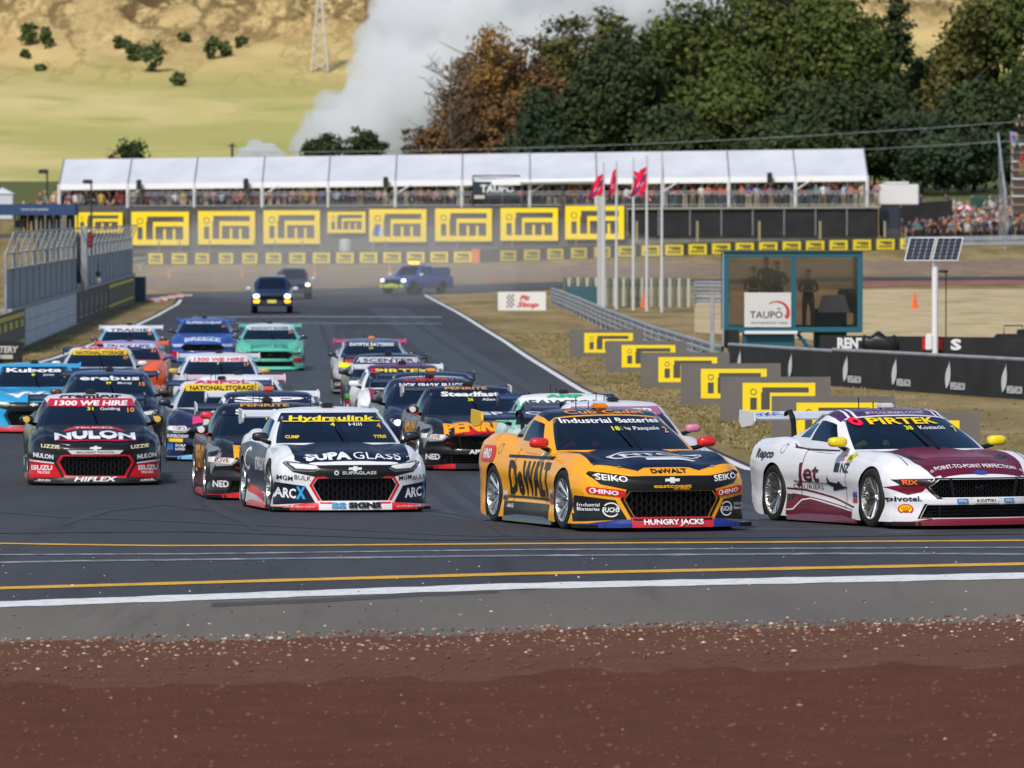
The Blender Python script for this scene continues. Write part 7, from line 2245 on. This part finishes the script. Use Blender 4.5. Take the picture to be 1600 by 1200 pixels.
LO = leafmat('autumn_leaves', (112, 80, 40), (138, 104, 50), (152, 122, 60)); LB = leafmat('brown_leaves', (92, 68, 44), (124, 96, 60)); LY = leafmat('olive_leaves', (66, 68, 34), (92, 90, 44), (106, 98, 50))
T = tree
T('autumn_tree', 772, 560, 52, 160, 'orange and gold autumn tree left of the dark pines', LO, 'tall', 3600, 11, leaf=.42)
T('autumn_tree', 735, 556, 120, 120, 'rusty brown autumn tree beside the steam', LB, 'round', 3000, 12, leaf=.42)
T('bare_tree', 705, 552, 72, 90, 'leafless grey tree with fine twigs beside the steam', LB, 'tall', 0, 13, bare=True)
T('autumn_tree', 672, 550, 185, 80, 'low brown leafed tree at the left end of the wood', LB, 'bush', 1500, 14, leaf=.42)
T('autumn_tree', 822, 566, 62, 120, 'brown gold tree between the orange one and the pines', LB, 'round', 3200, 15, leaf=.42)
T('poplar_tree', 872, 575, 20, 110, 'tall yellowing poplar, left of a pair', LY, 'round', 3200, 16, leaf=.45)
T('poplar_tree', 940, 577, 8, 130, 'tall yellowing poplar behind the dark pine', LY, 'round', 3000, 17, leaf=.45)
T('dark_bush_tree', 838, 545, 140, 145, 'dark green rounded conifer in front of the autumn trees', LP, 'cone', 5200, 18, leaf=.42)
T('pine_tree', 968, 555, 42, 135, 'dark dense pine between the poplars and the green oaks', LD, 'round', 6500, 19, leaf=.45)
T('oak_tree', 1085, 560, 0, 200, 'broad green tree, leftmost of the big oaks', LG, 'round', 8500, 20)
T('oak_tree', 1190, 566, -45, 230, 'broad green tree, tallest in the middle of the wood', LG, 'round', 9500, 21)
T('oak_tree', 1300, 560, -18, 190, 'broad green tree, rightmost of the big oaks', LG, 'round', 8000, 22)
T('oak_tree', 1140, 548, 110, 190, 'lower green tree in front of the big oaks', LG, 'round', 6000, 23)
T('oak_tree', 1265, 546, 130, 180, 'lower dark green tree right of the lower oak', LD, 'round', 6000, 24)
T('spire_conifer', 1402, 568, -30, 95, 'tall narrow dark conifer above the box truck', LD, 'tall', 4200, 25, leaf=.45)
T('dark_tree', 1365, 552, 130, 130, 'dark tree behind the end of the marquee', LD, 'round', 5000, 26)
T('dark_tree', 1440, 548, 175, 150, 'shadowy low tree behind the box truck', LP, 'round', 5000, 27)
T('olive_tree', 1500, 560, 10, 160, 'olive green tree left of the grandstand', LY, 'tall', 5600, 28)
T('olive_tree', 1570, 562, -25, 140, 'olive green tree behind the grandstand', LG, 'round', 6000, 29)
T('dark_tree', 1520, 550, 130, 150, 'dark low tree behind the portable toilets', LD, 'round', 5000, 30)
T('dark_tree', 1600, 552, 120, 140, 'dark tree cut by the right edge behind the grandstand', LD, 'round', 4500, 31)
T('dark_tree', 1050, 545, 165, 150, 'dark low tree left of the lower oak', LD, 'round', 4500, 32)
T('dark_tree', 1010, 572, 60, 130, 'dark tree filling the gap between pine and oaks', LD, 'round', 4500, 41)
T('oak_tree', 1245, 580, -30, 190, 'green tree behind the tallest oak', LG, 'round', 6000, 42)
T('oak_tree', 1355, 580, 20, 130, 'green tree left of the spire conifer', LG, 'round', 5000, 43)
T('dark_tree', 1470, 575, 70, 120, 'dark tree right of the spire conifer', LD, 'round', 5000, 44)
T('dark_tree', 905, 562, 130, 110, 'dark shrubby tree under the poplars', LD, 'round', 4000, 45)
T('autumn_tree', 745, 568, 75, 130, 'tall brown tree behind the rusty one', LB, 'round', 3000, 50, leaf=.42)
T('autumn_tree', 790, 552, 150, 110, 'rust brown low tree behind the rounded conifer', LB, 'round', 2600, 46, leaf=.42)
T('dark_tree', 1210, 540, 190, 170, 'low dark tree just above the marquee roof', LD, 'round', 4000, 47)
T('dark_tree', 1480, 538, 215, 150, 'low shadowy bush tree left of the toilets', LP, 'round', 3500, 48)
T('dark_tree', 1560, 540, 205, 130, 'low shadowy bush tree at the grandstand foot', LP, 'round', 3500, 49)
T('round_shrub', 202, 560, 226, 80, 'dark rounded shrub above the left marquee roof', LD, 'bush', 2200, 33, leaf=.36)
T('round_shrub', 505, 560, 207, 68, 'dark rounded tree above the marquee, left of a pair', LD, 'round', 2600, 34, leaf=.36)
T('round_shrub', 568, 562, 196, 66, 'dark rounded tree above the marquee, right of a pair', LD, 'round', 2600, 35, leaf=.36)
HL = leafmat('hill_scrub', (62, 78, 44), (96, 108, 62))
HB = [(43, 76, 50, 26), (72, 78, 50, 18), (40, 92, 82, 10), (188, 80, 64, 16), (210, 96, 76, 26), (236, 112, 74, 46), (335, 95, 70, 22), (352, 90, 74, 16), (378, 76, 64, 16), (280, 135, 121, 20), (288, 70, 56, 14), (64, 112, 106, 14)]
HW = ['leftmost tall', 'second from left', 'tiny, under the leftmost', 'left end of the cluster', 'middle of the cluster', 'largest, in the cluster', 'right of the gully', 'beside the gully', 'rightmost', 'lone lower', 'faint upper', 'small low left']
for i, (px, yb, yt, wp) in enumerate(HB):
    p = hp(px, yb); s = p.y / F; H = (yb - yt) * s * 1.3; W = wp * s / 2 * 1.2
    r = empty('hill_tree', p); rd = random.Random(60 + i)
    t = MB(); t.tube([(0, 0, -1), (0, 0, H * .5)], [.3, .15], 6); obj('trunk', t, BARK, r)
    obj('crown', crown_mesh([(0, 0, H * .5, W, W, H * .5)] + [(rd.uniform(-.6, .6) * W, 0, rd.uniform(.3, .8) * H, W * .5, W * .5, H * .28) for _ in range(4)], 700, 1.1, 70 + i, clump=W * .3), HL, r, smooth=0, fix=False)
    tag(r, 'green tree on the dry hillside, ' + HW[i], 'tree', 'trees on the hillside')
# transmission tower on the hill, power line
p = hp(500, 112); s = p.y / F; H = 140 * s
r = empty('transmission_tower', p); m = MB(); w0, w1 = 13 * s, 4 * s
for a, b in ((-1, -1), (1, -1), (1, 1), (-1, 1)): m.tube([(a * w0, b * w0, 0), (a * w1, b * w1, H * .75), (a * w1 * .5, b * w1 * .5, H)], .22, 4)
K = 9
for k in range(K):
    t0, t1 = k / K, (k + 1) / K; f = lambda t: w0 + (w1 - w0) * min(1, t / .75)
    for a, b, c, d in ((-1, -1, 1, -1), (1, -1, 1, 1), (1, 1, -1, 1), (-1, 1, -1, -1)):
        m.tube([(a * f(t0), b * f(t0), H * t0), (c * f(t1), d * f(t1), H * t1)], .12, 4); m.tube([(c * f(t0), d * f(t0), H * t0), (a * f(t1), b * f(t1), H * t1)], .12, 4)
for t in (.72, .86): m.tube([(-14 * s, 0, H * t), (14 * s, 0, H * t)], .2, 4)
obj('lattice', m, mat((206, 202, 192), .5), r); tag(r, 'pale lattice transmission tower on the dry hillside', 'transmission tower')
def wire(pts, label):
    m = MB(); P = [at(x, y, 500) for x, y in pts]; m.tube(P, .022, 5); tag(obj('power_line', m, mat((150, 154, 156), .5), None), label, 'power line')
def sag(x0, y0, x1, y1, s, n=16): return [(x0 + (x1 - x0) * i / n, y0 + (y1 - y0) * i / n + s * 4 * (i / n) * (1 - i / n)) for i in range(n + 1)]
wire(sag(363, 238, 1640, 186, 13), 'upper overhead wire crossing in front of the wood')
wire(sag(900, 246, 1640, 216, 6), 'lower overhead wire in front of the wood at right')
a = at(363, 245, 498); m = MB(); m.tube([(0, 0, -3), (0, 0, at(363, 224, 498).z - a.z)], .12, 6); m.box((0, 0, at(363, 228, 498).z - a.z), (.7, .1, .1)); tag(obj('power_pole', m, mat((70, 64, 58), .8), None, a), 'short dark power pole behind the marquee roof', 'pole')

# ================================================================== geothermal steam
def steam(name, blobs, Y, label, voxel, dens, depth=1.0, amp=1.0):
    m = MB()
    for i, (px, py, rp) in enumerate(blobs):
        c = at(px, py, Y + R.uniform(-6, 6) * depth); rr = rp * Y / F
        m.sphere(tuple(c), (rr, rr * 1.2 * depth + 2, rr), 0, 16, 10)
    me = m.mesh('s', 1, 0); o = bpy.data.objects.new('s', me); COL.objects.link(o)
    md = o.modifiers.new('r', 'REMESH'); md.mode = 'VOXEL'; md.voxel_size = voxel
    dg = bpy.context.evaluated_depsgraph_get(); dg.update(); out = bpy.data.meshes.new_from_object(o.evaluated_get(dg)); bpy.data.objects.remove(o)
    for v in out.vertices:
        p = v.co; n_ = v.normal
        d = NZ.noise(p * .22) * 2.2 + NZ.noise(p * .55 + Vector((5, 0, 0))) * 1.1 + NZ.noise(p * 1.2) * .45
        v.co = p + n_ * d * amp
    out.polygons.foreach_set('use_smooth', [True] * len(out.polygons))
    out.materials.clear(); out.materials.append(None)
    mt = bpy.data.materials.new(name + '_vapour'); mt.use_nodes = True; t = mt.node_tree; t.nodes.remove(t.nodes['Principled BSDF'])
    pv = t.nodes.new('ShaderNodeVolumePrincipled'); pv.inputs['Color'].default_value = (.985, .99, 1, 1); pv.inputs['Density'].default_value = dens; pv.inputs['Anisotropy'].default_value = .2
    t.links.new(pv.outputs[0], t.nodes['Material Output'].inputs['Volume'])
    kind(inst(name, out, [mt]), 'stuff')
BL = [(618, 95, 55), (650, 120, 60), (690, 60, 70), (478, 232, 24), (500, 205, 30), (520, 175, 30), (540, 215, 50), (572, 150, 34), (575, 105, 30), (590, 60, 38), (610, 20, 34), (615, -30, 40), (600, 200, 70), (640, 150, 80), (640, 80, 70), (660, 20, 75), (700, -40, 90), (680, 200, 70), (720, 110, 90),
      (760, 30, 90), (800, -40, 100), (830, 90, 100), (880, 20, 100), (930, -30, 100), (950, 70, 90), (1010, 20, 80), (1060, -30, 90), (1040, 90, 70), (1120, 10, 80), (1180, 60, 80)]
steam('steam_plume', BL, 1080, '', 1.4, .22)
steam('steam_puff', [(382, 242, 15), (400, 233, 16), (422, 236, 15), (438, 243, 9)], 1090, '', .5, .5, .4, .3)

# dust thrown up at the far corner
m = MB()
for px, Y, rx, ry, rz in ((560, 330, 9, 45, 3.2), (470, 355, 11, 50, 3.6), (660, 370, 10, 45, 3.4), (580, 400, 18, 45, 4.0), (800, 395, 12, 40, 2.6)):
    X = (px - 800) * Y / F; m.sphere((X, Y, gz(Y, X) + 1.0), (rx, ry, rz), 0, 20, 12)
me = m.mesh('d', 1, 0); o = bpy.data.objects.new('d', me); COL.objects.link(o); md = o.modifiers.new('r', 'REMESH'); md.mode = 'VOXEL'; md.voxel_size = 1.6
dg = bpy.context.evaluated_depsgraph_get(); dg.update(); out = bpy.data.meshes.new_from_object(o.evaluated_get(dg)); bpy.data.objects.remove(o)
out.materials.clear(); out.materials.append(None)
mt = bpy.data.materials.new('dust_air'); mt.use_nodes = True; t = mt.node_tree; t.nodes.remove(t.nodes['Principled BSDF'])
pv = t.nodes.new('ShaderNodeVolumePrincipled'); pv.inputs['Color'].default_value = (.95, .92, .88, 1); pv.inputs['Density'].default_value = .0040
t.links.new(pv.outputs[0], t.nodes['Material Output'].inputs['Volume'])
kind(inst('track_dust', out, [mt]), 'stuff')

# grass tufts on the near verges
gm = MB(); rg = random.Random(5)
for i in range(11000):
    Y = 79 + 150 * rg.random() ** 1.7
    if rg.random() < .78:
        X = redge(Y) + .35 + abs(rg.gauss(0, 3.2)) if Y > 84 else rg.uniform(5, 12)
        if Y <= 84 and X < redge(Y) + .35: continue
    else:
        if Y < 140: continue
        X = ledge(Y) - .2 - abs(rg.gauss(0, 1.4))
    z = gz(Y, X); mi = rg.choice((0, 0, 1, 2))
    for k in range(3):
        a = rg.uniform(0, 3.14); w_ = rg.uniform(.012, .03); h = rg.uniform(.02, .065); dx, dy = rg.uniform(-.05, .05), rg.uniform(-.05, .05)
        gm.add([(X + dx - w_ * cos(a), Y + dy - w_ * sin(a), z), (X + dx + w_ * cos(a), Y + dy + w_ * sin(a), z), (X + dx + rg.uniform(-.03, .03), Y + dy + rg.uniform(-.03, .03), z + h)], [(0, 1, 2)], mi)
kind(obj('verge_grass', gm, [mat((128, 116, 68), .95, 0, 0, .1), mat((98, 100, 50), .95, 0, 0, .1), mat((166, 146, 104), .95, 0, 0, .1)], smooth=0, fix=False), 'stuff')
